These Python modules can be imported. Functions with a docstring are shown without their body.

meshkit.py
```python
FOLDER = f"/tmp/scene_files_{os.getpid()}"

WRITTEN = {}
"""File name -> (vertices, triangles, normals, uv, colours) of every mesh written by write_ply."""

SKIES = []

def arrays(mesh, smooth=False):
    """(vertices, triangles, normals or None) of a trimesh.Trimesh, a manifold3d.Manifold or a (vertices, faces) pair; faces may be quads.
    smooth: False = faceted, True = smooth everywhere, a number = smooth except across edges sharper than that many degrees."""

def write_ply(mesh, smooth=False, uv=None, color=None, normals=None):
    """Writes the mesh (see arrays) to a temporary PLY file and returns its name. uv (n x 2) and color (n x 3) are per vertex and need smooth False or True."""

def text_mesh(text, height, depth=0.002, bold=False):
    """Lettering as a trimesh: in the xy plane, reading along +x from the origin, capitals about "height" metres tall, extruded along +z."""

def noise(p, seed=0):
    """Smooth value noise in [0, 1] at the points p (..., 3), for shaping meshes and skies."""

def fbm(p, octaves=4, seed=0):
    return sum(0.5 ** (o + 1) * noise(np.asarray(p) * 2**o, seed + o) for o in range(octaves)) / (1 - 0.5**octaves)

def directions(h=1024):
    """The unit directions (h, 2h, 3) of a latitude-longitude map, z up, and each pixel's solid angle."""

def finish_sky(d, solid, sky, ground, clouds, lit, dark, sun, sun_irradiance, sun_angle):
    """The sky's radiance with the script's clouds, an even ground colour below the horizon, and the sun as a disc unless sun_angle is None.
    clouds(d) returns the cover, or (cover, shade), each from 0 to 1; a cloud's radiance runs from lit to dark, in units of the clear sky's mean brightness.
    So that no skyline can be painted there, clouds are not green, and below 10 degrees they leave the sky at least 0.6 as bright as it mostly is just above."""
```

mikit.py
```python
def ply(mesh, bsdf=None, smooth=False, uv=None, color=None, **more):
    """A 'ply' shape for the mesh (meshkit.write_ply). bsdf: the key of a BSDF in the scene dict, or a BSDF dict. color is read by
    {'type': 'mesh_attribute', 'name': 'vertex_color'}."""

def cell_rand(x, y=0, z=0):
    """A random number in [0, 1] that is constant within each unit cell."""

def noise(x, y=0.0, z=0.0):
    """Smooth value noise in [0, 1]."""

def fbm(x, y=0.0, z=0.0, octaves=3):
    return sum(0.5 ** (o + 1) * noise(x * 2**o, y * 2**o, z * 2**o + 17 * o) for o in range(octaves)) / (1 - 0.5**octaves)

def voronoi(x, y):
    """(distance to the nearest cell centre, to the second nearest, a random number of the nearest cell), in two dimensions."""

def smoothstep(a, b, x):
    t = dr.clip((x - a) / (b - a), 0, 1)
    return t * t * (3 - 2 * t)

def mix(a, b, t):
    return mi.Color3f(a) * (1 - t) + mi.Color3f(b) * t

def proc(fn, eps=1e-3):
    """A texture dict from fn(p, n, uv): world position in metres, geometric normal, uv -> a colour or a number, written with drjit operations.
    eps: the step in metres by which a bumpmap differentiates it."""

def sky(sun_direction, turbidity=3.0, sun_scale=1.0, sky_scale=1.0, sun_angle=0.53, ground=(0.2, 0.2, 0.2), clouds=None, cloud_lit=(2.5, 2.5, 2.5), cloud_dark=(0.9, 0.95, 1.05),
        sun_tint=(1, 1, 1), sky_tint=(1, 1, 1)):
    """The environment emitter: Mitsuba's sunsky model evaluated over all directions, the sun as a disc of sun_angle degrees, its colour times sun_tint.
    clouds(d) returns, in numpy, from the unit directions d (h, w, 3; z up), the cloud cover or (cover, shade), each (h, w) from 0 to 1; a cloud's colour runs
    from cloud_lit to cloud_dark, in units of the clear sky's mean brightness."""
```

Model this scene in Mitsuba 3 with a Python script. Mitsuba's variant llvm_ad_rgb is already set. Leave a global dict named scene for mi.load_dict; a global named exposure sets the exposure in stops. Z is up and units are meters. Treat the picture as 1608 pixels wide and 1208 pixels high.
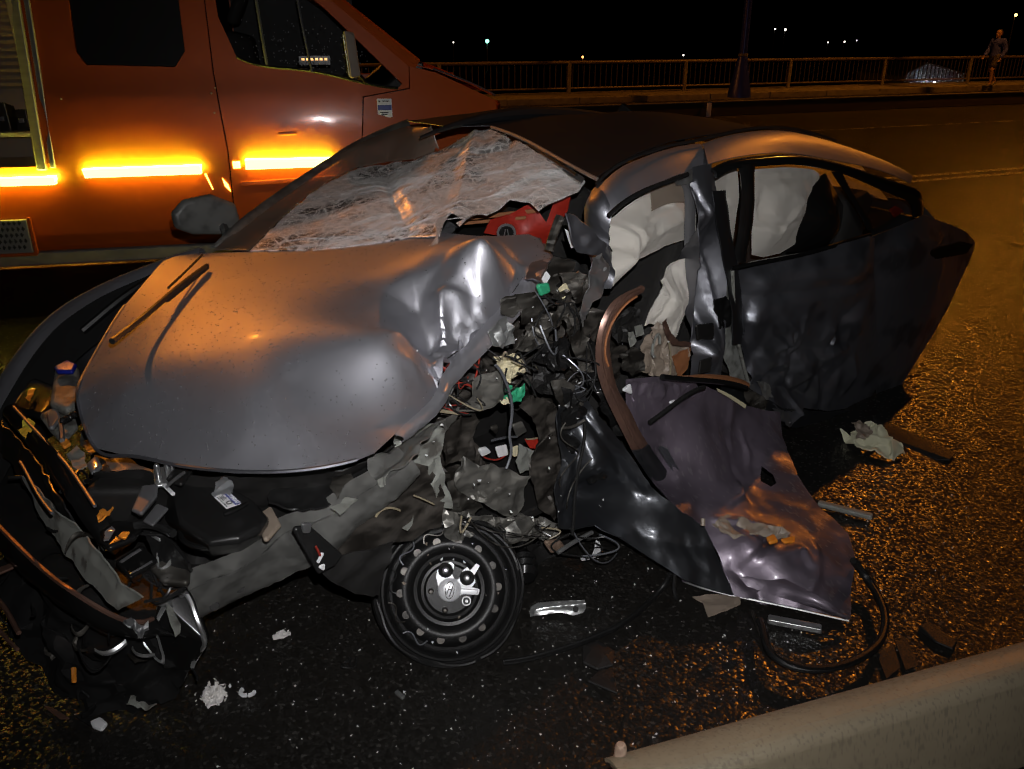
import math, random
import numpy as np, trimesh, mitsuba as mi, drjit as dr, mikit, meshkit
import manifold3d as m3
from scipy.interpolate import RBFInterpolator, CubicSpline, LinearNDInterpolator
from scipy.spatial import Delaunay, cKDTree
from shapely.geometry import Polygon, LineString, Point
from shapely import contains_xy
from mikit import noise, fbm, voronoi, smoothstep, mix, proc

T = mi.ScalarTransform4f
scene, labels = {'type': 'scene'}, {}

# ------------------------------------------------------------------ camera, light, exposure
PITCH = 22.9
fwd = np.array([0, math.cos(math.radians(PITCH)), -math.sin(math.radians(PITCH))])
scene['camera'] = {'type': 'perspective', 'fov': 63.45, 'fov_axis': 'x', 'near_clip': .05, 'far_clip': 3000.0,
                   'to_world': T().look_at(origin=[0, 0, 1.65], target=[0, float(fwd[1]), float(1.65 + fwd[2])], up=[0, 0, 1])}
exposure = 0.0
# a night sky: no sun, almost no skylight
scene['sky'] = mikit.sky((.3, -.9, .25), turbidity=4, sun_scale=0.0, sky_scale=.00012, ground=(.05, .05, .05), sky_tint=(1.6, .95, .6)); scene['sky']['sampling_weight'] = 1.0
# the flash of the photographer's phone, beside its lens
scene['camera_flash'] = {'type': 'spot', 'sampling_weight': 20.0, 'intensity': {'type': 'rgb', 'value': [16.0, 15.7, 15.7]}, 'cutoff_angle': 47.0, 'beam_width': 5.0,
                         'to_world': T().look_at(origin=[.03, 0.02, 1.74], target=[.03, 2.3, .72], up=[0, 0, 1])}
SODIUM = np.array([1.0, .29, .022])
LAMP_POWER = 430.0

# ------------------------------------------------------------------ frames
CAR = np.eye(4)      # s forward, t away from the photographer's side, z up; origin under the near front hub
CAR[:3, 0] = (-.7469, -.6649, 0); CAR[:3, 1] = (-.6649, .7469, 0); CAR[:3, 3] = (-.18, 1.84, 0)
VAN = np.eye(4)      # u towards the nose, v away, z up
VAN[:3, 0] = (.9762, .2170, 0); VAN[:3, 1] = (-.2170, .9762, 0); VAN[:3, 3] = (-2.92, 4.94, 0)
WORLD = np.eye(4)

# ------------------------------------------------------------------ scene helpers
FRAME = WORLD
def numbered(k):
    if k not in scene and k not in labels: return k
    n = 1
    while f'{k}_{n:03d}' in scene or f'{k}_{n:03d}' in labels: n += 1
    return f'{k}_{n:03d}'
def put(name, mesh, mat, parent=None, smooth=35, label=None, cat=None, group=None, kind=None, frame=None, **more):
    key = numbered((parent + '__' if parent else '') + name)
    if not isinstance(mesh, trimesh.Trimesh):
        v, f, _ = meshkit.arrays(mesh); mesh = trimesh.Trimesh(v, f, process=False)
    else:
        mesh = mesh.copy()
    mesh.apply_transform(FRAME if frame is None else frame)
    uv = mesh.metadata.get('uv') if smooth in (True, False) else None
    scene[key] = mikit.ply(mesh, mat, smooth=smooth, uv=uv, **more)
    e = {k: x for k, x in dict(label=label, category=cat, group=group, kind=kind).items() if x}
    if e: labels[key] = e
    return key
def thing(name, label, cat, group=None):
    key = numbered(name)
    labels[key] = dict(label=label, category=cat, **({'group': group} if group else {}))
    return key

# ------------------------------------------------------------------ mesh helpers
def unit(v): v = np.asarray(v, float); return v / max(np.linalg.norm(v), 1e-12)
def resample(pts, step, closed=False, jag=0, rng=None):
    p = np.asarray(pts, float)
    if closed: p = np.vstack([p, p[:1]])
    out = []
    for a, b in zip(p[:-1], p[1:]):
        n = max(1, int(np.ceil(np.linalg.norm(b - a) / step)))
        for k in range(n):
            q = a + (b - a) * k / n
            if jag and k and rng is not None: q = q + rng.normal(0, jag, 3)
            out.append(q)
    if not closed: out.append(p[-1])
    return np.array(out)
def smooth_path(pts, n=24):
    p = np.asarray(pts, float)
    if len(p) < 3: return np.linspace(p[0], p[-1], n)
    d = np.r_[0, np.cumsum(np.linalg.norm(np.diff(p, axis=0), axis=1))]
    return CubicSpline(d, p)(np.linspace(0, d[-1], n))
def solidify(v, f, n, thick):
    m = len(v)
    vv = np.vstack([v, v - n * thick])
    e = np.sort(np.vstack([f[:, [0, 1]], f[:, [1, 2]], f[:, [2, 0]]]), 1)
    d = np.vstack([f[:, [0, 1]], f[:, [1, 2]], f[:, [2, 0]]])
    _, idx, cnt = np.unique(e, axis=0, return_index=True, return_counts=True)
    b = d[idx[cnt == 1]]
    side = np.vstack([np.c_[b[:, 0], b[:, 0] + m, b[:, 1] + m], np.c_[b[:, 0], b[:, 1] + m, b[:, 1]]])
    return trimesh.Trimesh(vv, np.vstack([f, f[:, ::-1] + m, side]), process=False)
def vnormals(v, f):
    n = np.zeros_like(v); c = np.cross(v[f[:, 1]] - v[f[:, 0]], v[f[:, 2]] - v[f[:, 0]])
    for k in range(3): np.add.at(n, f[:, k], c)
    return n / (np.linalg.norm(n, axis=1, keepdims=True) + 1e-12)
def ridged(p, seed, octaves=3):
    out = 0
    for o in range(octaves): out = out + .5 ** o * (1 - np.abs(2 * meshkit.noise(p * 2 ** o, seed + 7 * o) - 1))
    return out / 1.75 - .55
def folds(uv, spacing, seed):
    """Heights in [-1, 1] of a sheet folded into flat facets with sharp edges between them."""
    out, rg = 0, np.random.default_rng(seed + 400)
    for sp, w in ((spacing, 1.0), (spacing * .42, .38)):
        lo, hi = uv.min(0) - sp * 2, uv.max(0) + sp * 2
        if (hi - lo).prod() / sp ** 2 > 40000: continue
        gx, gy = np.meshgrid(np.arange(lo[0], hi[0], sp), np.arange(lo[1], hi[1], sp))
        g = np.c_[gx.ravel(), gy.ravel()]; g = g + rg.uniform(-.45, .45, g.shape) * sp
        out = out + w * LinearNDInterpolator(g, rg.uniform(-1, 1, len(g)), 0.)(uv)
    return out / 1.2
FACE = np.array([.55, -.65, .55])     # panels are turned to face outwards and up (car frame)
def panel(outline, inner=(), res=.02, creases=(), amp=0., freq=9., fine=0., thick=.0022, holes=(), seed=0, face=None, jag=0., edge=1., fold=(), soft=False):
    """A sheet stretched over a 3-D outline and inner points, with creases pressed in and crumpled by noise."""
    rng = np.random.default_rng(seed + 11)
    P = resample(outline, res, True, jag, rng)
    A = np.asarray(outline, float)
    allp = np.vstack([A] + ([np.asarray(inner, float)] if len(inner) else []))
    c = P.mean(0); _, _, vt = np.linalg.svd(P - c)
    n = vt[2]
    if n @ (FACE if face is None else np.asarray(face, float)) < 0: n = -n
    e1 = vt[0]; e2 = np.cross(n, e1)
    U = lambda q: np.c_[(q - c) @ e1, (q - c) @ e2]
    pu = U(P)
    poly = Polygon(pu)
    if not poly.is_valid:
        poly = poly.buffer(0)
        if poly.geom_type != 'Polygon': poly = max(poly.geoms, key=lambda g: g.area)
        pu = np.array(poly.exterior.coords)[:-1]
    for h in holes:
        hp = U(resample(h, res, True, jag, rng)); poly = poly.difference(Polygon(hp).buffer(0))
    if poly.geom_type != 'Polygon': poly = max(poly.geoms, key=lambda g: g.area)
    rings = [np.array(poly.exterior.coords)[:-1]] + [np.array(r.coords)[:-1] for r in poly.interiors]
    bd = np.vstack(rings)
    lo, hi = bd.min(0), bd.max(0)
    gx, gy = np.meshgrid(np.arange(lo[0], hi[0], res), np.arange(lo[1], hi[1], res * .866))
    gx = gx + (np.arange(gx.shape[0]) % 2)[:, None] * res / 2
    g = np.c_[gx.ravel(), gy.ravel()] + rng.uniform(-.12, .12, (gx.size, 2)) * res
    ins = poly.buffer(-res * .55)
    g = g[contains_xy(ins, g[:, 0], g[:, 1])] if not ins.is_empty else g[:0]
    uv = np.vstack([bd, g])
    tri = Delaunay(uv).simplices
    cen = uv[tri].mean(1)
    pb = poly.buffer(1e-6)
    tri = tri[contains_xy(pb, cen[:, 0], cen[:, 1])]
    a2 = (uv[tri[:, 1]] - uv[tri[:, 0]]); b2 = (uv[tri[:, 2]] - uv[tri[:, 0]])
    cr = a2[:, 0] * b2[:, 1] - a2[:, 1] * b2[:, 0]
    tri = tri[np.abs(cr) > 1e-9]; cr = cr[np.abs(cr) > 1e-9]
    tri[cr < 0] = tri[cr < 0][:, ::-1]
    src = np.vstack([resample(A, max(res * 2, .03), True)] + ([np.asarray(inner, float)] if len(inner) else []))
    su, sh = U(src), (src - c) @ n
    _, k = np.unique((su * 500).round(), axis=0, return_index=True)
    h = RBFInterpolator(su[k], sh[k], kernel='thin_plate_spline', smoothing=1e-5, neighbors=None)(uv)
    bdist = cKDTree(bd).query(uv)[0]
    fade = np.clip(bdist / (res * 4), 0, 1) if edge < 1 else np.ones(len(uv))
    fade = edge + (1 - edge) * fade
    for cz in creases:
        line, depth, width = cz[:3]
        L = U(resample(np.asarray(line, float), res * .6))
        d, j = cKDTree(L).query(uv)
        taper = np.sin(np.pi * (j + .7) / (len(L) + .4)) ** .5 if len(cz) > 3 and cz[3] == 'taper' else 1
        prof = np.maximum(0, 1 - d / width) ** 1.35 if not (len(cz) > 4) else np.exp(-(d / width) ** 2)
        h = h - depth * prof * taper
    v = c + uv[:, :1] * e1 + uv[:, 1:] * e2 + h[:, None] * n
    for line, depth, spacing, radius in fold:
        d = cKDTree(U(resample(np.asarray(line, float), res))).query(uv)[0]; w = np.clip(1 - d / radius, 0, 1); w = w * w * (3 - 2 * w)
        v = v + n * (depth * folds(uv, spacing, seed + 77) * w)[:, None]
    if amp and soft:
        v = v + n * (amp * ridged(v * freq, seed) * fade)[:, None]
    elif amp:
        v = v + n * (amp * .55 * folds(uv, .55 / freq, seed) * fade)[:, None]
        v = v + e1 * (amp * .35 * folds(uv, .8 / freq, seed + 3) * fade)[:, None] + e2 * (amp * .35 * folds(uv, .8 / freq, seed + 5) * fade)[:, None]
    if fine: v = v + n * (fine * ridged(v * freq * 4.3, seed + 50, 2) * fade)[:, None]
    nn = vnormals(v, tri)
    m = solidify(v, tri, nn, thick)
    m.metadata['uv'] = np.vstack([uv, uv])
    return m
def strip(a, b, n=40, m=5, amp=0., freq=12., thick=.002, seed=0, bulge=0., fine=0.):
    """A ribbon of sheet between two polylines."""
    A, Bq = smooth_path(a, n), smooth_path(b, n)
    w = np.linspace(0, 1, m)[None, :, None]
    v = A[:, None] * (1 - w) + Bq[:, None] * w
    t = np.gradient(A, axis=0)[:, None] + 0 * v
    nn = np.cross(t, (Bq - A)[:, None] + 0 * v); nn /= np.linalg.norm(nn, axis=-1, keepdims=True) + 1e-12
    if (nn.reshape(-1, 3).mean(0) @ FACE) < 0: nn = -nn
    v = v + nn * bulge * (np.sin(np.pi * w))
    v = v.reshape(-1, 3)
    i, j = np.meshgrid(np.arange(n - 1), np.arange(m - 1), indexing='ij')
    q = np.stack([i * m + j, (i + 1) * m + j, (i + 1) * m + j + 1, i * m + j + 1], -1).reshape(-1, 4)
    f = np.vstack([q[:, [0, 1, 2]], q[:, [0, 2, 3]]])
    nv = vnormals(v, f)
    if (nv.mean(0) @ FACE) < 0: f = f[:, ::-1]; nv = -nv
    if amp: v = v + nv * (amp * ridged(v * freq, seed))[:, None]
    if fine: v = v + nv * (fine * ridged(v * freq * 4, seed + 9, 2))[:, None]
    return solidify(v, f, vnormals(v, f), thick)
def tube(pts, r=.004, n=None, sides=7, taper=False):
    p = np.asarray(pts, float)
    L = np.linalg.norm(np.diff(p, axis=0), axis=1).sum()
    p = smooth_path(p, n or int(np.clip(L / .02, 6, 80)))
    rad = np.broadcast_to(np.asarray(r, float), (len(p),)) if np.ndim(r) == 0 else np.interp(np.linspace(0, 1, len(p)), np.linspace(0, 1, len(r)), r)
    t = np.gradient(p, axis=0); t /= np.linalg.norm(t, axis=1, keepdims=True) + 1e-12
    a = np.cross(t[0], [0, 0, 1.]); a = unit(a if np.linalg.norm(a) > .1 else np.cross(t[0], [1., 0, 0]))
    fr = []
    for k in range(len(p)):
        a = unit(a - t[k] * (a @ t[k])); fr.append((a, np.cross(t[k], a)))
    ang = np.arange(sides) * 2 * np.pi / sides
    v = np.array([p[k] + rad[k] * (np.cos(ang)[:, None] * fr[k][0] + np.sin(ang)[:, None] * fr[k][1]) for k in range(len(p))]).reshape(-1, 3)
    i, j = np.meshgrid(np.arange(len(p) - 1), np.arange(sides), indexing='ij')
    q = np.stack([i * sides + j, i * sides + (j + 1) % sides, (i + 1) * sides + (j + 1) % sides, (i + 1) * sides + j], -1).reshape(-1, 4)
    f = [q[:, [0, 1, 2]], q[:, [0, 2, 3]]]
    v = np.vstack([v, p[:1], p[-1:]]); c0, c1 = len(v) - 2, len(v) - 1
    k = np.arange(sides); e = (len(p) - 1) * sides
    f += [np.c_[k * 0 + c0, (k + 1) % sides, k], np.c_[k * 0 + c1, e + k, e + (k + 1) % sides]]
    return trimesh.Trimesh(v, np.vstack(f), process=False)
def sweep(profile, path, up=(0, 0, 1.), close=True):
    """profile: (k, 2) closed outline (sideways, up) carried along a path."""
    p = np.asarray(path, float); pr = np.asarray(profile, float); k = len(pr)
    t = np.gradient(p, axis=0); t /= np.linalg.norm(t, axis=1, keepdims=True)
    side = np.cross(t, up); side /= np.linalg.norm(side, axis=1, keepdims=True)
    upv = np.cross(side, t)
    v = (p[:, None] + pr[None, :, :1] * side[:, None] + pr[None, :, 1:] * upv[:, None]).reshape(-1, 3)
    i, j = np.meshgrid(np.arange(len(p) - 1), np.arange(k if close else k - 1), indexing='ij')
    q = np.stack([i * k + j, i * k + (j + 1) % k, (i + 1) * k + (j + 1) % k, (i + 1) * k + j], -1).reshape(-1, 4)
    f = np.vstack([q[:, [0, 1, 2]], q[:, [0, 2, 3]]])
    if close:
        cap = trimesh.creation.triangulate_polygon(Polygon(pr), engine='earcut')
        cv, cf = cap
        idx = cKDTree(pr).query(cv)[1]
        f = np.vstack([f, idx[cf], idx[cf][:, ::-1] + (len(p) - 1) * k])
    m = trimesh.Trimesh(v, f, process=False); m.fix_normals(); return m
def hull(pts, r=0., seg=8):
    """A rounded solid: the hull of small balls at the points."""
    p = np.asarray(pts, float)
    if r:
        b = trimesh.creation.icosphere(1, r).vertices
        p = (p[:, None] + b[None]).reshape(-1, 3)
    m = m3.Manifold.hull_points(p).to_mesh()
    return trimesh.Trimesh(m.vert_properties[:, :3], m.tri_verts, process=False)
def box(x0, x1, y0, y1, z0, z1, r=0.):
    c = [(x, y, z) for x in (x0 + r, x1 - r) for y in (y0 + r, y1 - r) for z in (z0 + r, z1 - r)]
    return hull(c, r)
def obox(a, b, w, h, r=.004, up=(0, 0, 1.)):
    """A rounded bar from a to b, w wide and h high."""
    a, b = np.asarray(a, float), np.asarray(b, float); t = unit(b - a); s = unit(np.cross(t, up)); u = np.cross(s, t)
    return hull([p + s * i * max(w / 2 - r, 1e-4) + u * j * max(h / 2 - r, 1e-4) for p in (a + t * r, b - t * r) for i in (-1, 1) for j in (-1, 1)], r)
def lathe(rz, n=48, axis=(0, 0, 1.), at=(0, 0, 0)):
    m = trimesh.creation.revolve(np.asarray(rz, float), sections=n)
    m.apply_transform(trimesh.geometry.align_vectors([0, 0, 1.], unit(axis))); m.apply_translation(at); return m
def cat(*ms): return trimesh.util.concatenate(list(ms))
def disp(m, amp, freq, seed=0, oct=3):
    m = m.copy(); n = vnormals(np.array(m.vertices), np.array(m.faces))
    m.vertices = m.vertices + n * (amp * .45 * (meshkit.fbm(np.array(m.vertices) * freq, oct, seed) - .5) * 2)[:, None]; return m
def refine(m, e):
    v, f = trimesh.remesh.subdivide_to_size(m.vertices, m.faces, e); q = trimesh.Trimesh(v, f, process=True); return q
def basis(n, up=(0, 0, 1.)):
    n = unit(n); x = unit(np.cross(up, n)); y = np.cross(n, x); return x, y, n
def placed(m, at, x, y, n):
    M = np.eye(4); M[:3, 0], M[:3, 1], M[:3, 2], M[:3, 3] = x, y, n, at; m = m.copy(); m.apply_transform(M); return m

# ------------------------------------------------------------------ materials
def two(b): return {'type': 'twosided', 'b': b}
def rgb(*c): return {'type': 'rgb', 'value': list(map(float, c))}
def mat(key, base, rough=.5, metal=0., cc=0., ccg=.9, spec=.5, bump=None, scale=.001, sheen=0., eps=1e-3):
    b = {'type': 'principled', 'base_color': proc(base) if callable(base) else rgb(*base), 'roughness': proc(rough) if callable(rough) else rough, 'metallic': metal, 'specular': spec}
    if cc: b['clearcoat'] = cc; b['clearcoat_gloss'] = ccg
    if sheen: b['sheen'] = sheen
    if bump: b = {'type': 'bumpmap', 'arbitrary': proc(bump, eps), 'scale': scale, 'bsdf': b}
    scene[key] = two(b)
def scraped(base, bare, k):
    return lambda p, n, uv: mix(mix(base, [c * .55 for c in base], smoothstep(.45, .7, fbm(p.x * 7, p.y * 7, p.z * 7, 3))), bare, k * smoothstep(.6, .85, noise(p.x * 110 + p.y * 60, p.y * 90, p.z * 40) * (.4 + .9 * noise(p.x * 6, p.y * 6, p.z * 6))))
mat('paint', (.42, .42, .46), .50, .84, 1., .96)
mat('water_drop', (.12, .12, .13), .06, 0., 1., .99)
mat('rim_black', (.009, .009, .009), .42, spec=.35)
mat('paint_dry', (.25, .255, .285), .46, .9, 1., .95)
mat('paint_shaded', (.085, .09, .10), .42, .9, 1., .95)  # same silver paint, shade of the unlit sides put into its colour
mat('paint_flash_lit', (.52, .52, .56), .42, .8, .6, .9)  # same paint, lightened for the flash on the folded edge
mat('paint_side', scraped((.23, .24, .275), (.4, .4, .42), .12), .36, .8, 1., .96)
mat('torn_grey', lambda p, n, uv: mix((.10, .097, .088), (.22, .212, .19), smoothstep(.3, .7, fbm(p.x * 10, p.y * 10, p.z * 30, 3))), .38, .45)
mat('paint_pink_sheen', scraped((.20, .165, .21), (.36, .34, .34), .22), .46, .62, .8, .93)  # same paint with a pinkish reflection put into its colour
mat('paint_under', lambda p, n, uv: mix((.16, .165, .15), (.30, .31, .29), smoothstep(.35, .65, fbm(p.x * 21, p.y * 21, p.z * 21))), .45, .2)
def dirtcol(p, n, uv):
    a = fbm(p.x * 9, p.y * 9, p.z * 30, 3)
    return mix(mix((.04, .036, .031), (.17, .16, .142), smoothstep(.32, .66, a)), (.28, .27, .25), smoothstep(.66, .8, fbm(p.x * 25 + 5, p.y * 25, p.z * 70, 2)))
mat('dirty_metal', dirtcol, lambda p, n, uv: .25 + .35 * fbm(p.x * 12, p.y * 12, p.z * 40, 2), .7)
mat('grime', lambda p, n, uv: mix((.024, .021, .018), (.095, .085, .074), smoothstep(.35, .7, fbm(p.x * 16, p.y * 16, p.z * 30, 3))), .4, .4)
mat('galvanized', lambda p, n, uv: mix((.34, .35, .35), (.52, .53, .52), fbm(p.x * 60, p.y * 60, p.z * 60, 2)), .32, .8)
mat('bright_metal', (.62, .63, .64), .25, .9)
mat('rail_grey', lambda p, n, uv: mix((.09, .09, .085), (.17, .17, .16), smoothstep(.3, .7, fbm(p.x * 18, p.y * 18, p.z * 18))), .42, .3)
mat('pale_grey', lambda p, n, uv: mix((.20, .205, .185), (.09, .085, .075), smoothstep(.55, .75, fbm(p.x * 22, p.y * 22, p.z * 22))), .55)
mat('black_plastic', (.013, .013, .013), .32, 0, spec=.5)
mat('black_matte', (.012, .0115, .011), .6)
mat('black_gloss', (.008, .008, .008), .12, 0, .5, .97)
mat('rubber', (.009, .009, .009), .5)
mat('wire_black', (.015, .015, .015), .3)
mat('wire_red', (.28, .03, .02), .4)
mat('wire_cream', (.25, .21, .14), .5)
mat('wire_silver', (.20, .21, .23), .35, .6)
mat('green_plastic', (.03, .30, .15), .45)
mat('cream_foam', (.58, .52, .34), .9)
mat('copper_trim', lambda p, n, uv: mix((.22, .12, .085), (.13, .075, .06), fbm(p.x * 40, p.y * 40, p.z * 14)), .33, .55, .4)
mat('orange_lens', (.75, .26, .03), .15, 0, 1.)
mat('red_lens', (.55, .03, .02), .12, 0, 1.)
mat('clear_lens', (.24, .25, .26), .08, .4, 1.)
mat('red_trim', (.36, .022, .012), .5)
mat('brown_trim', (.30, .12, .05), .5)
mat('seat_cloth', (.018, .017, .016), .85, sheen=.3)
mat('grey_trim', (.10, .10, .105), .5)
mat('white_plastic', (.72, .73, .74), .35)
mat('hubcap', (.70, .71, .73), .28, .25)
mat('yellow_tag', (.62, .50, .06), .5)
mat('blue_print', (.015, .03, .25), .4)
mat('white_print', (.78, .78, .78), .5)
mat('dark_print', (.03, .03, .03), .5)
mat('tan_plastic', (.26, .21, .165), .5)
def weave(p, n, uv): return .5 * noise(p.x * 900, p.y * 900, p.z * 900)
mat('airbag', lambda p, n, uv: mix((.60, .56, .49), (.72, .69, .63), fbm(p.x * 9, p.y * 9, p.z * 9)), .95, sheen=.3)
mat('pale_cloth', lambda p, n, uv: mix((.52, .52, .36), (.66, .64, .47), fbm(p.x * 25, p.y * 25, p.z * 25)), .9)
# ------------------------------------------------------------------ the setting: road, verge, kerbs, land beyond the bridge
RD, RN = np.array([.9283, .3714, 0]), np.array([-.3714, .9283, 0])   # along the road, across it
def road(a, q, z=0.): return RD * a + RN * q + np.array([0, 0, z])
ROADF = np.eye(4); ROADF[:3, 0], ROADF[:3, 1] = RD, RN
def stones(x, y):
    """Aggregate: each stone a flat tilted face; (height, random number of the stone)."""
    x, y = mi.Float(x), mi.Float(y)
    best, h, which = mi.Float(9), mi.Float(0), mi.Float(0)
    for a in (-1, 0, 1):
        for b in (-1, 0, 1):
            cx, cy = dr.floor(x) + a, dr.floor(y) + b
            dx, dy = x - cx - mikit.cell_rand(cx, cy, 1), y - cy - mikit.cell_rand(cx, cy, 2)
            d = dx * dx + dy * dy
            r = mikit.cell_rand(cx, cy, 3)
            t = .6 * (dx * (mikit.cell_rand(cx, cy, 4) - .5) + dy * (mikit.cell_rand(cx, cy, 5) - .5)) - .06 * d + .2 * r
            near = d < best
            h = dr.select(near, t, h); which = dr.select(near, r, which); best = dr.minimum(best, d)
    return h, which
STONE = 124.0
def asphalt_h(p, n, uv): return stones(p.x * STONE, p.y * STONE)[0] 
def asphalt_c(p, n, uv):
    r = stones(p.x * STONE, p.y * STONE)[1]
    a = fbm(p.x * 1.1, p.y * 1.1, 0, 3)
    return mix(mix((.007, .0067, .0063), (.018, .0165, .0145), a), (.045, .042, .038), smoothstep(.9, 1., r))
mat('asphalt', asphalt_c, lambda p, n, uv: .20 + .16 * stones(p.x * STONE, p.y * STONE)[1], 0, bump=asphalt_h, scale=.0067, spec=.75, eps=8e-4)
mat('worn_paint', lambda p, n, uv: mix((.03, .028, .025), (.16, .15, .13), smoothstep(.42, .62, fbm(p.x * 9, p.y * 9, 0, 3))), .35)
mat('road_paint', lambda p, n, uv: mix((.10, .095, .085), (.62, .60, .54), smoothstep(.40, .56, fbm(p.x * 30, p.y * 30, 0, 3))), .35)
mat('concrete', lambda p, n, uv: mix((.06, .057, .052), (.16, .15, .135), fbm(p.x * 8, p.y * 8, p.z * 8, 3)), .6)
mat('earth', lambda p, n, uv: mix((.012, .013, .009), (.035, .035, .022), fbm(p.x * .3, p.y * .3, 0, 3)), .95)
FRAME = WORLD
def sheet(pts, z, mat_, name, nx=1, **k):
    p = [np.asarray(q, float) for q in pts]
    v = np.array([[q[0], q[1], z] for q in p]); return put(name, (v, np.array([[0, 1, 2], [0, 2, 3]])), mat_, kind='structure', smooth=False, **k)
sheet([road(-70, -3.2), road(90, -3.2), road(90, 20.55), road(-70, 20.55)], 0, 'asphalt', 'road')
sheet([(-1500, -1200), (1500, -1200), (1500, 1500), (-1500, 1500)], -5.2, 'earth', 'ground')
FRAME = ROADF
put('bridge_deck', box(-70, 90, -3.6, 22.6, -1.2, -.02), 'concrete', kind='structure')
put('pavement', box(-70, 90, 20.5, 22.5, -.01, .15, .015), 'concrete', kind='structure')
for k in range(40):
    put('kerbstone', box(-36 + k * 2, -34.012 + k * 2, 20.3, 20.5, -.01, .165, .02), 'concrete', 'pavement')
mat('dark_concrete', (.05, .042, .036), .5)
put('low_kerb', box(4.5, 90, 16.0, 16.3, -.01, .30, .03), 'dark_concrete', kind='structure')
put('low_kerb', box(4.5, 90, 15.98, 16.02, .285, .315, .008), 'concrete', kind='structure')
def line(q0, q1, a0=-60, a1=85, m_='road_paint'):
    n = 40; a = np.linspace(a0, a1, n)
    v = np.array([[x, q, .004] for x in a for q in (q0, q1)]); i = np.arange(n - 1) * 2
    f = np.vstack([np.c_[i, i + 2, i + 3], np.c_[i, i + 3, i + 1]])
    put('road_line', trimesh.Trimesh(v, f, process=False), m_, kind='structure', smooth=False)
line(7.95, 8.07); line(7.66, 7.78); line(12.75, 12.87, m_='worn_paint')

# reflector post standing in front of the low kerb
rp = thing('marker_post', 'small white marker post standing at the left end of the far low kerb', 'marker post')
p0 = [(4.272,18.876,0)][0]
FRAME = WORLD
put('post', box(p0[0] - .05, p0[0] + .05, p0[1] - .02, p0[1] + .02, 0, .30, .015), 'white_plastic', rp)
put('cap', box(p0[0] - .055, p0[0] + .055, p0[1] - .025, p0[1] + .025, .30, .33, .01), 'grey_trim', rp)

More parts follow.
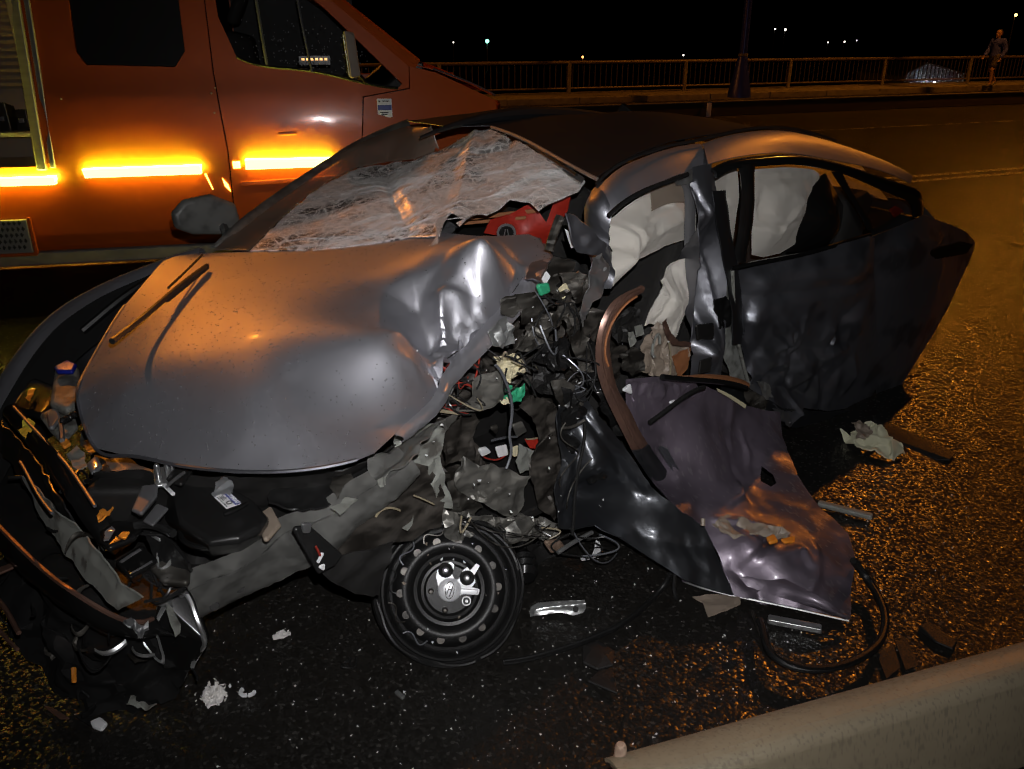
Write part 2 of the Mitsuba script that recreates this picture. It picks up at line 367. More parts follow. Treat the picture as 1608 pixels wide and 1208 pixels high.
# the railing along the far pavement
FRAME = ROADF
mat('rail_paint', lambda p, n, uv: mix((.07, .058, .045), (.16, .135, .105), fbm(p.x * 3, p.y * 3, p.z * 9)), .4, .3)
RQ, rail0 = 21.7, .15
rr = thing('bridge_railing', 'long steel railing with thin upright bars along the far edge of the bridge', 'railing')
put('top_rail', tube([(-32, RQ, .96), (0, RQ, .96), (70, RQ, .96)], .045, 12, 10), 'rail_paint', rr)
put('bottom_rail', tube([(-32, RQ, .30), (0, RQ, .30), (70, RQ, .30)], .025, 12, 8), 'rail_paint', rr)
posts = [10.35 + 3.68 * k for k in range(-11, 16)]
for a in posts:
    put('railing_post', box(a - .05, a + .05, RQ - .045, RQ + .045, .15, .95, .008), 'concrete', rr)
bars = [obox((a, RQ, .30), (a, RQ, .94), .022, .022, .002, up=(0, 1, 0)) for a in np.arange(-30, 60, .17)]
mat('bar_dark', (.035, .028, .022), .5)
put('bars', cat(*bars), 'bar_dark', rr, kind='stuff')

# unlit post at the railing, blue beacon light put into its colour
FRAME = WORLD
mat('beacon_and_cap_blue', (.012, .022, .32), .35, .2, .5)  # beacon light put into the blue; the bottle cap wears it too
bp = [(5.907,22.781,.15)][0]
lp = thing('banner_post', 'tall post with blue beacon light put into its colour and a flared base, standing at the far railing', 'post')
put('base', lathe([(0, 0), (.30, 0), (.29, .12), (.24, .35), (.17, .7), (.115, 1.0), (0, 1.0)], 20, at=(bp[0], bp[1], .15)), 'beacon_and_cap_blue', lp)
put('shaft', lathe([(0, 1.0), (.105, 1.0), (.095, 2.5), (.07, 9.0), (0, 9.0)], 16, at=(bp[0], bp[1], .15)), 'beacon_and_cap_blue', lp)
put('collar', lathe([(0, .99), (.125, .99), (.125, 1.06), (0, 1.06)], 20, at=(bp[0], bp[1], .15)), 'grey_trim', lp)

# sodium street lamps on arms over the far lane
mat('pole_steel', (.25, .25, .24), .45, .6)
def street_lamp(head, label, power=1.):
    h = np.array(head, float); foot = h + RN * 2.6; foot[2] = 0
    t = thing('street_lamp', label, 'street lamp', None)
    put('pole', lathe([(0, 0), (.14, 0), (.12, 3), (.07, h[2] - .3), (0, h[2] - .3)], 14, at=foot), 'pole_steel', t)
    top = foot + np.array([0, 0, h[2] - .35])
    put('arm', tube([top, top + np.array([0, 0, .35]) - RN * .5, h + RN * .45 + np.array([0, 0, .12])], .04, 10, 8), 'pole_steel', t)
    hd = hull([h + RN * .5 + np.array([0, 0, .12]), h - RN * .38 + np.array([0, 0, .10]), h + RD * .16 + np.array([0, 0, .1]), h - RD * .16 + np.array([0, 0, .1])], .06)
    put('lamp_head', hd, 'pole_steel', t)
    ln = trimesh.creation.icosphere(2, .16); ln.vertices *= (1, 1, .45); ln.apply_translation(h)
    put('lamp_bulb', ln, 'white_plastic', t, smooth=True, emitter={'type': 'area', 'sampling_weight': 20.0, 'radiance': rgb(*(SODIUM * power * LAMP_POWER / (math.pi * .16 * .16) / 1.4))})
street_lamp((15.1, 21.2, 12.4), 'street lamp with an orange bulb on a curved arm, beyond the right edge', 1.25)
street_lamp((-8.8, 15.9, 9.0), 'street lamp with an orange bulb on a curved arm, rising behind the red van', .75)


# guard rail along the photographer's side: a corrugated beam on posts
mat('guard_zinc', lambda p, n, uv: mix(mix((.125, .102, .068), (.165, .138, .092), fbm(p.x * 6, p.y * 6, p.z * 20)), (.115, .096, .066), smoothstep(.5, .9, noise(p.x * 300, p.y * 300, p.z * 70))), .5, .15,
    bump=lambda p, n, uv: fbm(p.x * 90, p.y * 90, p.z * 30, 2), scale=.0012)
g = np.array([(.156,.832,.75),(.803,1.048,.75)]); gd = unit(g[1] - g[0]); gn = np.array([gd[1], -gd[0], 0])   # gn: towards the photographer
gr = thing('guard_rail', 'beige lit steel guard rail crossing the lower right corner', 'guard rail')
prof = np.vstack([smooth_path([(o, z, 0) for o, z in pts], 9)[:, :2] for pts in ([(-.085, .728), (-.06, .746), (-.03, .750)], [(-.029, .7495), (-.012, .744), (-.004, .734)], [(-.0035, .732), (.014, .67), (.030, .605)], [(.030, .60), (.005, .57), (-.035, .56)], [(-.036, .555), (-.036, .54)], [(-.035, .535), (.005, .52), (.027, .49)], [(.027, .485), (.018, .45), (-.02, .43)])])
path = [g[0] - gd * .02, g[0] + gd * 2.5, g[0] + gd * 5, g[0] + gd * 9]
pv = []
for q in path:
    for s in (prof, ): pv.append([q + gn * (a + .055) + np.array([0, 0, b - .75]) for a, b in s])
pv = np.array(pv); k = len(prof); v = pv.reshape(-1, 3)
i, j = np.meshgrid(np.arange(len(path) - 1), np.arange(k - 1), indexing='ij')
q = np.stack([i * k + j, (i + 1) * k + j, (i + 1) * k + j + 1, i * k + j + 1], -1).reshape(-1, 4)
f = np.vstack([q[:, [0, 1, 2]], q[:, [0, 2, 3]]]); nv = vnormals(v, f)
if nv.mean(0) @ gn < 0: f = f[:, ::-1]; nv = -nv
put('beam', solidify(v, f, nv, .005), 'guard_zinc', gr, smooth=22)
for a in (-.45, 1.9, 3.9, 5.9):
    c = g[0] + gd * a - gn * .12
    M = np.eye(4); M[:3, 0], M[:3, 1], M[:3, 3] = gd, gn, (c[0], c[1], 0)
    put('post', box(-.04, .04, -.06, .06, 0, .60, .008), 'galvanized', gr, frame=M)
for a, z in ((.35, .60), (1.9, .60)):
    put('bolt', lathe([(0, 0), (.016, 0), (.014, .008), (0, .012)], 14, axis=gn, at=g[0] + gd * a + gn * .062 + np.array([0, 0, z - .75])), 'galvanized', gr)
# the splice plate and the short bolt standing at its end
sb = thing('steel_peg', 'short rusty steel peg standing up beside the end of the guard rail', 'peg')
pb = np.array([(.149,.851,.73)][0])
mat('rust', lambda p, n, uv: mix((.10, .055, .035), (.26, .19, .14), fbm(p.x * 90, p.y * 90, p.z * 60)), .7)
put('shank', lathe([(0, -.73), (.0085, -.73), (.0085, .022), (.006, .027), (0, .028)], 14, at=pb), 'rust', sb)
put('nut', lathe([(0, -.012), (.013, -.012), (.013, -.002), (0, -.002)], 6, at=pb), 'rust', sb)

# far lights and the lit shed beyond the railing
scene['lit_green'] = two({'type': 'diffuse', 'reflectance': rgb(.3, .3, .3)})
def far_light(px, r, col, label):
    c = np.array(px); t = thing('distant_lamp', label, 'lamp')
    s = trimesh.creation.icosphere(1, r); s.apply_translation(c)
    put('bulb', s, 'lit_green', t, emitter={'type': 'area', 'sampling_weight': .02, 'radiance': rgb(*col)})
    put('mast', box(c[0] - r * .25, c[0] + r * .25, c[1] - r * .25 + r, c[1] + r * .25 + r, -5.2, c[2] + r * .6), 'pole_steel', t)
W_, O_, G_ = (2.2, 2.0, 1.7), (2.5, 1.0, .3), (.7, 2.6, 1.7)
FL = [(-4.988,180,.455),(-11.774,180,.219),(14.296,180,-2.519),(34.617,180,-2.16),(52.549,180,2.688),(54.6,180,2.571),(46.084,180,-1.086),(69.178,180,.573),(63.477,180,.219),(66.786,180,.337)]
FT = [(.42, G_, 'brightest green-white distant lamp in the dark above the bonnet of the van'), (.17, W_, 'tiny white distant lamp left of the green one'),
      (.26, O_, 'faint orange distant lamp just above the railing top, left of the blue post'), (.2, W_, 'small white distant lamp above the railing nearest the blue post on its left'),
      (.2, W_, 'left one of two close white lamps high right of the blue post'), (.26, W_, 'right one of two close white lamps high right of the blue post'),
      (.14, W_, 'tiny distant lamp seen against the blue post'), (.13, W_, 'tiny distant lamp far right of the lit sign bar'), (.16, W_, 'left lamp of the faint pair right of the blue post'), (.2, W_, 'right lamp of the faint pair right of the blue post')]
for c, (r, col, lb) in zip(FL, FT): far_light(c, r, col, lb)
far_light([(33.347,60,2.848)][0], .10, (6, 3, .8), 'small orange lamp at the top right edge of the view')
far_light([(26.195,70,-2.238)][0], .10, (3, 3, 3.2), 'small white lamp low behind the railing bars')

mat('shed_wall', lambda p, n, uv: mix((.25, .30, .32), (.45, .50, .52), .5 + .5 * dr.sin(p.x * 14)), .6)
sh = thing('lit_shed', 'gabled metal shed with a pale lit front, seen through the far railing', 'shed')
S = np.array([(39.141,88,-2.998),(41.118,88,-1.035),(45.134,88,-2.998),(38.922,88,-1.804),(44.956,88,-2.16)]); z0 = -5.2
x0, x1, ap, ze = S[0][0], S[2][0], S[1], (S[3][2] + S[4][2]) / 2
fr = Polygon([(x0, z0), (x1, z0), (x1, ze), (ap[0], ap[2]), (x0, ze)])
m = trimesh.creation.extrude_polygon(fr, 12.0, engine='earcut'); m.apply_transform(np.array([[1, 0, 0, 0], [0, 0, 1, 88.], [0, 1, 0, 0], [0, 0, 0, 1.]])); m.fix_normals()
put('wall', m, 'shed_wall', sh, smooth=False)
for s, e in ((x0 - .25, ze - .08), (x1 + .25, ze - .08)):
    put('roof', hull([(s, 87.7, e), (ap[0], 87.7, ap[2] + .06), (s, 100.2, e), (ap[0], 100.2, ap[2] + .06), (s, 87.7, e + .1), (ap[0], 87.7, ap[2] + .16), (s, 100.2, e + .1), (ap[0], 100.2, ap[2] + .16)]), 'pole_steel', sh, smooth=False)
for k in range(9):
    xx = x0 + .5 + k * (x1 - x0 - 1) / 8
    put('cladding_rib', box(xx - .05, xx + .05, 87.93, 88.0, z0, ze - .1), 'shed_wall', sh, smooth=False)
b = trimesh.creation.icosphere(1, .13); b.apply_translation((x0 + 2.4, 86.6, ap[2] - 1.7)); lk = put('lamp', b, 'lit_green', sh, emitter={'type': 'area', 'sampling_weight': 1.0, 'radiance': rgb(150, 170, 175)})
put('lamp_bracket', obox((x0 + 2.4, 88, ap[2] - 1.5), (x0 + 2.4, 86.6, ap[2] - 1.55), .05, .05), 'pole_steel', sh)

# ------------------------------------------------------------------ the person walking on the far pavement
def figure(J, bones, edge=.028, it=6):
    parts = [m3.Manifold.hull_points(np.vstack([trimesh.creation.icosphere(2, J[a][1]).vertices + J[a][0], trimesh.creation.icosphere(2, J[b][1]).vertices + J[b][0]])) for a, b in bones]
    m = m3.Manifold.batch_boolean(parts, m3.OpType.Add).refine_to_length(edge).to_mesh()
    t = trimesh.Trimesh(m.vert_properties[:, :3], m.tri_verts, process=True); trimesh.smoothing.filter_taubin(t, iterations=it); return t
PF = np.eye(4); pp = np.array([(15.031,27.687,.15)][0])
PF[:3, 0] = unit([-.93, -.37, 0]); PF[:3, 1] = unit([.37, -.93, 0]); PF[:3, :3] *= .93; PF[:3, 3] = pp      # x walking direction (left along the rail), y to its left, towards us
FRAME = PF
j = lambda x, y, z, r: (np.array([x, y, z], float), r)
J = dict(neck=j(.03, 0, 1.50, .055), head=j(.05, 0, 1.62, .085), crown=j(.04, 0, 1.68, .09), chin=j(.10, 0, 1.565, .045), chest=j(.01, 0, 1.33, .135), chl=j(.01, .09, 1.36, .11), chr=j(.01, -.09, 1.36, .11), belly=j(0, 0, 1.10, .135), hip=j(0, 0, .95, .14),
         shl=j(0, .19, 1.42, .07), elbl=j(-.10, .25, 1.16, .052), wrl=j(.02, .25, .94, .035), shr=j(0, -.19, 1.42, .07), elbr=j(.06, -.25, 1.16, .052), wrr=j(.22, -.22, .99, .035),
         hl=j(0, .09, .92, .105), kl=j(.14, .09, .52, .062), al=j(.10, .09, .09, .04), tl=j(.25, .10, .035, .033), hr=j(0, -.09, .92, .105), kr=j(-.04, -.09, .50, .062), ar=j(-.30, -.09, .16, .04), tr=j(-.20, -.09, .04, .033),
         nose=j(.145, 0, 1.625, .016))
pk = thing('person', 'person in shorts and a blue jacket, beacon light put into its colour, walking left on the far pavement', 'person')
mat('skin', (.22, .13, .10), .55); mat('jacket_beacon_blue', (.03, .045, .40), .8); mat('shorts_dark', (.03, .03, .05), .85); mat('hair_dark', (.02, .015, .012), .6); mat('shoe', (.1, .1, .1), .6)  # jacket blue deepened for the beacon light
body = figure(J, [('neck', 'head'), ('head', 'crown'), ('head', 'chin'), ('head', 'nose'), ('neck', 'chest'), ('chest', 'belly'), ('belly', 'hip'), ('chl', 'shl'), ('chr', 'shr'), ('chest', 'chl'), ('chest', 'chr'), ('shl', 'elbl'), ('elbl', 'wrl'), ('shr', 'elbr'), ('elbr', 'wrr'), ('hip', 'hl'), ('hip', 'hr'), ('hl', 'kl'), ('kl', 'al'), ('al', 'tl'), ('hr', 'kr'), ('kr', 'ar'), ('ar', 'tr')])
put('body', body, 'skin', pk, smooth=True)
g2 = lambda n, d: (J[n][0], J[n][1] + d)
jj = {n: g2(n, .022) for n in ('chest', 'chl', 'chr', 'belly', 'hip', 'shl', 'shr', 'elbl', 'elbr', 'wrl', 'wrr', 'hl', 'hr')}
jj['kl'] = (J['hl'][0] * .35 + J['kl'][0] * .65, .105); jj['kr'] = (J['hr'][0] * .35 + J['kr'][0] * .65, .105); jj['coll'] = j(.02, 0, 1.47, .075)
put('jacket', disp(figure(jj, [('coll', 'chest'), ('chest', 'belly'), ('belly', 'hip'), ('chest', 'chl'), ('chest', 'chr'), ('chl', 'shl'), ('chr', 'shr'), ('shl', 'elbl'), ('elbl', 'wrl'), ('shr', 'elbr'), ('elbr', 'wrr')]), .012, 12), 'jacket_beacon_blue', pk, smooth=True)
put('shorts', figure(jj, [('hip', 'hl'), ('hip', 'hr'), ('hl', 'kl'), ('hr', 'kr')]), 'shorts_dark', pk, smooth=True)
hair = figure(dict(a=j(.02, 0, 1.70, .088), b=j(-.02, 0, 1.64, .08)), [('a', 'b')]); put('hair', hair, 'hair_dark', pk, smooth=True)
for n, m_ in (('wrl', (.05, .25, .86)), ('wrr', (.27, -.21, .92))):
    w = J[n][0]; m_ = np.array(m_); d = unit(m_ - w)
    hs = [hull([w, m_], .026)] + [tube([m_ + np.array([0, s * .017, 0]), m_ + np.array([.015, s * .02, 0]) + d * .05, m_ + np.array([.035, s * .018, 0]) + d * .085], [.010, .009, .007], 6, 6) for s in (-1.4, -.5, .5, 1.4)] + [tube([w + d * .03 + np.array([.02, 0, 0]), w + d * .07 + np.array([.045, 0, 0])], [.011, .008], 5, 6)]
    put('hand', cat(*hs), 'skin', pk)
for a, b in (('al', 'tl'), ('ar', 'tr')): put('shoe', hull(np.vstack([J[a][0] - (0, 0, .035), J[b][0]]), .048), 'shoe', pk)
for s in (-.03, .03):
    e = trimesh.creation.icosphere(1, .009); e.apply_translation((.128, s, 1.645)); put('eye', e, 'hair_dark', pk)
    put('ear', hull([(.035, s * 2.95, 1.60), (.03, s * 3.1, 1.645)], .012), 'skin', pk)
# ------------------------------------------------------------------ the red van behind the wreck (van frame: u, v, z)
FRAME = VAN
mat('van_red', (.48, .078, .006), .45, 0, 1., .99, spec=.15)
mat('van_dark_glass', (.012, .011, .010), .08, 0, 1., .98)
mat('van_sill', lambda p, n, uv: mix((.10, .095, .085), (.2, .19, .17), fbm(p.x * 15, p.y * 15, p.z * 15)), .6)
scene['pane'] = {'type': 'thindielectric', 'int_ior': 1.5}
van = thing('ambulance_van', 'red rescue van with reflective yellow side strips given an added glow, parked behind the wrecked car', 'van')
# cross-section of the near side (v outwards is negative): belly of the door, belt line, tumblehome
SEC = [(.10, .40), (.02, .46), (-.008, .70), (-.02, .95), (-.012, 1.15), (.006, 1.30), (.03, 1.42), (.10, 1.90), (.17, 2.25), (.28, 2.42), (.45, 2.48)]
def vside(z): return float(np.interp(z, [a[1] for a in SEC], [a[0] for a in SEC]))
def wall(poly_uz, name, m_, parent, thick=.03, off=0., holes=(), res=.06, inset=0., smooth=35, label=None):
    """A side-wall panel: a polygon in (u, z) wrapped on the section of the van."""
    pg = Polygon(poly_uz, holes)
    if inset: pg = pg.buffer(-inset, join_style=1)
    lo = pg.bounds
    gx, gz = np.meshgrid(np.arange(lo[0], lo[2], res), np.arange(lo[1], lo[3], res))
    gpt = np.c_[gx.ravel(), gz.ravel()]; ins = pg.buffer(-res * .4)
    gpt = gpt[contains_xy(ins, gpt[:, 0], gpt[:, 1])]
    bd = np.vstack([resample(np.c_[np.array(r.coords)[:-1], np.zeros(len(r.coords) - 1)], res, True)[:, :2] for r in [pg.exterior, *pg.interiors]])
    p2 = np.vstack([bd, gpt]); tri = Delaunay(p2).simplices; cen = p2[tri].mean(1); pb = pg.buffer(1e-6)
    tri = tri[contains_xy(pb, cen[:, 0], cen[:, 1])]
    a, b = p2[tri[:, 1]] - p2[tri[:, 0]], p2[tri[:, 2]] - p2[tri[:, 0]]; cr = a[:, 0] * b[:, 1] - a[:, 1] * b[:, 0]
    tri = tri[np.abs(cr) > 1e-9]; cr = cr[np.abs(cr) > 1e-9]; tri[cr < 0] = tri[cr < 0][:, ::-1]
    v = np.array([(u, vside(z) + off + .10 * max(0, (u - 2.0)) ** 2, z) for u, z in p2])
    return put(name, solidify(v, tri, vnormals(v, tri), thick), m_, parent, smooth=smooth, label=label)
Z0 = .42
# openings: the lit cabinet at the left edge, the dark side window, the cab window, the wheel arches
arch = [(1.95 + .40 * math.cos(a), .36 + .40 * math.sin(a)) for a in np.linspace(0, math.pi, 15)]
arch2 = [(-2.1 + .40 * math.cos(a), .36 + .40 * math.sin(a)) for a in np.linspace(0, math.pi, 15)]
CAB = [(-1.00, .94), (.14, .94), (.17, 1.70), (.13, 1.86), (-1.00, 1.86)]
WIN = [(.50, 1.49), (.98, 1.475), (1.045, 1.56), (1.045, 2.20), (.46, 2.20), (.455, 1.56)]
CABWIN = [(1.33, 1.53), (1.42, 1.492), (1.70, 1.455), (1.95, 1.405), (2.27, 1.345), (2.30, 1.37), (1.86, 1.80), (1.62, 1.98), (1.24, 1.98), (1.25, 1.75)]
rear = Polygon([(-3.4, Z0), (1.20, Z0), (1.215, 1.0), (1.185, 1.45), (1.18, 2.3), (-3.4, 2.3)]).difference(Polygon(arch2))
wall(list(rear.exterior.coords)[:-1], 'body_side', 'van_red', van, holes=[CAB, WIN])
door = [(1.207, Z0), (1.55, Z0)] + arch[::-1][:8] + [(2.02, 1.0), (2.05, 1.30), (2.34, 1.345), (2.345, 1.47), (1.88, 1.86), (1.55, 2.2), (1.187, 2.2), (1.192, 1.45), (1.222, 1.0)]
wall(door, 'cab_door', 'van_red', van, holes=[CABWIN])
fender = arch[::-1][8:] + [(2.45, Z0), (2.90, Z0 + .04), (2.93, .9), (2.90, 1.26), (2.52, 1.43), (2.352, 1.47), (2.346, 1.338), (2.057, 1.294), (2.027, 1.0)]
wall(fender, 'front_wing', 'van_red', van, res=.04)
# A-pillar and roof
put('windscreen_pillar', tube([(2.40, .12, 1.47), (1.92, .15, 1.83), (1.25, .26, 2.33)], [.045, .055, .06], 16, 8), 'van_red', van)
put('windscreen_pillar', tube([(2.40, 1.78, 1.47), (1.92, 1.75, 1.83), (1.25, 1.64, 2.33)], [.045, .055, .06], 16, 8), 'van_red', van)
put('roof', hull([(u, v, z) for u in (-3.38, 1.2) for v, z in ((.18, 2.28), (.36, 2.46), (1.54, 2.46), (1.72, 2.28))] + [(1.3, .3, 2.3), (1.3, 1.6, 2.3)], .02), 'van_red', van)
put('far_side', box(-3.4, 1.9, 1.86, 1.90, Z0, 2.3, .01), 'van_red', van)
put('far_wing', box(1.9, 2.9, 1.84, 1.88, .5, 1.36, .01), 'van_red', van)
put('rear_wall', box(-3.42, -3.38, .04, 1.88, Z0, 2.3, .01), 'van_red', van)
put('floor', box(-3.36, 2.2, .12, 1.82, .42, .50, .01), 'black_matte', van)
put('bulkhead', box(1.14, 1.18, .1, 1.8, .5, 2.28, .005), 'black_matte', van)
# bonnet, nose, windscreen
bon = panel([(2.36, .10, 1.485), (2.52, .10, 1.445), (2.72, .11, 1.37), (2.90, .18, 1.285), (2.96, .5, 1.27), (2.99, .95, 1.265), (2.96, 1.4, 1.27), (2.90, 1.72, 1.285), (2.52, 1.80, 1.445), (2.36, 1.80, 1.485), (2.40, .95, 1.51)], [(2.7, .95, 1.41)], res=.05, face=(0, 0, 1), thick=.004)
put('bonnet', bon, 'van_red', van)
put('nose', hull([(2.88, v, z) for v in (.12, 1.78) for z in (.55, 1.22)] + [(2.99, v, z) for v in (.5, 1.4) for z in (.6, 1.2)], .03), 'van_red', van)
put('front_bumper', hull([(2.85, v, z) for v in (.06, 1.84) for z in (.36, .58)] + [(3.05, v, z) for v in (.45, 1.45) for z in (.38, .56)], .03), 'black_plastic', van)
put('bonnet_edge_trim', tube([(2.50, .085, 1.452), (2.72, .095, 1.376), (2.915, .165, 1.286)], .006, 14, 6), 'bright_metal', van)
put('windscreen', solidify(np.array([(2.38, .16, 1.50), (2.38, 1.74, 1.50), (1.28, 1.62, 2.31), (1.28, .28, 2.31)]), np.array([[0, 1, 2], [0, 2, 3]]), np.tile(unit((.6, 0, .8)), (4, 1)), .006), 'van_dark_glass', van)
put('wiper', tube([(2.43, .35, 1.505), (2.36, .7, 1.555), (2.30, 1.1, 1.60)], .012, 12, 6), 'black_plastic', van)
put('cowl', box(2.33, 2.45, .14, 1.76, 1.44, 1.49, .01), 'black_plastic', van)
# windows
wall(WIN, 'side_window', 'van_dark_glass', van, .006, .012, inset=.004)
wall(CABWIN, 'cab_window', 'pane', van, .004, .012, inset=.004, smooth=False)
put('window_seal', tube([(u, vside(z) - .004, z) for u, z in CABWIN[:5]], .010, 30, 6), 'black_plastic', van)
put('window_divider', obox((2.02, vside(1.4) + .01, 1.40), (2.02, vside(1.68) + .012, 1.66), .02, .03, .004), 'black_plastic', van)
put('window_channel', tube([(1.50, .02, 1.485), (1.485, .05, 1.7), (1.47, .10, 1.95)], .010, 8, 6), 'pole_steel', van)
put('window_channel', tube([(1.76, .02, 1.44), (1.735, .05, 1.62), (1.71, .09, 1.85)], .008, 8, 6), 'grey_trim', van)
rgv = np.random.default_rng(8); dro = []
for _ in range(230):
    u, z = rgv.uniform(1.32, 2.2), 1.40 + abs(rgv.normal(0, .17))
    if Polygon(CABWIN).buffer(-.02).contains(Point(u, z)):
        m = trimesh.creation.icosphere(1, rgv.uniform(.0022, .0045)); m.apply_scale((1, .5, 1.2)); m.apply_translation((u, vside(z) + .009 + .1 * max(0, u - 2) ** 2, z)); dro.append(m)
put('raindrops', cat(*dro), 'clear_lens', van, True, kind='stuff')
# cab interior: seat, wheel, dashboard with a row of small lamps
seat = put('cab_seat', hull([(1.32, .35, .9), (1.28, .35, 1.62), (1.32, .8, .9), (1.28, .8, 1.62), (1.42, .4, .95), (1.36, .4, 1.6), (1.42, .75, .95), (1.36, .75, 1.6)], .05), 'seat_cloth', van)
put('headrest', hull([(1.30, .45, 1.74), (1.30, .70, 1.74), (1.36, .45, 1.86), (1.36, .7, 1.86)], .035), 'seat_cloth', seat)
put('dashboard', hull([(2.05, .2, 1.2), (2.05, 1.7, 1.2), (2.3, .2, 1.40), (2.3, 1.7, 1.40), (2.35, .2, 1.2), (2.35, 1.7, 1.2)], .03), 'black_matte', van)
sw = trimesh.creation.torus(.17, .014, major_sections=36, minor_sections=8); sw.apply_transform(trimesh.geometry.align_vectors([0, 0, 1.], unit((-.75, 0, .65)))); sw.apply_translation((1.95, .52, 1.36)); put('steering_wheel', sw, 'black_plastic', van)
put('far_cab_wall', box(1.2, 2.1, 1.70, 1.74, .9, 2.2), 'black_matte', van)
for k in range(6):
    m = box(1.70 + k * .028, 1.718 + k * .028, .30, .312, 1.50, 1.514)
    put('dash_lamp', m, 'orange_lens', van, emitter={'type': 'area', 'sampling_weight': .05, 'radiance': rgb(1.6, .75, .2)})
put('lamp_panel', box(1.68, 1.88, .314, .34, 1.47, 1.53, .004), 'black_plastic', van)
# the van's own mirror on its arm
mir = put('door_mirror', hull([(1.99, -.10, 1.42), (1.99, -.05, 1.42), (1.97, -.10, 1.66), (1.97, -.05, 1.66), (2.03, -.09, 1.43), (2.03, -.05, 1.43), (2.01, -.09, 1.65), (2.01, -.05, 1.65)], .012), 'tan_plastic', van)
put('mirror_glass', hull([(1.975, -.105, 1.42), (1.975, -.055, 1.42), (1.955, -.105, 1.65), (1.955, -.055, 1.65)], .003), 'bright_metal', mir)
put('mirror_arm', tube([(2.01, -.06, 1.45), (2.05, -.02, 1.41), (2.08, .03, 1.37)], .012, 8, 8), 'black_plastic', mir)
# door handle, fuel flap, seams
hd = put('door_handle', hull([(1.53, -.030, 1.088), (1.63, -.030, 1.090), (1.53, -.030, 1.098), (1.63, -.030, 1.100)], .006), 'van_red', van)
put('side_moulding', obox((1.27, -.024, .80), (1.85, -.026, .82), .014, .03, .005), 'van_red', van)
put('sill_step', box(-3.3, 1.52, .03, .16, .34, .425, .015), 'van_sill', van)
# notice stuck on the wing
st = put('notice', box(2.135, 2.225, -.001, .004, 1.175, 1.285), 'white_print', van, frame=VAN @ np.array(T().translate([0, -.004, 0]).matrix))
FRAME = VAN
put('notice_band', box(2.137, 2.223, -.0075, -.006, 1.218, 1.248), 'blue_print', st)
for k, (a, b, z) in enumerate([(2.165, 2.21, 1.268), (2.15, 2.20, 1.200), (2.155, 2.195, 1.188)]):
    put('notice_print', box(a, b, -.0075, -.006, z, z + .006), 'dark_print', st)
e = lathe([(0, 0), (.006, 0), (.006, .001), (0, .001)], 12, axis=(0, -1, 0), at=(2.149, -.006, 1.270)); put('notice_print', e, 'dark_print', st)
# marker lamps, bolts
put('side_marker', box(2.29, 2.33, .004, .012, 1.125, 1.145, .003), 'clear_lens', van)
# reflective side strips, their glow added as emitting bars off the panel
YEL = np.array([1.0, .80, .06])  # colour of the added glow, bloom around the tape included
def bar(pts, th=.055, rim=80.0, front=3.2, name='glowing_tape'):
    """Reflective tape given glow: an emitting bar, bright along its upper rim, weaker below, with a glowing face in front. pts: its outline in (u, z)."""
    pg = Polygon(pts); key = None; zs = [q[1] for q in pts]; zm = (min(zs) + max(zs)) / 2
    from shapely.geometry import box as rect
    layers = [(name, pg, 0, th, rim, YEL)] if th < .02 else [(name, pg.intersection(rect(-9, zm, 9, 9)), 0, th, rim, YEL), ('lower_rim', pg.intersection(rect(-9, -9, 9, zm - .001)), 0, th, rim * .14, YEL), ('tape_face', pg, th + .001, th + .005, front, np.array([1., .84, .22]))]
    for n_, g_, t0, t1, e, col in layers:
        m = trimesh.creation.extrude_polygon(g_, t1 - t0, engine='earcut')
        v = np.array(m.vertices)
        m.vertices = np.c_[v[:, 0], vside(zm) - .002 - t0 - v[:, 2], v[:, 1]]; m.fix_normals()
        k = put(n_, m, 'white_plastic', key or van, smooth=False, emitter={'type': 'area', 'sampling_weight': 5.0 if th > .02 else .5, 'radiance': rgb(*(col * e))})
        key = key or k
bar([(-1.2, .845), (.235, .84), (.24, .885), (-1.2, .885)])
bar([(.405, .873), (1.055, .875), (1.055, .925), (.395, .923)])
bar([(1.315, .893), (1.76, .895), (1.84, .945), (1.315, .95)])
bar([(1.238, .895), (1.282, .896), (1.282, .938), (1.238, .937)],   .006, 9, 0, 'reflector')  # reflective patches, given emission for the flash they return
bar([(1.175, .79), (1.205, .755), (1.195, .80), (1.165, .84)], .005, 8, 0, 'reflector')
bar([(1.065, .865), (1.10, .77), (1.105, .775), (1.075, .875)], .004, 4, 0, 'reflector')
# open cabinet at the left: aluminium frame, roller blind, dark equipment on a shelf
mat('alu', lambda p, n, uv: mix((.42, .40, .37), (.56, .54, .50), fbm(p.x * 8, p.y * 8, p.z * 60)), .35, .7)
cab = put('cabinet', cat(box(-1.02, .16, .50, .54, .92, 1.9), box(-1.04, -1.0, .04, .54, .92, 1.9), box(.15, .18, .04, .54, .92, 1.9), box(-1.02, .16, .04, .54, 1.88, 1.9), box(-1.02, .16, .04, .54, .90, .935)), 'tan_plastic', van, smooth=False)
put('cabinet_frame', obox((.172, -.03, .92), (.19, .062, 1.86), .055, .03, .006), 'alu', cab)
put('cabinet_frame', obox((.232, -.022, .93), (.25, .072, 1.86), .03, .02, .005), 'alu', cab)
for k in range(14):
    z = 1.34 + k * .04
    put('blind_slat', hull([(-1.0, .49, z + .004), (.14, .49, z + .004), (-1.0, .49, z + .036), (.14, .49, z + .036), (-1.0, .478, z + .02), (.14, .478, z + .02)], .001), 'tan_plastic', cab, smooth=False)
random.seed(4)
put('shelf', box(-1.0, .14, .06, .5, 1.10, 1.125), 'alu', cab)
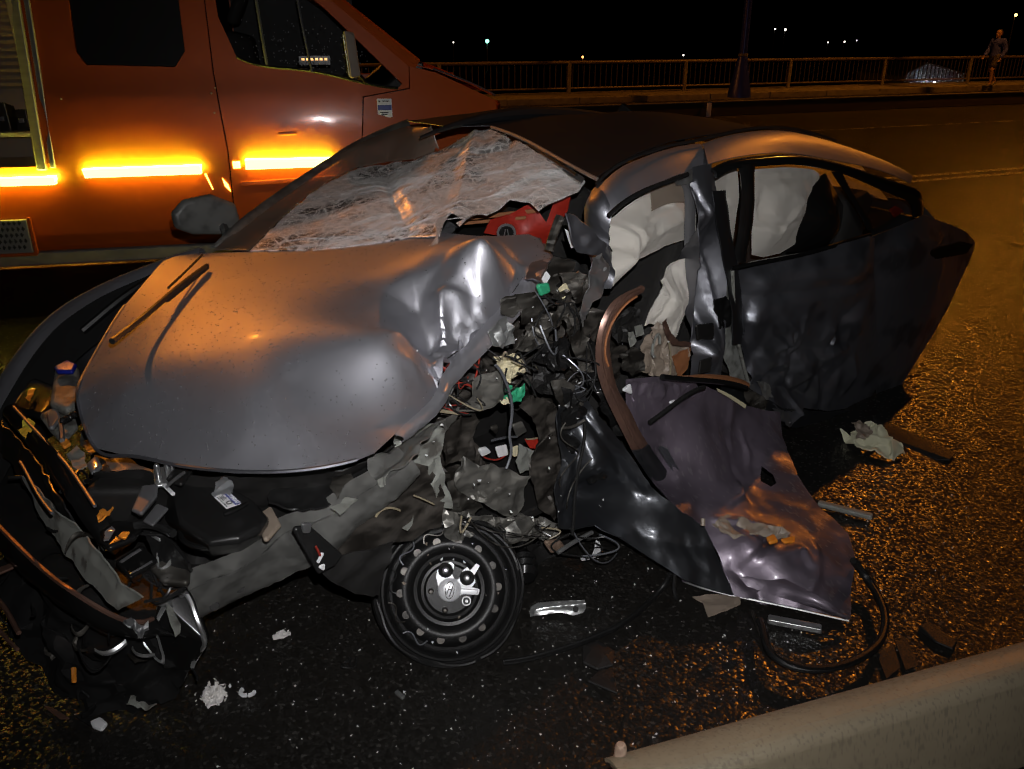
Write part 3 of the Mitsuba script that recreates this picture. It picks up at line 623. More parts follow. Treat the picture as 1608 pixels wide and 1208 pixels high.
for k in range(7):
    u = -.62 + k * .11; h = random.uniform(.09, .2); w = random.uniform(.06, .095)
    q = put('equipment', hull([(u, .14, 1.13), (u + w, .14, 1.13), (u, .3, 1.13), (u + w, .3, 1.13), (u + .01, .15, 1.13 + h), (u + w - .01, .15, 1.13 + h), (u + .01, .29, 1.13 + h * .8), (u + w - .01, .29, 1.13 + h * .8)], .008), 'black_plastic', cab)
    put('clip', box(u + .015, u + w - .02, .125, .131, 1.14 + h * .3, 1.165 + h * .3, .002), 'bright_metal', q)
# perforated steel step plate below
sp = put('step_plate', box(-1.1, .03, -.045, -.015, .44, .64, .006), 'alu', van)
for i in range(17):
    for k in range(5):
        u, z = -.46 + i * .028 + (k % 2) * .014, .465 + k * .036
        put('perforation', hull([(u, -.047, z), (u + .011, -.047, z + .013), (u, -.047, z + .026), (u - .006, -.047, z + .013)], .0015), 'black_matte', sp, smooth=False)
put('step_frame', cat(obox((-1.12, -.03, .43), (.045, -.03, .43), .02, .02), obox((.045, -.03, .43), (.04, -.03, .65), .02, .02, up=(0, 1, 0))), 'van_red', sp)
# wheels
for u, s in ((1.95, 0), (-2.1, 0), (1.95, 1), (-2.1, 1)):
    v0 = .03 if not s else 1.62
    w = put('wheel', lathe([(.16, 0), (.22, .01), (.30, .0), (.33, .03), (.345, .06), (.345, .17), (.32, .22), (.16, .22)], 40, axis=(0, 1, 0), at=(u, v0, .345)), 'rubber', van)
    put('hub', lathe([(0, .03), (.06, .03), (.08, .05), (.17, .02), (.175, .04), (.175, .2), (0, .2)], 32, axis=(0, 1, 0), at=(u, v0, .345)), 'grey_trim', w)
# beacon bar on the roof
put('beacon_bar', hull([(.3, .5, 2.50), (.3, 1.4, 2.50), (.55, .5, 2.50), (.55, 1.4, 2.50), (.34, .5, 2.60), (.34, 1.4, 2.60), (.51, .5, 2.6), (.51, 1.4, 2.6)], .02), 'blue_print', van)
# small rivets catching light along the door seam
for u, z in ((1.19, 1.36), (1.165, 1.33), (1.17, 1.22), (.34, 1.31)):
    r_ = trimesh.creation.icosphere(1, .006); r_.apply_translation((u, vside(z) - .003, z)); put('rivet', r_, 'bright_metal', van)
# ------------------------------------------------------------------ the wrecked car (car frame: s forward, t away, z up)
FRAME = CAR
car = thing('wrecked_car', 'crushed silver grey saloon car with buckled bonnet and shattered windscreen', 'car')
def C(name, mesh, m_, smooth=35, parent=None, **k): return put(name, mesh, m_, parent or car, smooth=smooth, **k)

# --- bonnet
hood_out = [(.021,1.344,.95),(.092,1.358,.95),(.147,1.34,.945),(.257,1.192,.93),(.377,1.045,.905),(.47,.915,.88),(.543,.811,.855),(.602,.723,.835),(.638,.652,.815),(.651,.598,.78),(.66,.531,.76),(.659,.489,.738),(.622,.373,.75),(.568,.239,.763),(.504,.109,.777),(.435,.005,.791),(.36,-.053,.797),(.283,-.082,.801),(.238,-.083,.803),(.149,-.031,.8),(.056,.011,.81),(-.027,.051,.825),(-.09,.103,.84),(-.169,.147,.86),(-.255,.179,.885),(-.351,.21,.915),(-.446,.241,.945),(-.515,.262,.985),(-.431,.104,1.03),(-.635,.263,1.03),(-.705,.396,1.055),(-.704,.44,1.06),(-.574,.508,1.06),(-.544,.668,1.05),(-.51,.763,1.035),(-.426,.87,1.01),(-.271,1.029,.98),(-.119,1.201,.96)]
hood_in = [(.345,.494,.94),(.342,.191,.915),(.083,.779,.965),(.074,.29,.985),(-.276,.572,1.03),(-.297,.346,1.06),(.334,.04,.844),(.45,.116,.832),(.261,.014,.836),(.492,.285,.848),(.185,.075,.888),(.576,.501,.85),(.292,.165,.909),(-.405,.25,1.06),(0,.118,.945),(.098,.038,.862),(.004,.062,.895),(-.185,.15,.945),(-.262,.302,1.02)]
dents = [
 ([(-.064,.323,1),(-.167,.352,1),(-.265,.307,1),(-.337,.226,1),(-.399,.188,1)], 0.024, .075, 'taper'),
 ([(-.236,.426,.98),(-.09,.165,.98),(.05,.006,.98),(.168,-.101,.98),(.207,-.138,.98)], 0.024, .050, 'taper'),
 ([(-.338,.277,1),(-.17,.139,1),(-.023,.015,1)], 0.022, .035, 'taper'),
 ([(-.38,.221,1),(-.182,.071,1),(-.025,-.036,1)], 0.016, .022, 'taper'),
 ([(-.252,.319,1),(-.074,.098,1),(.05,-.038,1)], -0.016, .024, 'taper'),
 ([(-.091,.486,1.05),(-.159,.336,1.05),(-.371,.381,1.05),(-.576,.302,1.05)], 0.013, .07, 'taper'),
 ([(-.584,.52,1.04),(-.534,.341,1.04),(-.553,.222,1.04)], -0.010, .03, 'taper'),
]
hood = panel(hood_out, hood_in, res=.011, creases=dents, thick=.003, face=(.2, -.2, 1), fold=[([(-.042,.117,.875),(-.121,.167,.92),(-.221,.268,.955),(-.3,.254,.99),(-.416,.207,1)], .036, .075, .13), ([(-.035,.087,.86),(-.123,.142,.9),(-.232,.22,.935),(-.309,.215,.975),(-.404,.183,1)], .020, .034, .10)])
hd = C('bonnet', hood, 'paint', 24)
C('bonnet_hem', tube(hood_out[4:18] , .0045, 90, 6), 'paint_dry', parent=hd)
def raindrops(mesh, n, r0, r1, seed, focus=None, spread=.3):
    rg = np.random.default_rng(seed); pts, fi_ = trimesh.sample.sample_surface(mesh, n * 6, seed=seed); out = []
    nn = mesh.face_normals[fi_]; dome = trimesh.creation.icosphere(1, 1.0)
    keep = nn[:, 2] > .3
    if focus is not None: keep &= rg.uniform(0, 1, len(pts)) < .12 + np.exp(-(np.linalg.norm(pts - np.array(focus), axis=1) / spread) ** 2)
    for q, w in list(zip(pts[keep], nn[keep]))[:n]:
        x, y, z = basis(w, (.3, .2, 1.)); r = rg.uniform(r0, r1); out.append(placed(dome, q, x * r, y * r * rg.uniform(.8, 1.3), z * r * .45))
    return cat(*out)
C('raindrops', raindrops(hood, 1500, .0011, .0026, 9, [(.308,.54,.94)][0]), 'water_drop', True, hd, kind='stuff')
# the ridge pressed along the far side of the bonnet
fa = [(-.524,.272,.985),(-.441,.236,.945),(-.347,.206,.915),(-.252,.175,.885),(-.166,.143,.86),(-.088,.099,.84),(-.025,.047,.825),(.058,.008,.81),(.151,-.034,.8)]
fb = [(-.565,.238,.965),(-.458,.189,.92),(-.371,.164,.89),(-.273,.133,.86),(-.177,.106,.83),(-.088,.064,.81),(-.022,.02,.795),(.047,-.004,.78),(.126,-.025,.77)]
C('folded_hem', strip(fa, fb, 70, 7, .010, 16, .003, 3, .012, .003), 'paint_flash_lit', 30, hd, label='bright crumpled folded edge of the bonnet')
# bonnet lining glimpsed under the rear corner
C('bonnet_corner', panel([(-.795,.488,1.03),(-.649,.272,1.03),(-.428,.09,1.03),(-.447,.172,1.02),(-.622,.328,1.02),(-.749,.488,1.02)], res=.014, amp=.012, freq=18, thick=.003, seed=5), 'paint_dry', parent=hd)
# black washer hose and cowl wiper lying over the far side
C('wiper_arm', tube([(.111,1.07,.97),(.192,.982,.97),(.305,.849,.97),(.43,.696,.97),(.56,.549,.97)], .008, 30, 6), 'black_plastic', parent=hd)
C('wiper_blade', obox(*[(.091,1.099,.965),(.326,.823,.965)], .012, .018, .003), 'black_plastic', parent=hd)
C('washer_hose', tube([(.057,1.217,.975),(.181,1.046,.975),(.291,.9,.975)], .0035, 20, 6), 'rubber', parent=hd)

# --- far front wing and its gutter
fo = [(-.047,1.46,.927),(.031,1.52,.905),(.128,1.57,.874),(.239,1.6,.841),(.348,1.62,.802),(.466,1.6,.757),(.567,1.56,.698),(.673,1.5,.616),(.836,1.4,.457)]
fi = [(.002,1.4,.927),(.081,1.44,.901),(.175,1.48,.863),(.282,1.5,.829),(.385,1.5,.791),(.484,1.48,.745),(.569,1.45,.684),(.668,1.38,.607),(.82,1.3,.456)]
C('front_wing', strip(fo, fi, 60, 7, .0025, 6, .003, 2, .02), 'paint', 40)
fl = [(s, t + .03, .32) for s, t, z in fo]
C('front_wing_side', strip(fo, fl, 60, 6, .006, 5, .003, 4, .03), 'paint_shaded', 40)
C('wing_gutter', strip(fi, [(s - .02, t - .10, z - .09) for s, t, z in fi], 60, 5, .006, 9, .003, 6), 'black_plastic')
C('wing_gutter_rail', tube([(.054,1.34,.925),(.141,1.34,.904),(.258,1.34,.864),(.348,1.34,.816),(.437,1.34,.762)], .012, 40, 7), 'black_gloss')

# --- windscreen
def cracks(p, n, uv):
    x, y = uv.x + .012 * noise(uv.x * 30, uv.y * 30), uv.y + .012 * noise(uv.x * 30 + 7, uv.y * 30)
    a1, a2, _ = voronoi(x * 20, y * 20)
    b1, b2, _ = voronoi(x * 46 + 3, y * 46)
    c1, c2, _ = voronoi(x * 100 + 9, y * 100)
    # rays running out of the two blows
    def rays(cx, cy, k):
        dx, dy = x - cx, y - cy
        r = dr.sqrt(dx * dx + dy * dy); th = dr.atan2(dy, dx) * k + 2.2 * noise(r * 9 + cx * 10, th_seed)
        w = dr.abs(th - dr.floor(th) - .5)
        return 1 - smoothstep(.0, .10 + .018 / (r + .03), w)
    th_seed = 3.0
    ry = dr.maximum(rays(-.22, -.02, 4.5), rays(.18, .05, 5.5))
    line = dr.maximum(1 - smoothstep(.02, .13, a2 - a1), .85 * (1 - smoothstep(.02, .16, b2 - b1)))
    dens = fbm(uv.x * 5 + 2, uv.y * 5, 0, 3)
    line = dr.maximum(line, .8 * smoothstep(.42, .62, dens) * (1 - smoothstep(.03, .3, c2 - c1)))
    line = dr.maximum(line, ry * .8)
    haze = .30 + .45 * smoothstep(.38, .66, dens)
    return line, haze, dens
def crack_w(p, n, uv):
    l, h, d = cracks(p, n, uv)
    return dr.clip(dr.maximum(l * .9, h), 0, .97)
scene['glass_clear'] = {'type': 'thindielectric', 'int_ior': 1.5}
scene['cracked_glass'] = two({'type': 'principled', 'base_color': proc(lambda p, n, uv: mix(mix((.06, .055, .05), (.50, .48, .46), smoothstep(.34, .60, cracks(p, n, uv)[2])), (.92, .89, .86), cracks(p, n, uv)[0])), 'roughness': .30, 'specular': .8})
scene['wet_glass'] = {'type': 'principledthin', 'base_color': proc(lambda p, n, uv: mix((.6, .59, .58), (.98, .97, .96), noise(p.x * 90, p.y * 90, p.z * 90))), 'roughness': .35, 'diff_trans': 1.7, 'spec_trans': 0.0}
scene['glass_van_tint'] = {'type': 'blendbsdf', 'weight': .42, 'a': {'type': 'ref', 'id': 'glass_clear'}, 'b': two({'type': 'principled', 'base_color': rgb(.24, .19, .15), 'roughness': .3, 'specular': .7})}  # brown part puts the van reflection into the glass colour
# the crazed white part that bulges inwards and is torn open over the steering wheel
ws_out = [(-.107,1.213,.962),(-.246,1.355,.98),(-.404,1.518,1),(-.596,1.679,1.03),(-.781,1.805,1.058),(-.967,1.879,1.087),(-1.083,1.822,1.105),(-1.122,1.653,1.13),(-1.204,1.569,1.17),(-1.34,1.574,1.22),(-1.342,1.388,1.27),(-1.29,1.194,1.26),(-1.188,.944,1.235),(-1.104,.704,1.21),(-1.081,.558,1.175),(-.999,.509,1.155),(-.917,.5,1.14),(-.855,.504,1.13),(-.79,.485,1.12),(-.823,.563,1.13),(-.802,.644,1.13),(-.724,.613,1.11),(-.656,.592,1.105),(-.651,.659,1.1),(-.594,.636,1.09),(-.616,.738,1.095),(-.569,.705,1.085),(-.468,.602,1.06),(-.456,.76,1.035),(-.399,.828,1.015),(-.252,.994,.985)]
ws_in = [(-.756,1.271,1.085),(-.559,1.241,1.04),(-.85,1.063,1.125),(-.991,1.004,1.165),(-.606,.974,1.05),(-.962,.824,1.165),(-1.115,1.275,1.2),(-.953,.645,1.165),(-.441,1.23,1.01)]
ws_cr = [([(-2.044,2.22,1.15),(-1.273,1.376,1.15),(-.795,.907,1.15),(-.444,.532,1.15)], -.02, .06, 'taper'), ([(-1.631,1.401,1.15),(-1.222,1.117,1.15),(-1.143,1.187,1.15),(-1.026,1.291,1.15)], .025, .05, 'taper'), ([(-1.159,1.938,1.08),(-.757,1.309,1.08),(-.461,.765,1.08)], .02, .05, 'taper'), ([(-.792,.732,1.15),(-.981,.741,1.15),(-1.122,.654,1.15)], -.015, .04, 'taper')]
ws = C('windscreen', panel(ws_out, ws_in, res=.012, creases=ws_cr, amp=.010, freq=7, fine=.002, thick=.004, face=(.6, -.1, .8), seed=21), 'cracked_glass', True)
# the smoother strip still lying against the far pillar
C('windscreen_edge', panel([(-.033,1.342,.955),(-.135,1.425,.98),(-.32,1.592,1.015),(-.539,1.741,1.06),(-.772,1.891,1.11),(-.967,1.992,1.15),(-1.174,2.036,1.2),(-1.244,1.866,1.255),(-1.156,1.455,1.28),(-1.327,1.37,1.275),(-1.347,1.574,1.225),(-1.206,1.572,1.175),(-1.125,1.657,1.135),(-1.086,1.826,1.11),(-.97,1.883,1.092),(-.783,1.808,1.063),(-.597,1.68,1.035),(-.405,1.517,1.005),(-.246,1.354,.985),(-.102,1.213,.965)], res=.014, amp=.003, freq=10, fine=.001, thick=.004, face=(.6, -.1, .8), seed=23), 'glass_van_tint', True, ws)
# the flap of torn laminate hanging over the cowl
C('torn_flap', strip([(-.609,.729,1.095),(-.523,.652,1.085),(-.405,.523,1.075),(-.328,.459,1.06),(-.309,.471,1.055)], [(-.56,.721,1.09),(-.461,.61,1.08),(-.373,.519,1.065),(-.335,.501,1.055),(-.324,.495,1.05)], 24, 5, .006, 25, .003, 8), 'cracked_glass', True, ws)
C('torn_flap', strip([(-.522,.583,1.1),(-.58,.611,1.1),(-.647,.634,1.1)], [(-.524,.567,1.09),(-.554,.592,1.09),(-.652,.667,1.09)], 12, 3, .004, 25, .002, 9), 'cracked_glass', True, ws)
mat('glitter', (.80, .78, .75), .15)
def scatter_chips(outline, n, size, seed, jit=.004, inner=()):
    """Loose glass chips lying over a patch, one mesh."""
    m = panel(outline, inner, res=.02, thick=.001, seed=seed); rg = np.random.default_rng(seed)
    pts, fi_ = trimesh.sample.sample_surface(m, n, seed=seed); out = []
    for q in pts:
        s = size * rg.uniform(.5, 1.5); o = rg.normal(0, 1, (5, 3)); o = o / np.linalg.norm(o, axis=1, keepdims=True) * s
        out.append(hull(q + o + np.array([0, 0, s * .4 + jit * rg.uniform(0, 1)])))
    return cat(*out)
def crack_net(outline, inner, centres, seed):
    """Cracks as fine raised white lines lying on the sheet: rays from the blows, rings between them, loose scratches."""
    m = panel(outline, inner, res=.012, creases=ws_cr, amp=.010, freq=7, fine=.002, thick=.004, face=(.6, -.1, .8), seed=21)
    v, uv = np.array(m.vertices)[:len(m.vertices) // 2], m.metadata['uv'][:len(m.vertices) // 2]
    tr = cKDTree(uv); rg = np.random.default_rng(seed); out = []; cu = [uv[np.argmin(np.linalg.norm(v - np.array(c), axis=1))] for c in centres]
    def lay(p2, r):
        d, k = tr.query(p2, k=3); ok = d[:, 0] < .02
        if ok.sum() < 3: return
        w = 1 / (d + 1e-4); w /= w.sum(1, keepdims=True)
        q = (v[k] * w[..., None]).sum(1)[ok] + np.array([.002, -.002, .003]); out.append(tube(q, r, len(q), 4))
    for c in cu:
        n = int(rg.integers(26, 38)); a0 = np.sort(rg.uniform(0, 6.283, n))
        for a in a0:
            L = rg.uniform(.10, .42); s = np.linspace(.01, L, int(L / .02) + 3)
            aa = a + np.cumsum(rg.normal(0, .03, len(s))) * .5
            lay(c + np.c_[s * np.cos(aa), s * np.sin(aa)], rg.uniform(.0004, .0008))
        for R in (.03, .055, .085, .12, .17, .23):
            for k in range(5):
                b = rg.uniform(0, 6.283); an = np.linspace(b, b + rg.uniform(.4, 1.3), 8); rr = R * (1 + rg.normal(0, .06, 8))
                lay(c + np.c_[rr * np.cos(an), rr * np.sin(an)], rg.uniform(.0003, .0007))
    lo, hi = uv.min(0), uv.max(0)
    for k in range(110):
        p0 = rg.uniform(lo, hi); a = rg.uniform(0, 6.283); s = np.linspace(0, rg.uniform(.03, .12), 6)
        lay(p0 + np.c_[s * np.cos(a), s * np.sin(a)] + rg.normal(0, .003, (6, 2)), rg.uniform(.0003, .0007))
    return cat(*out)
C('crack_lines', crack_net(ws_out, ws_in, [(-.397,.972,1.1),(-.904,1.216,1.15),(-.462,.881,1.04),(-.994,.896,1.2),(-.935,.627,1.18)], 6), 'white_print', 40, ws, kind='stuff')
C('glass_chips', scatter_chips(ws_out, 500, .0026, 3, .012, ws_in), 'glitter', False, ws, kind='stuff')
# far pillar, roof, rails
C('windscreen_pillar', strip([(-.039,1.39,.95),(-.118,1.441,.98),(-.309,1.602,1.02),(-.551,1.774,1.065),(-.91,2.013,1.13),(-1.232,2.184,1.19),(-1.396,2.081,1.26)], [(-.064,1.385,.94),(-.13,1.406,.97),(-.308,1.537,1.01),(-.539,1.698,1.055),(-.878,1.914,1.12),(-1.18,2.058,1.18),(-1.318,1.95,1.25)], 40, 5, .002, 9, .004, 3, .012), 'rail_grey', label='pale scraped far windscreen pillar')
roof = panel([(-1.295,1.936,1.27),(-1.191,1.5,1.285),(-1.365,1.414,1.28),(-1.212,.97,1.25),(-1.081,.668,1.225),(-1.035,.461,1.2),(-1.06,.456,1.215),(-1.252,.47,1.265),(-1.433,.475,1.29),(-1.574,.449,1.3),(-1.78,.439,1.305),(-1.965,.401,1.305),(-2.137,.316,1.285)] + [(-2.25, .33, 1.25), (-2.75, .42, 1.12), (-2.80, 1.0, 1.16), (-2.70, 1.38, 1.15), (-2.2, 1.45, 1.25)] + [(-1.971,1.864,1.31),(-1.674,1.919,1.285)], [(-1.7, .9, 1.345), (-2.2, .9, 1.30), (-1.9, .45, 1.30)], res=.03, amp=.004, freq=6, thick=.003, face=(0, 0, 1), creases=[([(-1.199,1.218,1.3),(-.981,.71,1.3),(-.616,.066,1.3)], -.018, .05)])
C('roof', roof, 'paint_shaded', 40)
C('roof_edge_trim', tube([(-1.338,1.365,1.28),(-1.211,.969,1.255),(-1.066,.602,1.22),(-1.018,.439,1.2)], .007, 24, 6), 'alu')
C('roof_edge_trim', tube([(-1.417,1.337,1.25),(-1.161,.865,1.235),(-1.034,.554,1.2)], .006, 24, 6), 'black_plastic')
C('windscreen_bracket', panel([(-1.131,.806,1.22),(-1.181,.809,1.22),(-1.052,.531,1.19),(-1.009,.507,1.18)], res=.012, amp=.006, thick=.004), 'galvanized')
fm = C('far_mirror', hull([(-.081,1.78,1.004),(-.121,1.78,1.038),(-.22,1.78,1.046),(-.299,1.78,1.006),(-.308,1.78,.953),(-.255,1.78,.924),(-.137,1.78,.941),(-.085,1.78,.968)] + [(-.143,1.9,.972),(-.266,1.9,1.008),(-.339,1.9,.941),(-.225,1.9,.919)], .022), 'rail_grey', label='grey far door mirror in front of the red van')
C('mirror_stalk', tube([(-.257,1.78,.934),(-.192,1.6,.932),(-.137,1.5,.929)], .018, 8, 7), 'black_plastic', parent=fm)
# near side roof rail in two bent halves with the kink over the centre pillar
ru = [(-.897,.36,1.141),(-.95,.37,1.187),(-1.045,.38,1.233),(-1.173,.38,1.263),(-1.315,.38,1.281),(-1.416,.38,1.286),(-1.476,.38,1.286)]
rl = [(-.91,.3,1.103),(-.895,.24,1.142),(-1.001,.24,1.185),(-1.114,.24,1.209),(-1.227,.24,1.223),(-1.29,.24,1.225),(-1.331,.24,1.233)]
C('roof_rail', strip(ru, rl, 50, 9, .003, 8, .004, 2, .026, .0006), 'paint', 40)
ru2 = [(-1.472,.36,1.284),(-1.578,.36,1.3),(-1.726,.36,1.308),(-1.932,.36,1.303),(-2.176,.36,1.271),(-2.442,.36,1.212),(-2.756,.36,1.131),(-3.04,.36,1.052),(-3.226,.36,.996)]
rl2 = [(-1.289,.19,1.251),(-1.389,.19,1.259),(-1.541,.19,1.261),(-1.759,.19,1.249),(-1.984,.19,1.215),(-2.202,.19,1.176),(-2.479,.19,1.124),(-2.706,.19,1.069),(-3.087,.28,.977)]
C('roof_rail', strip(ru2, rl2, 60, 9, .002, 6, .004, 3, .026, .0003), 'paint', 40)
C('kinked_joint', panel([(-1.412,.36,1.284),(-1.464,.36,1.284),(-1.466,.32,1.261),(-1.362,.22,1.233),(-1.311,.19,1.203),(-1.298,.22,1.226),(-1.374,.3,1.249)], res=.010, amp=.007, freq=22, thick=.003, seed=9, creases=[([(-1.256,.24,1.315),(-1.326,.24,1.268),(-1.371,.24,1.212)], .02, .02)]), 'paint_dry', 30)
C('rail_gutter', tube([(-.883,.32,1.212),(-.97,.32,1.259),(-1.093,.32,1.287),(-1.237,.32,1.304),(-1.385,.32,1.309),(-1.526,.32,1.318),(-1.668,.32,1.326),(-1.873,.32,1.322),(-2.112,.32,1.291),(-2.373,.32,1.234)], .006, 60, 6), 'black_plastic')
C('rail_gutter', tube([(-.824,.21,1.136),(-.954,.21,1.187),(-1.084,.21,1.208),(-1.208,.21,1.224)], .008, 24, 6), 'black_plastic')
# near windscreen pillar, crushed
C('windscreen_pillar', strip([(-.927,.36,1.186),(-.889,.36,1.125),(-.898,.36,1.062),(-.801,.26,1.011),(-.781,.2,.944)], [(-.878,.24,1.132),(-.868,.24,1.101),(-.866,.24,1.037),(-.82,.18,1.002),(-.774,.14,.934)], 30, 8, .03, 12, .003, 4, .03, .004), 'paint_dry', 28)
C('door_mirror', panel([(-.546,.12,1.194),(-.581,.12,1.186),(-.657,.12,1.132),(-.72,.12,1.081),(-.717,.12,1.043),(-.647,.12,1.066),(-.602,.12,1.077),(-.569,.12,1.126)], [(-.525,.02,1.14)], res=.010, amp=.010, freq=20, thick=.004, seed=14), 'paint_dry', 25, label='crushed near door mirror shell')
C('mirror_base', tube([(-.606,.2,1.167),(-.582,.2,1.122),(-.562,.2,1.073)], .014, 14, 7), 'dirty_metal')
C('mirror_glass', panel([(-.588,.16,1.139),(-.609,.16,1.125),(-.632,.16,1.08),(-.616,.16,1.079)], res=.01, thick=.004), 'white_plastic')
C('pillar_plate', panel([(-.66,.3,1.023),(-.783,.3,.982),(-.771,.3,.925),(-.715,.3,.873),(-.63,.3,.927)], res=.014, amp=.015, thick=.003, seed=4), 'dirty_metal')

# --- centre pillar
bp_o = [(-1.219,.2,1.248),(-1.317,.2,1.252),(-1.369,.2,1.152),(-1.43,.2,1.011),(-1.423,.16,.856),(-1.414,.14,.695),(-1.424,.14,.542),(-1.431,.15,.439),(-1.257,.16,.484),(-1.23,.15,.637),(-1.243,.16,.797),(-1.235,.16,.958),(-1.205,.16,1.113)]
bp_i = [(-1.231,.13,1.093),(-1.229,.1,.926),(-1.228,.09,.748),(-1.25,.1,.598)]
C('centre_pillar', panel(bp_o, bp_i, res=.009, thick=.004, amp=.005, freq=14, seed=6, creases=[([(-1.214,.15,1.197),(-1.244,.15,1.067),(-1.287,.15,.906),(-1.308,.15,.715),(-1.319,.15,.491)], .02, .016), ([(-1.3,.15,1.103),(-1.368,.15,.868),(-1.388,.15,.649),(-1.393,.15,.47)], -.014, .014), ([(-1.199,.15,1.116),(-1.242,.15,.914),(-1.269,.15,.676)], -.012, .012), ([(-1.204,.12,.64),(-1.284,.12,.657),(-1.378,.12,.597)], .014, .02, 'taper')]), 'paint_dry', 28)
C('pillar_trim', strip([(-1.235,.27,1.193),(-1.267,.27,1.164),(-1.29,.27,1.064),(-1.305,.27,.926),(-1.318,.27,.772)], [(-1.286,.25,1.194),(-1.305,.25,1.162),(-1.326,.25,1.062),(-1.338,.25,.924),(-1.336,.25,.772)], 20, 5, .004, 9, .006, 3, .008), 'grey_trim', label='grey plastic pillar lining')
C('pillar_bracket', panel([(-1.175,.24,1.203),(-1.261,.24,1.232),(-1.292,.24,1.212),(-1.275,.24,1.179),(-1.205,.24,1.183)], res=.01, amp=.012, freq=25, thick=.004), 'galvanized')
C('pillar_edge', strip([(-1.253,.14,1.173),(-1.307,.12,.975),(-1.376,.1,.76),(-1.411,.1,.607)], [(-1.407,.2,1.148),(-1.499,.2,.93),(-1.583,.2,.694),(-1.604,.2,.533)], 24, 6, .012, 12, .003, 9, .02), 'paint_shaded')
C('door_latch', hull([(-1.18,.1,.728),(-1.27,.1,.713),(-1.278,.1,.663),(-1.194,.1,.679)] + [(-1.265,.16,.694),(-1.367,.16,.621)], .006), 'black_plastic')
C('striker_plate', hull([(-1.2,.085,.596),(-1.26,.085,.595),(-1.26,.085,.546),(-1.199,.085,.553)], .004), 'black_matte')

# --- rear door: frame, skin
C('door_frame', strip([(-1.306,.19,1.233),(-1.39,.19,1.25),(-1.559,.19,1.252),(-1.796,.19,1.239),(-2.035,.19,1.201),(-2.308,.19,1.141),(-2.616,.19,1.067),(-2.894,.19,.997),(-3.039,.19,.939),(-3.09,.19,.853)], [(-1.304,.16,1.207),(-1.374,.16,1.225),(-1.535,.16,1.223),(-1.753,.16,1.209),(-1.98,.16,1.175),(-2.225,.16,1.121),(-2.532,.16,1.03),(-2.764,.16,.964),(-2.872,.16,.922),(-2.926,.16,.855)], 60, 6, .002, 8, .012, 5, .012), 'black_gloss')
C('door_post', strip([(-1.423,.17,1.241),(-1.467,.17,1.167),(-1.476,.17,1.077),(-1.477,.17,.986),(-1.454,.17,.891)], [(-1.524,.16,1.237),(-1.531,.16,1.161),(-1.55,.16,1.069),(-1.544,.16,.977),(-1.53,.16,.88)], 30, 6, .006, 15, .014, 3, .015, .002), 'black_gloss')
C('door_front_seal', tube([(-1.464,.15,.898),(-1.448,.15,.806),(-1.454,.15,.683)], .007, 20, 6), 'rubber')
dk = [(-1.505,.2,.853),(-1.676,.17,.856),(-1.881,.13,.856),(-2.048,.09,.872),(-2.254,.05,.887),(-2.331,.06,.865),(-2.367,.06,.733),(-2.549,.1,.515),(-2.675,.1,.235),(-2.76,.12,.039),(-2.74,.14,-.051),(-2.33,.14,.039),(-2.075,.13,.139),(-1.996,.1,.128),(-1.935,.09,.1),(-1.89,.1,.146),(-1.826,.12,.224),(-1.731,.14,.286),(-1.649,.15,.362),(-1.586,.16,.495),(-1.537,.17,.609),(-1.519,.19,.734)]
dki = [(-1.633,.135,.799),(-1.905,.08,.795),(-2.166,.035,.821),(-1.599,.155,.701),(-2.177,.03,.759),(-1.915,.075,.727),(-1.752,.13,.622),(-2.054,.085,.65),(-2.017,.14,.391),(-2.303,.11,.327),(-1.724,.12,.472),(-1.884,.13,.256),(-2.404,.09,.429)]
dcr = [([(-1.359,.06,.745),(-1.528,.06,.743),(-1.797,.06,.718),(-2.151,.06,.69),(-2.384,.06,.685)], .025, .05, 'taper'),
       ([(-1.334,.06,.843),(-1.551,.06,.83),(-1.916,.06,.803),(-2.338,.06,.783)], -.010, .06, 'taper'),
       ([(-1.485,.1,.689),(-1.496,.1,.586),(-1.562,.1,.466)], -.03, .035, 'taper'),
       ([(-1.582,.1,.702),(-1.565,.1,.621),(-1.605,.1,.508)], .030, .035, 'taper'),
       ([(-1.747,.1,.631),(-1.89,.1,.545),(-1.874,.1,.495),(-1.759,.1,.501)], -.016, .022, 'taper'),
       ([(-1.931,.1,.612),(-1.921,.1,.538),(-1.897,.1,.516)], -.018, .022, 'taper'),
       ([(-1.838,.1,.365),(-1.945,.1,.248),(-2.025,.1,.134),(-1.973,.1,.096)], -.026, .020, 'taper'),
       ([(-1.658,.1,.424),(-1.731,.1,.338),(-1.787,.1,.254)], -.022, .018, 'taper'),
       ([(-2.394,.1,.307),(-2.479,.1,.19),(-2.413,.1,.099)], -.022, .05, 'taper'),
       ([(-1.634,.1,.54),(-1.837,.1,.448),(-2.154,.1,.397),(-2.374,.1,.403)], .020, .05, 'taper'),
       ([(-2.019,.1,.315),(-2.191,.1,.268)], -.012, .02, 'taper')]
rd = C('rear_door', panel(dk, dki, res=.010, creases=dcr, amp=.003, freq=5, fold=[([(-1.467,.1,.741),(-1.585,.1,.565),(-1.837,.1,.448),(-1.989,.1,.235),(-1.721,.1,.341),(-2.201,.1,.235),(-2.243,.1,.464)], .055, .12, .24)], thick=.003, face=(0, -1, .1), seed=31), 'paint_side', 35)
C('door_edge', tube([(-1.376,.11,.889),(-1.403,.11,.776),(-1.49,.14,.628),(-1.561,.15,.505),(-1.64,.15,.365)], .007, 40, 6), 'pale_grey', parent=rd)
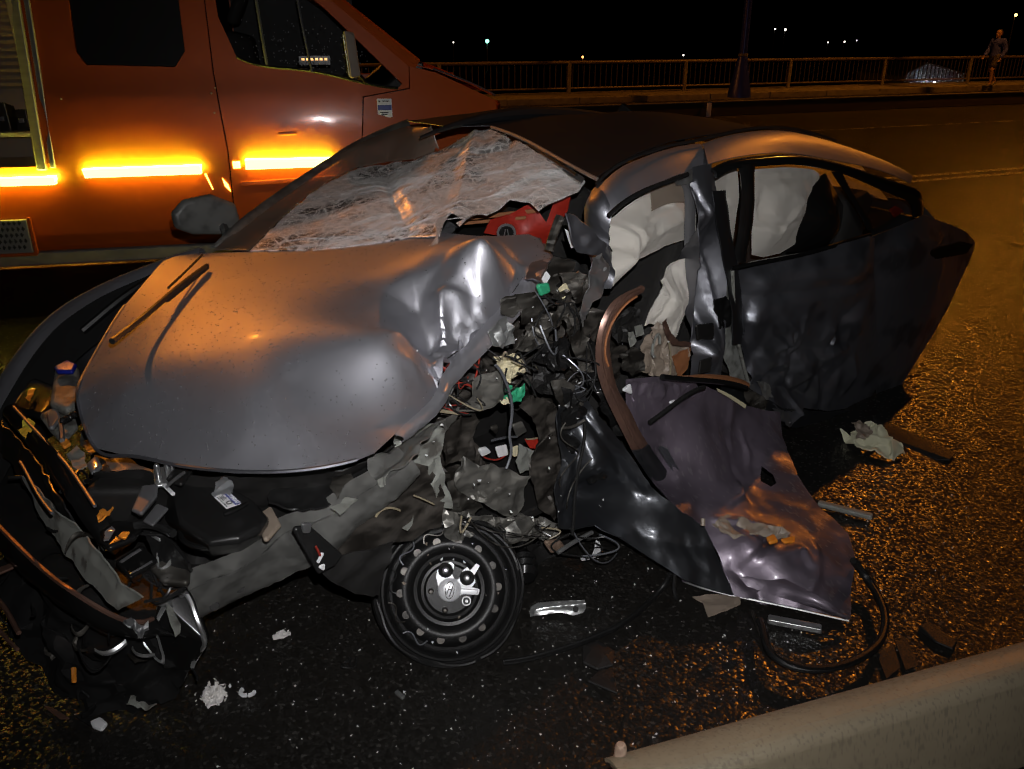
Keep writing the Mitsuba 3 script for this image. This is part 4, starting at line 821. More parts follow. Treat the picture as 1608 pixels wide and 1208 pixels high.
C('window_moulding', strip([(-1.358,.1,.908),(-1.558,.1,.899),(-1.823,.1,.881),(-2.065,.1,.878),(-2.363,.1,.876)], [(-1.338,.085,.898),(-1.536,.085,.889),(-1.8,.085,.871),(-2.051,.085,.865),(-2.349,.085,.861)], 30, 4, 0, 9, .006, 1, .006), 'black_gloss', parent=rd)
C('door_jamb', panel([(-1.479,.2,.814),(-1.53,.2,.804),(-1.594,.2,.588),(-1.677,.2,.378),(-1.736,.2,.305),(-1.598,.2,.372),(-1.516,.2,.502)], res=.014, amp=.012, freq=16, thick=.003, seed=8), 'paint_under')
C('door_jamb', panel([(-1.321,.14,.786),(-1.399,.14,.78),(-1.446,.14,.736),(-1.444,.14,.658),(-1.372,.14,.665)], res=.010, amp=.02, freq=25, thick=.003, seed=18), 'black_gloss')
# --- rear wing, tail, boot
qk = [(-2.381,.1,.856),(-2.565,.1,.863),(-2.759,.1,.875),(-2.937,.12,.872),(-3.132,.14,.818),(-3.406,.16,.751),(-3.675,.18,.669),(-3.882,.2,.584),(-3.828,.18,.539),(-3.706,.15,.494),(-3.551,.12,.422),(-3.406,.1,.322),(-3.261,.09,.216),(-3.116,.09,.105),(-3.009,.1,-.004),(-2.957,.12,-.088),(-2.868,.14,-.111),(-2.76,.12,.039),(-2.675,.1,.235),(-2.536,.1,.518),(-2.472,.11,.705)]
qi = [(-2.65,.06,.742),(-2.957,.07,.689),(-2.857,.06,.554),(-3.17,.08,.588),(-2.807,.07,.405)]
qp = C('rear_wing', panel(qk, qi, res=.016, thick=.003, face=(0, -1, .2), amp=.003, freq=6, seed=33, creases=[([(-2.38,.06,.759),(-2.698,.06,.778),(-3.196,.06,.74)], -.012, .07, 'taper'), ([(-2.957,.07,.689),(-3.167,.07,.699),(-3.447,.07,.661)], .010, .03, 'taper')]), 'paint_side', 40)
C('tail_lamp', panel([(-2.908,.075,.703),(-3.089,.075,.704),(-3.35,.075,.689),(-3.496,.075,.653),(-3.435,.075,.616),(-3.194,.075,.636),(-2.997,.075,.657)], res=.012, thick=.012, face=(0, -1, .2)), 'black_gloss', parent=qp)
C('rear_bumper', hull([(-3.05, .2, .30), (-3.05, .2, .5), (-3.55, .34, .30), (-3.55, .34, .5), (-3.72, .9, .32), (-3.72, .9, .55), (-3.55, 1.62, .32), (-3.55, 1.62, .55), (-3.1, 1.7, .3), (-3.1, 1.7, .5)], .04), 'paint_shaded')
C('boot_lid', panel([(-2.95, .42, .93), (-3.4, .34, .84), (-3.74, .38, .70), (-3.82, .95, .72), (-3.74, 1.5, .71), (-3.3, 1.5, .86), (-2.95, 1.44, .95), (-2.98, .95, .96)], [(-3.3, .95, .88)], res=.03, thick=.003, face=(0, 0, 1)), 'paint', True)
C('tail_panel', panel([(-3.74, .30, .68), (-3.82, .95, .71), (-3.74, 1.55, .69), (-3.76, 1.65, .5), (-3.84, .95, .5), (-3.76, .25, .5)], res=.05, thick=.003, face=(-1, 0, 0)), 'paint_shaded')
C('rear_screen', (np.array([(-2.74, .38, 1.10), (-2.76, 1.34, 1.12), (-3.02, 1.42, .935), (-3.02, .34, .90)]), np.array([[0, 1, 2], [0, 2, 3]])), 'wet_glass', False)
C('quarter_glass', panel([(-2.164,.19,1.134),(-2.706,.19,.99),(-2.855,.19,.931),(-2.898,.19,.89),(-2.648,.19,.848),(-2.468,.19,.856),(-2.344,.19,.962)], res=.03, thick=.003), 'glass_clear', False)
C('quarter_pillar', strip([(-2.085,.16,1.146),(-2.202,.16,1.062),(-2.339,.16,.967),(-2.464,.16,.862)], [(-2.176,.17,1.14),(-2.276,.17,1.053),(-2.391,.17,.97),(-2.529,.17,.868)], 16, 5, .002, 9, .012, 1, .012), 'black_gloss')
C('far_tail_lamp', hull([(-3.537,.55,.755),(-3.739,.55,.794),(-3.775,.55,.747),(-3.6,.55,.712)] + [(-3.651,.6,.734),(-3.857,.6,.773)], .008), 'red_lens', label='red lamp seen through the rear quarter window')
C('parcel_shelf', box(-2.9, -2.62, .45, 1.5, .78, .81, .01), 'black_matte')
for s_, far in ((-2.7, 0), (-2.72, 1), (.02, 1)):
    t0 = .16 if not far else 1.48
    w = C('wheel', lathe([(.19, .0), (.24, -.01), (.29, .0), (.308, .04), (.308, .16), (.29, .2), (.19, .2)], 44, axis=(0, 1, 0), at=(s_, t0, .308)), 'rubber')
    C('wheel_disc', lathe([(0, .03), (.05, .02), (.07, .05), (.15, .045), (.195, .015), (.2, .04), (.2, .18), (0, .18)], 40, axis=(0, 1, 0), at=(s_, t0, .308)), 'black_gloss', parent=w)
# sill, underside, floor, far side
C('sill', panel([(-1.386,.12,.456),(-1.663,.15,.336),(-1.882,.12,.195),(-2.29,.12,.052),(-2.772,.12,-.068),(-2.881,.16,-.187),(-2.461,.16,-.082),(-2.092,.16,.024),(-1.882,.2,.101),(-1.578,.2,.238)], res=.014, amp=.014, freq=12, thick=.004, seed=19), 'paint_shaded', 30)
C('floor_pan', box(-3.0, .0, .22, 1.6, .17, .21, .01), 'black_matte')
C('far_doors', panel([(-.25, 1.66, .25), (-.25, 1.70, .9), (-1.3, 1.72, .93), (-2.5, 1.72, .96), (-3.6, 1.66, .86), (-3.65, 1.66, .5), (-3.05, 1.72, .32), (-2.9, 1.7, .55), (-2.6, 1.7, .6), (-2.4, 1.7, .5), (-2.3, 1.7, .25)], res=.05, thick=.01, face=(0, 1, 0)), 'paint_shaded')
for s_, z_ in ((-1.45, .92), (-2.3, .95)):
    C('far_pillar', obox((s_, 1.70, z_ - .02), (s_ - .1, 1.5, 1.3), .05, .09, .01), 'black_gloss')
C('far_rear_pillar', obox((-3.25, 1.62, .95), (-2.7, 1.42, 1.2), .08, .1, .02), 'paint_shaded')
C('far_roof_rail', tube([(-1.02, 1.46, 1.25), (-1.5, 1.49, 1.31), (-2.1, 1.48, 1.27), (-2.75, 1.44, 1.14)], [.006, .03, .03, .03], 20, 8), 'paint_shaded')

# --- cabin
def seat(s0, t0, w=.46):
    b = C('seat_back', hull([(s0 - .05, t0, .45), (s0 - .05, t0 + w, .45), (s0 - .30, t0 + .03, 1.0), (s0 - .30, t0 + w - .03, 1.0), (s0 + .06, t0 + .03, .45), (s0 + .06, t0 + w - .03, .45), (s0 - .20, t0 + .06, .98), (s0 - .20, t0 + w - .06, .98)], .05), 'seat_cloth')
    C('headrest', hull([(s0 - .32, t0 + .12, 1.08), (s0 - .32, t0 + w - .12, 1.08), (s0 - .25, t0 + .12, 1.08), (s0 - .25, t0 + w - .12, 1.08), (s0 - .34, t0 + .14, 1.19), (s0 - .34, t0 + w - .14, 1.19)], .035), 'seat_cloth', parent=b)
    C('seat_cushion', hull([(s0 + .02, t0, .34), (s0 + .02, t0 + w, .34), (s0 + .5, t0 + .02, .36), (s0 + .5, t0 + w - .02, .36), (s0 + .02, t0 + .02, .44), (s0 + .5, t0 + .03, .47), (s0 + .02, t0 + w - .02, .44), (s0 + .5, t0 + w - .03, .47)], .04), 'seat_cloth', parent=b)
seat(-1.35, .42); seat(-1.25, 1.0)
C('rear_seat', hull([(-2.5, .3, .45), (-2.5, 1.5, .45), (-2.75, .35, .93), (-2.75, 1.45, .93), (-2.35, .3, .45), (-2.35, 1.5, .45), (-2.62, .35, .92), (-2.62, 1.45, .92)], .05), 'seat_cloth')
C('rear_bench', hull([(-2.4, .3, .3), (-2.4, 1.5, .3), (-1.9, .3, .3), (-1.9, 1.5, .3), (-1.9, .32, .42), (-1.9, 1.48, .42), (-2.4, .3, .42), (-2.4, 1.5, .42)], .04), 'seat_cloth')
C('pillar_lining', panel([(-2.119,.34,1.049),(-2.364,.34,1.097),(-2.477,.34,1.008),(-2.665,.34,.851),(-2.734,.34,.713),(-2.434,.34,.732),(-2.132,.34,.787),(-2.143,.34,.912)], [(-2.266,.26,.935),(-2.382,.26,.835)], res=.02, amp=.004, thick=.006, creases=[([(-2.403,.28,.997),(-2.498,.28,.872),(-2.518,.28,.77)], .012, .012)]), 'black_gloss')
C('far_lining', box(-2.6, -.3, 1.60, 1.64, .3, 1.0, .01), 'grey_trim')
C('dash', hull([(-.55, .75, .55), (-.55, 1.55, .55), (-.75, .8, .93), (-.75, 1.55, .93), (-.3, .75, .6), (-.3, 1.55, .6), (-.25, 1.0, .93), (-.25, 1.55, .93)], .04), 'black_matte')
# red trim and wheel boss seen through the tear in the screen
rt = C('red_fascia', panel([(-.847,.799,1.03),(-.894,.748,1.05),(-.986,.746,1.08),(-1.019,.706,1.1),(-1.082,.626,1.11),(-1.042,.604,1.07),(-1.016,.634,1),(-.907,.566,.95),(-.949,.705,.97),(-.909,.8,.96),(-.839,.827,.98)], res=.014, amp=.003, thick=.006, holes=[[(-.993,.712,1.07),(-1.032,.666,1.09),(-.996,.667,1.03)]]), 'red_trim')
C('fascia_strip', obox(*[(-.85,.958,1.01),(-.988,.706,1.06)], .012, .016, .004), 'brown_trim', parent=rt)
C('fascia_strip', obox(*[(-.804,.94,1),(-.942,.711,1.04)], .009, .012, .003), 'brown_trim', parent=rt)
cv = np.array([(-.82,.68,1.005)][0]); bx, by, bn = basis((.55, -.62, .55))
C('boss_ring', lathe([(.026, 0), (.034, 0), (.034, .008), (.026, .008)], 30, axis=bn, at=cv), 'bright_metal', parent=rt)
C('boss_face', lathe([(0, 0), (.026, 0), (.026, .004), (0, .004)], 30, axis=bn, at=cv), 'black_gloss', parent=rt)
for a in (-.008, .008): C('boss_emblem', obox(cv + bx * a - by * .012 + bn * .006, cv + bx * a * .4 + by * .014 + bn * .006, .004, .004, .001, up=bn), 'bright_metal', parent=rt)
C('cabin_shadow_panel', panel([(-.91,1.153,.9),(-1.199,1.347,.9),(-1.446,1.416,.9),(-1.601,1.278,.9),(-1.466,1.019,.9),(-1.156,.809,.85),(-1.096,.976,.85),(-1.008,1.112,.85)], res=.03, thick=.004), 'black_matte')  # dark sheet added for the shade inside the cabin
C('cowl_grille', panel([(-.763,.406,.99),(-.782,.3,.99),(-.83,.272,.92),(-.692,.278,.92),(-.691,.376,.92)], res=.014, amp=.012, freq=20, thick=.004, seed=41), 'black_plastic')

# --- airbags
FB = [(-1.6, .3, .9), (-1.2, .3, .9)]
ab = C('curtain_airbag', panel([(-.961,.34,1.077),(-1.01,.34,1.096),(-1.11,.34,1.143),(-1.243,.34,1.171),(-1.349,.34,1.177),(-1.419,.34,1.151),(-1.447,.34,1.056),(-1.454,.34,.956),(-1.378,.34,.953),(-1.268,.34,.947),(-1.171,.34,.926),(-1.059,.32,.93),(-1.004,.3,.917),(-.971,.28,.892),(-.929,.27,.88),(-.871,.27,.909),(-.903,.28,.961),(-.947,.3,1.001)], [(-1.166,.27,1.081),(-1.012,.25,1.063),(-.943,.24,.991),(-1.286,.28,1.063)], res=.011, amp=.014, freq=9, thick=.006, face=(0, -1, 0), soft=True, fold=[(FB, .012, .11, 2.0)], seed=51, creases=[([(-.947,.3,1.093),(-.989,.3,1.037),(-.974,.3,.975)], -.02, .02, 'taper'), ([(-.991,.3,1.092),(-1.021,.3,1.028),(-.996,.3,.945)], .02, .02, 'taper'), ([(-1.021,.3,1.028),(-1.135,.3,1.081),(-1.27,.3,1.111),(-1.379,.3,1.112)], .018, .018, 'taper'), ([(-1.078,.3,.975),(-1.174,.3,1.027),(-1.35,.3,1.052)], -.014, .03, 'taper'), ([(-1.133,.3,1.102),(-1.271,.3,1.098),(-1.381,.3,1.093)], .016, .014, 'taper')]), 'airbag', 45, label='limp cream curtain airbag in the front side window')
C('airbag_strap', strip([(-1.121,.29,1.169),(-1.247,.29,1.189),(-1.318,.29,1.19)], [(-1.128,.285,1.101),(-1.25,.285,1.116),(-1.331,.285,1.101)], 16, 4, .004, 14, .003, 3), 'tan_plastic', parent=ab)
C('curtain_airbag', panel([(-1.509,.34,1.165),(-1.577,.34,1.181),(-1.691,.34,1.184),(-1.715,.34,1.095),(-1.721,.34,.971),(-1.717,.34,.85),(-1.656,.34,.854),(-1.592,.34,.989),(-1.535,.34,1.092)], res=.012, amp=.012, freq=8, thick=.006, face=(0, -1, 0), soft=True, fold=[(FB, .012, .11, 2.0)], seed=52, creases=[([(-1.47,.3,1.105),(-1.653,.3,1.069)], .012, .012), ([(-1.502,.3,1.05),(-1.661,.3,1.025)], .012, .010)]), 'airbag', 45, label='strip of cream curtain airbag between the two pillars')
C('curtain_airbag', panel([(-1.787,.34,1.17),(-2.016,.34,1.158),(-2.251,.34,1.125),(-2.31,.34,1.097),(-2.324,.34,1.047),(-2.294,.34,.963),(-2.241,.34,.887),(-2.166,.34,.815),(-2.071,.34,.791),(-1.935,.34,.798),(-1.846,.34,.823),(-1.806,.34,.984)], [(-1.938,.27,1.003),(-1.899,.29,.902),(-2.034,.28,1.066)], res=.011, amp=.015, freq=8, thick=.006, face=(0, -1, 0), soft=True, fold=[(FB, .012, .11, 2.0)], seed=53, creases=[([(-1.803,.3,1.129),(-1.96,.3,1.117),(-2.227,.3,1.105)], .014, .012, 'taper'), ([(-1.848,.3,1.085),(-1.852,.3,.984),(-1.96,.3,.912)], .018, .03, 'taper'), ([(-2.13,.3,1.053),(-2.039,.3,.985),(-1.982,.3,.941),(-1.954,.3,.855)], -.018, .03, 'taper'), ([(-1.789,.3,.942),(-2.003,.3,.933),(-2.172,.3,.931)], .014, .02, 'taper')]), 'airbag', 45, label='limp cream curtain airbag in the rear door window')
C('seat_airbag', panel([(-1.176,.24,.908),(-1.23,.24,.925),(-1.302,.24,.927),(-1.327,.24,.858),(-1.33,.24,.776),(-1.268,.22,.707),(-1.191,.2,.648),(-1.147,.2,.663),(-1.105,.2,.72),(-1.048,.2,.742),(-1.022,.2,.739),(-1.049,.2,.796),(-1.084,.2,.852)], [(-1.125,.17,.819),(-1.112,.17,.754)], res=.009, amp=.014, freq=14, thick=.006, face=(0, -1, 0), soft=True, fold=[(FB, .012, .11, 2.0)], seed=54, creases=[([(-1.137,.2,.922),(-1.12,.2,.836),(-1.081,.2,.753)], .015, .012), ([(-1.209,.2,.91),(-1.187,.2,.8),(-1.165,.2,.687)], .012, .012)]), 'airbag', 45, label='deflated pale seat airbag beside the centre pillar')
# ------------------------------------------------------------------ engine bay and torn front corner
C('engine_block', hull([(.0, .45, .25), (.0, 1.3, .25), (.5, .45, .25), (.5, 1.25, .25), (.05, .5, .62), (.42, .5, .60), (.05, 1.25, .66), (.42, 1.2, .62)], .04), 'black_matte')
C('engine_tray', hull([(-.2, .5, .20), (.5, .55, .20), (.5, 1.35, .20), (-.2, 1.5, .20), (-.2, .5, .23), (.5, .55, .23), (.5, 1.35, .23), (-.2, 1.5, .23)], .01), 'black_matte')
C('engine_cover', panel([(.679,.447,.7),(.594,.352,.7),(.489,.238,.7),(.375,.145,.7),(.232,.071,.7),(.14,.075,.7),(.009,.128,.68),(.057,.185,.58),(.21,.193,.54),(.325,.258,.5),(.474,.355,.46),(.575,.485,.44),(.649,.59,.46),(.682,.633,.55)], res=.02, amp=.03, freq=9, thick=.004, seed=61), 'black_matte')
C('radiator', panel([(.699,2.282,.36),(.641,1.543,.36),(.623,1.224,.36),(.558,1.056,.36),(.48,.785,.36),(.422,.51,.36),(.551,.286,.36),(.653,.264,.36),(.716,.342,.36),(.767,.462,.36),(.809,.639,.36),(.856,.897,.36),(.893,1.201,.36)], res=.03, amp=.03, freq=8, thick=.01, seed=62), 'black_matte')
# intake box with its sticker
ib = C('intake_box', disp(hull([(.54,.332,.655),(.506,.352,.655),(.473,.289,.655),(.448,.149,.655),(.455,.053,.655),(.486,.026,.655),(.528,.023,.655),(.571,.048,.655),(.588,.157,.655)] + [(.54,.447,.52),(.538,.344,.52),(.517,.215,.52),(.461,.194,.52),(.39,.212,.52),(.362,.256,.52),(.357,.368,.52)], .012), .006, 14, 3), 'black_plastic', 40)
C('box_rim', tube([(.573,.238,.6),(.55,.107,.6),(.499,.089,.6),(.437,.103,.6),(.41,.145,.6)], .007, 30, 6), 'black_gloss', parent=ib)
C('box_rib', tube([(.517,.107,.672),(.486,.109,.672),(.457,.119,.672)], .005, 10, 6), 'black_gloss', parent=ib)
lq = [np.array(p) for p in [(.513,.177,.69),(.479,.162,.69),(.48,.095,.69),(.521,.072,.69)]]
lx = unit(lq[2] - lq[1]); ln = unit(np.cross(lq[2] - lq[1], lq[0] - lq[1])); ln = ln if ln[2] > 0 else -ln; ly = -np.cross(ln, lx)   # the car frame is left-handed
W1 = np.linalg.norm(lq[2] - lq[1]); Hh = abs((lq[0] - lq[1]) @ ly)
def lab(x0, x1, y0, y1, z, name, m_, parent):
    return C(name, placed(box(x0, x1, y0, y1, z, z + .0012), lq[1], lx, ly, ln), m_, parent=parent, smooth=False)
sgn = 1 if (lq[0] - lq[1]) @ ly > 0 else -1
yy = (lambda a, b: (a, b)) if sgn > 0 else (lambda a, b: (-b, -a))
stk = lab(0, W1, *yy(0, Hh), 0, 'sticker', 'white_print', ib)
lab(.0005, W1 - .0005, *yy(.0005, Hh * .36), .0012, 'sticker_band', 'blue_print', stk)
tm = meshkit.text_mesh('HYUNDAI', .0105, .0008, True); tw = tm.bounds[1][0] - tm.bounds[0][0]; tm.apply_scale([W1 * .86 / tw, W1 * .86 / tw, 1])
C('sticker_lettering', placed(tm, lq[1] + lx * W1 * .07 + (ly * Hh * .09 if sgn > 0 else -ly * Hh * .27) + ln * .0026, lx, ly, ln), 'white_print', parent=stk, smooth=False)
tq = trimesh.creation.torus(.006, .0014, major_sections=20, minor_sections=6); C('sticker_mark', placed(tq, lq[1] + lx * W1 * .72 + ly * sgn * Hh * .55 + ln * .002, lx, ly, ln), 'dark_print', parent=stk)
for a, b, q in ((.1, .5, .5), (.1, .42, .6), (.1, .5, .72), (.1, .9, .85)):
    lab(W1 * a, W1 * b, *yy(Hh * q, Hh * (q + .035)), .0012, 'sticker_print', 'dark_print', stk)
C('torn_film', panel([(.516,.175,.7),(.49,.214,.7),(.467,.21,.7),(.462,.174,.7),(.479,.143,.7),(.507,.138,.69)], res=.006, amp=.02, freq=40, thick=.001, seed=2), 'clear_lens', parent=ib)
C('air_duct', disp(hull([(.695,.419,.66),(.647,.461,.66),(.615,.42,.66),(.609,.346,.66)] + [(.611,.397,.58),(.655,.39,.58),(.673,.452,.58),(.677,.536,.58)], .02), .008, 12, 4), 'black_matte', 45)
C('bracket_lever', hull([(.621,.292,.7),(.598,.28,.7),(.617,.236,.7),(.664,.185,.7),(.671,.208,.7)] + [(.608,.346,.665),(.604,.288,.665),(.651,.241,.665)], .005), 'grey_trim')
C('strap_piece', hull([(.607,.264,.66),(.598,.234,.66),(.645,.19,.66),(.651,.217,.66)] + [(.594,.311,.63),(.633,.236,.63)], .004), 'grey_trim')
lk = C('hood_lock', hull([(.572,.361,.7),(.549,.353,.7),(.576,.275,.7),(.597,.279,.7)] + [(.555,.426,.66),(.559,.337,.66)], .004), 'galvanized')
for a in [(.581,.308,.735),(.559,.304,.735),(.547,.311,.735)]: C('lock_bolt', hull([a, np.array(a) - (0, 0, .03)], .007), 'bright_metal', parent=lk)
C('lock_rod', tube([(.593,.217,.725),(.565,.238,.725),(.539,.254,.725)], .004, 8, 6), 'bright_metal', parent=lk)
C('rod_end', tube([(.582,.273,.7),(.582,.235,.7),(.582,.22,.7)], .005, 8, 6), 'white_plastic', parent=lk)
C('fuse_box', hull([(.568,.276,.71),(.519,.331,.71),(.514,.284,.71),(.557,.235,.71)] + [(.531,.393,.64),(.476,.404,.64)], .006), 'black_plastic')
C('radiator_plate', panel([(.641,.284,.6),(.611,.223,.6),(.617,.083,.6),(.6,.136,.54),(.628,.174,.54),(.645,.229,.54)], res=.014, amp=.008, thick=.006, seed=3), 'black_plastic')
C('relay_box', hull([(.723,.213,.585),(.666,.237,.585),(.662,.165,.585),(.72,.142,.585)] + [(.702,.31,.51),(.695,.238,.51),(.636,.264,.51)], .006), 'black_gloss')
C('relay_highlight', tube([(.721,.201,.59),(.697,.212,.59),(.672,.222,.59)], .005, 8, 6), 'bright_metal')  # white highlight on the box edge, put in as a bright tube
C('relay_highlight', tube([(.721,.145,.59),(.694,.152,.59),(.669,.161,.59)], .003, 8, 6), 'bright_metal')
C('headlamp_shell', disp(hull([(.719,.299,.62),(.69,.315,.62),(.648,.27,.62),(.681,.231,.62),(.729,.227,.62),(.733,.256,.62)] + [(.699,.388,.55),(.638,.363,.55),(.703,.321,.55)], .008), .006, 20), 'black_gloss')
C('orange_reflector', panel([(.714,.362,.635),(.696,.383,.635),(.689,.362,.635),(.675,.38,.635),(.688,.346,.635),(.706,.333,.635),(.72,.332,.635)], res=.006, amp=.012, freq=40, thick=.004), 'orange_lens')
C('orange_reflector', panel([(.71,.219,.645),(.693,.231,.645),(.687,.218,.645),(.704,.2,.645)], res=.006, amp=.01, freq=40, thick=.004), 'orange_lens')
C('orange_reflector', panel([(.727,.278,.6),(.713,.279,.6),(.717,.256,.6),(.731,.255,.6)], res=.006, amp=.008, freq=40, thick=.004), 'orange_lens')
C('lamp_glass', panel([(.736,.236,.635),(.723,.271,.635),(.704,.288,.635),(.704,.268,.635),(.725,.239,.635)], res=.008, amp=.008, freq=30, thick=.003), 'clear_lens')
C('loom', tube([(.669,.248,.64),(.64,.228,.64),(.624,.194,.64),(.615,.158,.64)], .010, 20, 7), 'wire_black')
C('loom', tube([(.651,.272,.6),(.622,.24,.6),(.598,.221,.6)], .004, 16, 6), 'wire_black')
# pale impact beam and the slam panel above it
C('impact_beam', panel([(.773,.833,.56),(.763,.734,.56),(.76,.605,.56),(.743,.488,.56),(.738,.389,.56),(.737,.305,.56),(.735,.158,.56),(.722,.083,.56),(.726,.125,.53),(.757,.166,.5),(.766,.35,.48),(.771,.502,.48),(.772,.642,.48),(.772,.782,.5)], res=.012, amp=.010, freq=12, fine=.0015, thick=.004, seed=5, creases=[([(.769,.647,.55),(.764,.397,.55),(.753,.208,.55)], .010, .015)]), 'pale_grey', 40)
C('slam_panel', strip([(.741,1.095,.64),(.742,.867,.64),(.743,.632,.64),(.746,.44,.64),(.733,.366,.6),(.721,.319,.56)], [(.712,1.057,.68),(.713,.836,.68),(.711,.58,.68),(.704,.41,.64),(.699,.337,.62),(.695,.318,.6)], 40, 7, .012, 14, .004, 3, .012, .002), 'black_gloss', 30)
C('slam_edge', tube([(.725,1.024,.685),(.72,.818,.685),(.716,.687,.685),(.714,.571,.685),(.718,.429,.685),(.724,.31,.685)], .0045, 30, 6), 'paint_dry')
C('slam_edge', tube([(.784,.729,.65),(.788,.64,.65),(.794,.522,.65),(.793,.408,.65)], .004, 20, 6), 'paint_dry')
C('grille_back', panel([(.748,1.167,.6),(.737,.99,.6),(.74,.722,.6),(.75,.54,.6),(.742,.495,.56),(.744,.671,.52),(.762,.84,.5),(.765,1.035,.5),(.777,1.292,.5)], res=.02, amp=.02, freq=10, thick=.004, seed=8), 'black_plastic')
C('slam_brace', tube([(.731,.526,.62),(.714,.568,.62),(.691,.617,.62),(.676,.639,.62)], .006, 8, 6), 'black_plastic')
C('slam_brace', tube([(.74,.558,.62),(.709,.616,.62),(.694,.638,.62)], .006, 8, 6), 'black_plastic')
C('yellow_tag', panel([(.73,.906,.685),(.714,.919,.685),(.709,.876,.685),(.733,.814,.685),(.735,.831,.685),(.752,.786,.685),(.747,.884,.67),(.736,.894,.67)], res=.006, amp=.008, freq=40, thick=.002), 'yellow_tag')
# far corner: washer bottle, lamp, fittings
wb = C('washer_bottle', disp(hull([(.535,1.291,.66),(.505,1.264,.66),(.575,.995,.66),(.606,.957,.66),(.621,1.023,.66)] + [(.506,1.472,.56),(.534,1.216,.56),(.573,1.251,.56)], .016), .008, 14, 2), 'pale_grey', 40)
C('bottle_cap', hull([(.557,1.22,.7),(.521,1.246,.7),(.513,1.202,.7),(.534,1.157,.7),(.561,1.181,.7)], .008), 'beacon_and_cap_blue', parent=wb)
C('far_lamp', disp(hull([(.664,1.244,.62),(.605,1.354,.62),(.573,1.242,.62),(.62,1.116,.62),(.655,1.069,.62),(.699,1.168,.62)] + [(.648,1.347,.55),(.622,1.227,.55)], .014), .01, 14, 6), 'black_gloss', 40)
C('lamp_glint', panel([(.675,1.133,.66),(.635,1.227,.66),(.636,1.188,.66),(.672,1.105,.66)], res=.01, amp=.012, freq=30, thick=.003), 'orange_lens')  # orange glint on the lamp, put in as a coloured piece
C('lamp_housing', disp(hull([(.647,1.056,.62),(.604,1.09,.62),(.592,1.031,.62),(.609,.92,.62),(.652,.861,.62),(.657,.94,.62)], .012), .014, 20, 7), 'pale_grey', 40)
C('lamp_fitting', disp(hull([(.65,.984,.65),(.63,1.008,.65),(.641,.931,.65),(.668,.889,.65)], .008), .006, 30, 8), 'clear_lens')
C('lamp_fitting', tube([(.638,.928,.65),(.653,.854,.65),(.67,.786,.65)], .007, 8, 6), 'clear_lens')
C('corrugated_hose', tube([np.array(p) + (0, 0, .003 * (i % 2)) for i, p in enumerate([(.651,.834,.68),(.64,.845,.68),(.63,.853,.68),(.619,.86,.68),(.609,.867,.68),(.596,.878,.68)])], [.007, .010] * 6, 40, 8), 'black_plastic')
C('lamp_bracket', panel([(.671,.766,.62),(.637,.786,.62),(.636,.735,.62),(.648,.66,.62),(.674,.646,.62),(.678,.687,.62)], res=.01, amp=.014, freq=24, thick=.004, seed=3), 'pale_grey')
C('lamp_bracket', panel([(.589,.934,.6),(.585,.854,.6),(.601,.765,.6),(.621,.753,.6),(.618,.831,.6)], res=.01, amp=.02, freq=26, thick=.003, seed=4), 'dirty_metal')
C('bulb_holder', hull([(.67,.793,.64),(.658,.802,.64),(.659,.773,.64),(.671,.764,.64)], .006), 'orange_lens')
C('small_fitting', hull([(.647,.635,.63),(.629,.655,.63),(.635,.605,.63),(.653,.586,.63)], .008), 'clear_lens')
C('lock_plate', panel([(.604,.757,.6),(.572,.7,.6),(.544,.655,.6),(.519,.566,.6),(.548,.502,.6),(.581,.48,.6),(.59,.566,.6),(.617,.599,.6),(.641,.603,.6)], res=.014, amp=.02, freq=14, thick=.003, seed=12), 'rail_grey')
C('inner_wing_plate', panel([(.62,.701,.62),(.604,.659,.62),(.61,.58,.62),(.641,.521,.62),(.65,.581,.62)], res=.012, amp=.02, freq=20, thick=.003, seed=13), 'grime')
# bumper skin hanging in front
bu = [(.889,1.023,.52),(.87,.67,.52),(.852,.506,.52),(.83,.353,.52),(.802,.229,.52),(.763,.211,.47),(.731,.18,.45),(.685,.185,.43)]
bl = [(.902,1.076,.42),(.869,.779,.42),(.853,.614,.42),(.829,.455,.42),(.8,.328,.42),(.766,.271,.4),(.724,.236,.38),(.672,.228,.36)]
C('bumper_skin', strip(bu, bl, 50, 7, .010, 10, .004, 4, .02, .002), 'black_gloss', 40, label='glossy torn bumper skin hanging off the front')
C('bumper_edge', tube(bu, .006, 50, 6), 'copper_trim')  # orange reflection along the bumper edge, put into the tube colour
C('bumper_lower', panel([(.868,.802,.4),(.828,.476,.4),(.779,.3,.4),(.691,.181,.4),(.602,.205,.34),(.584,.286,.18),(.621,.354,.05),(.705,.411,.02),(.794,.484,.02),(.858,.59,.02),(.871,.662,.1),(.886,.757,.22),(.89,.838,.26)], res=.02, amp=.09, freq=7, fine=.004, thick=.004, seed=15), 'black_plastic', 25)
C('grille_bar', tube([(.926,.637,.36),(.917,.573,.36),(.915,.494,.36),(.914,.438,.36)], .006, 12, 6), 'copper_trim'); C('grille_bar', tube([(.945,.574,.32),(.936,.498,.32),(.926,.435,.32)], .005, 12, 6), 'copper_trim'); C('grille_bar', hull([(.908,.648,.42),(.868,.649,.42),(.872,.631,.42),(.913,.624,.42)], .004), 'copper_trim')
C('number_plate_light', hull([(.827,.441,.2),(.823,.437,.2),(.836,.39,.2),(.839,.393,.2)], .004), 'orange_lens')
C('bumper_corner', disp(hull([(.638,.246,.42),(.583,.239,.42),(.59,.167,.34),(.588,.187,.3),(.606,.257,.2),(.647,.299,.2),(.657,.252,.36)], .01), .014, 12, 5), 'black_gloss', 30)
C('corner_edge', tube([(.644,.2,.45),(.601,.205,.45),(.599,.16,.41),(.596,.14,.36),(.592,.159,.32),(.61,.224,.22)], .006, 30, 6), 'galvanized')
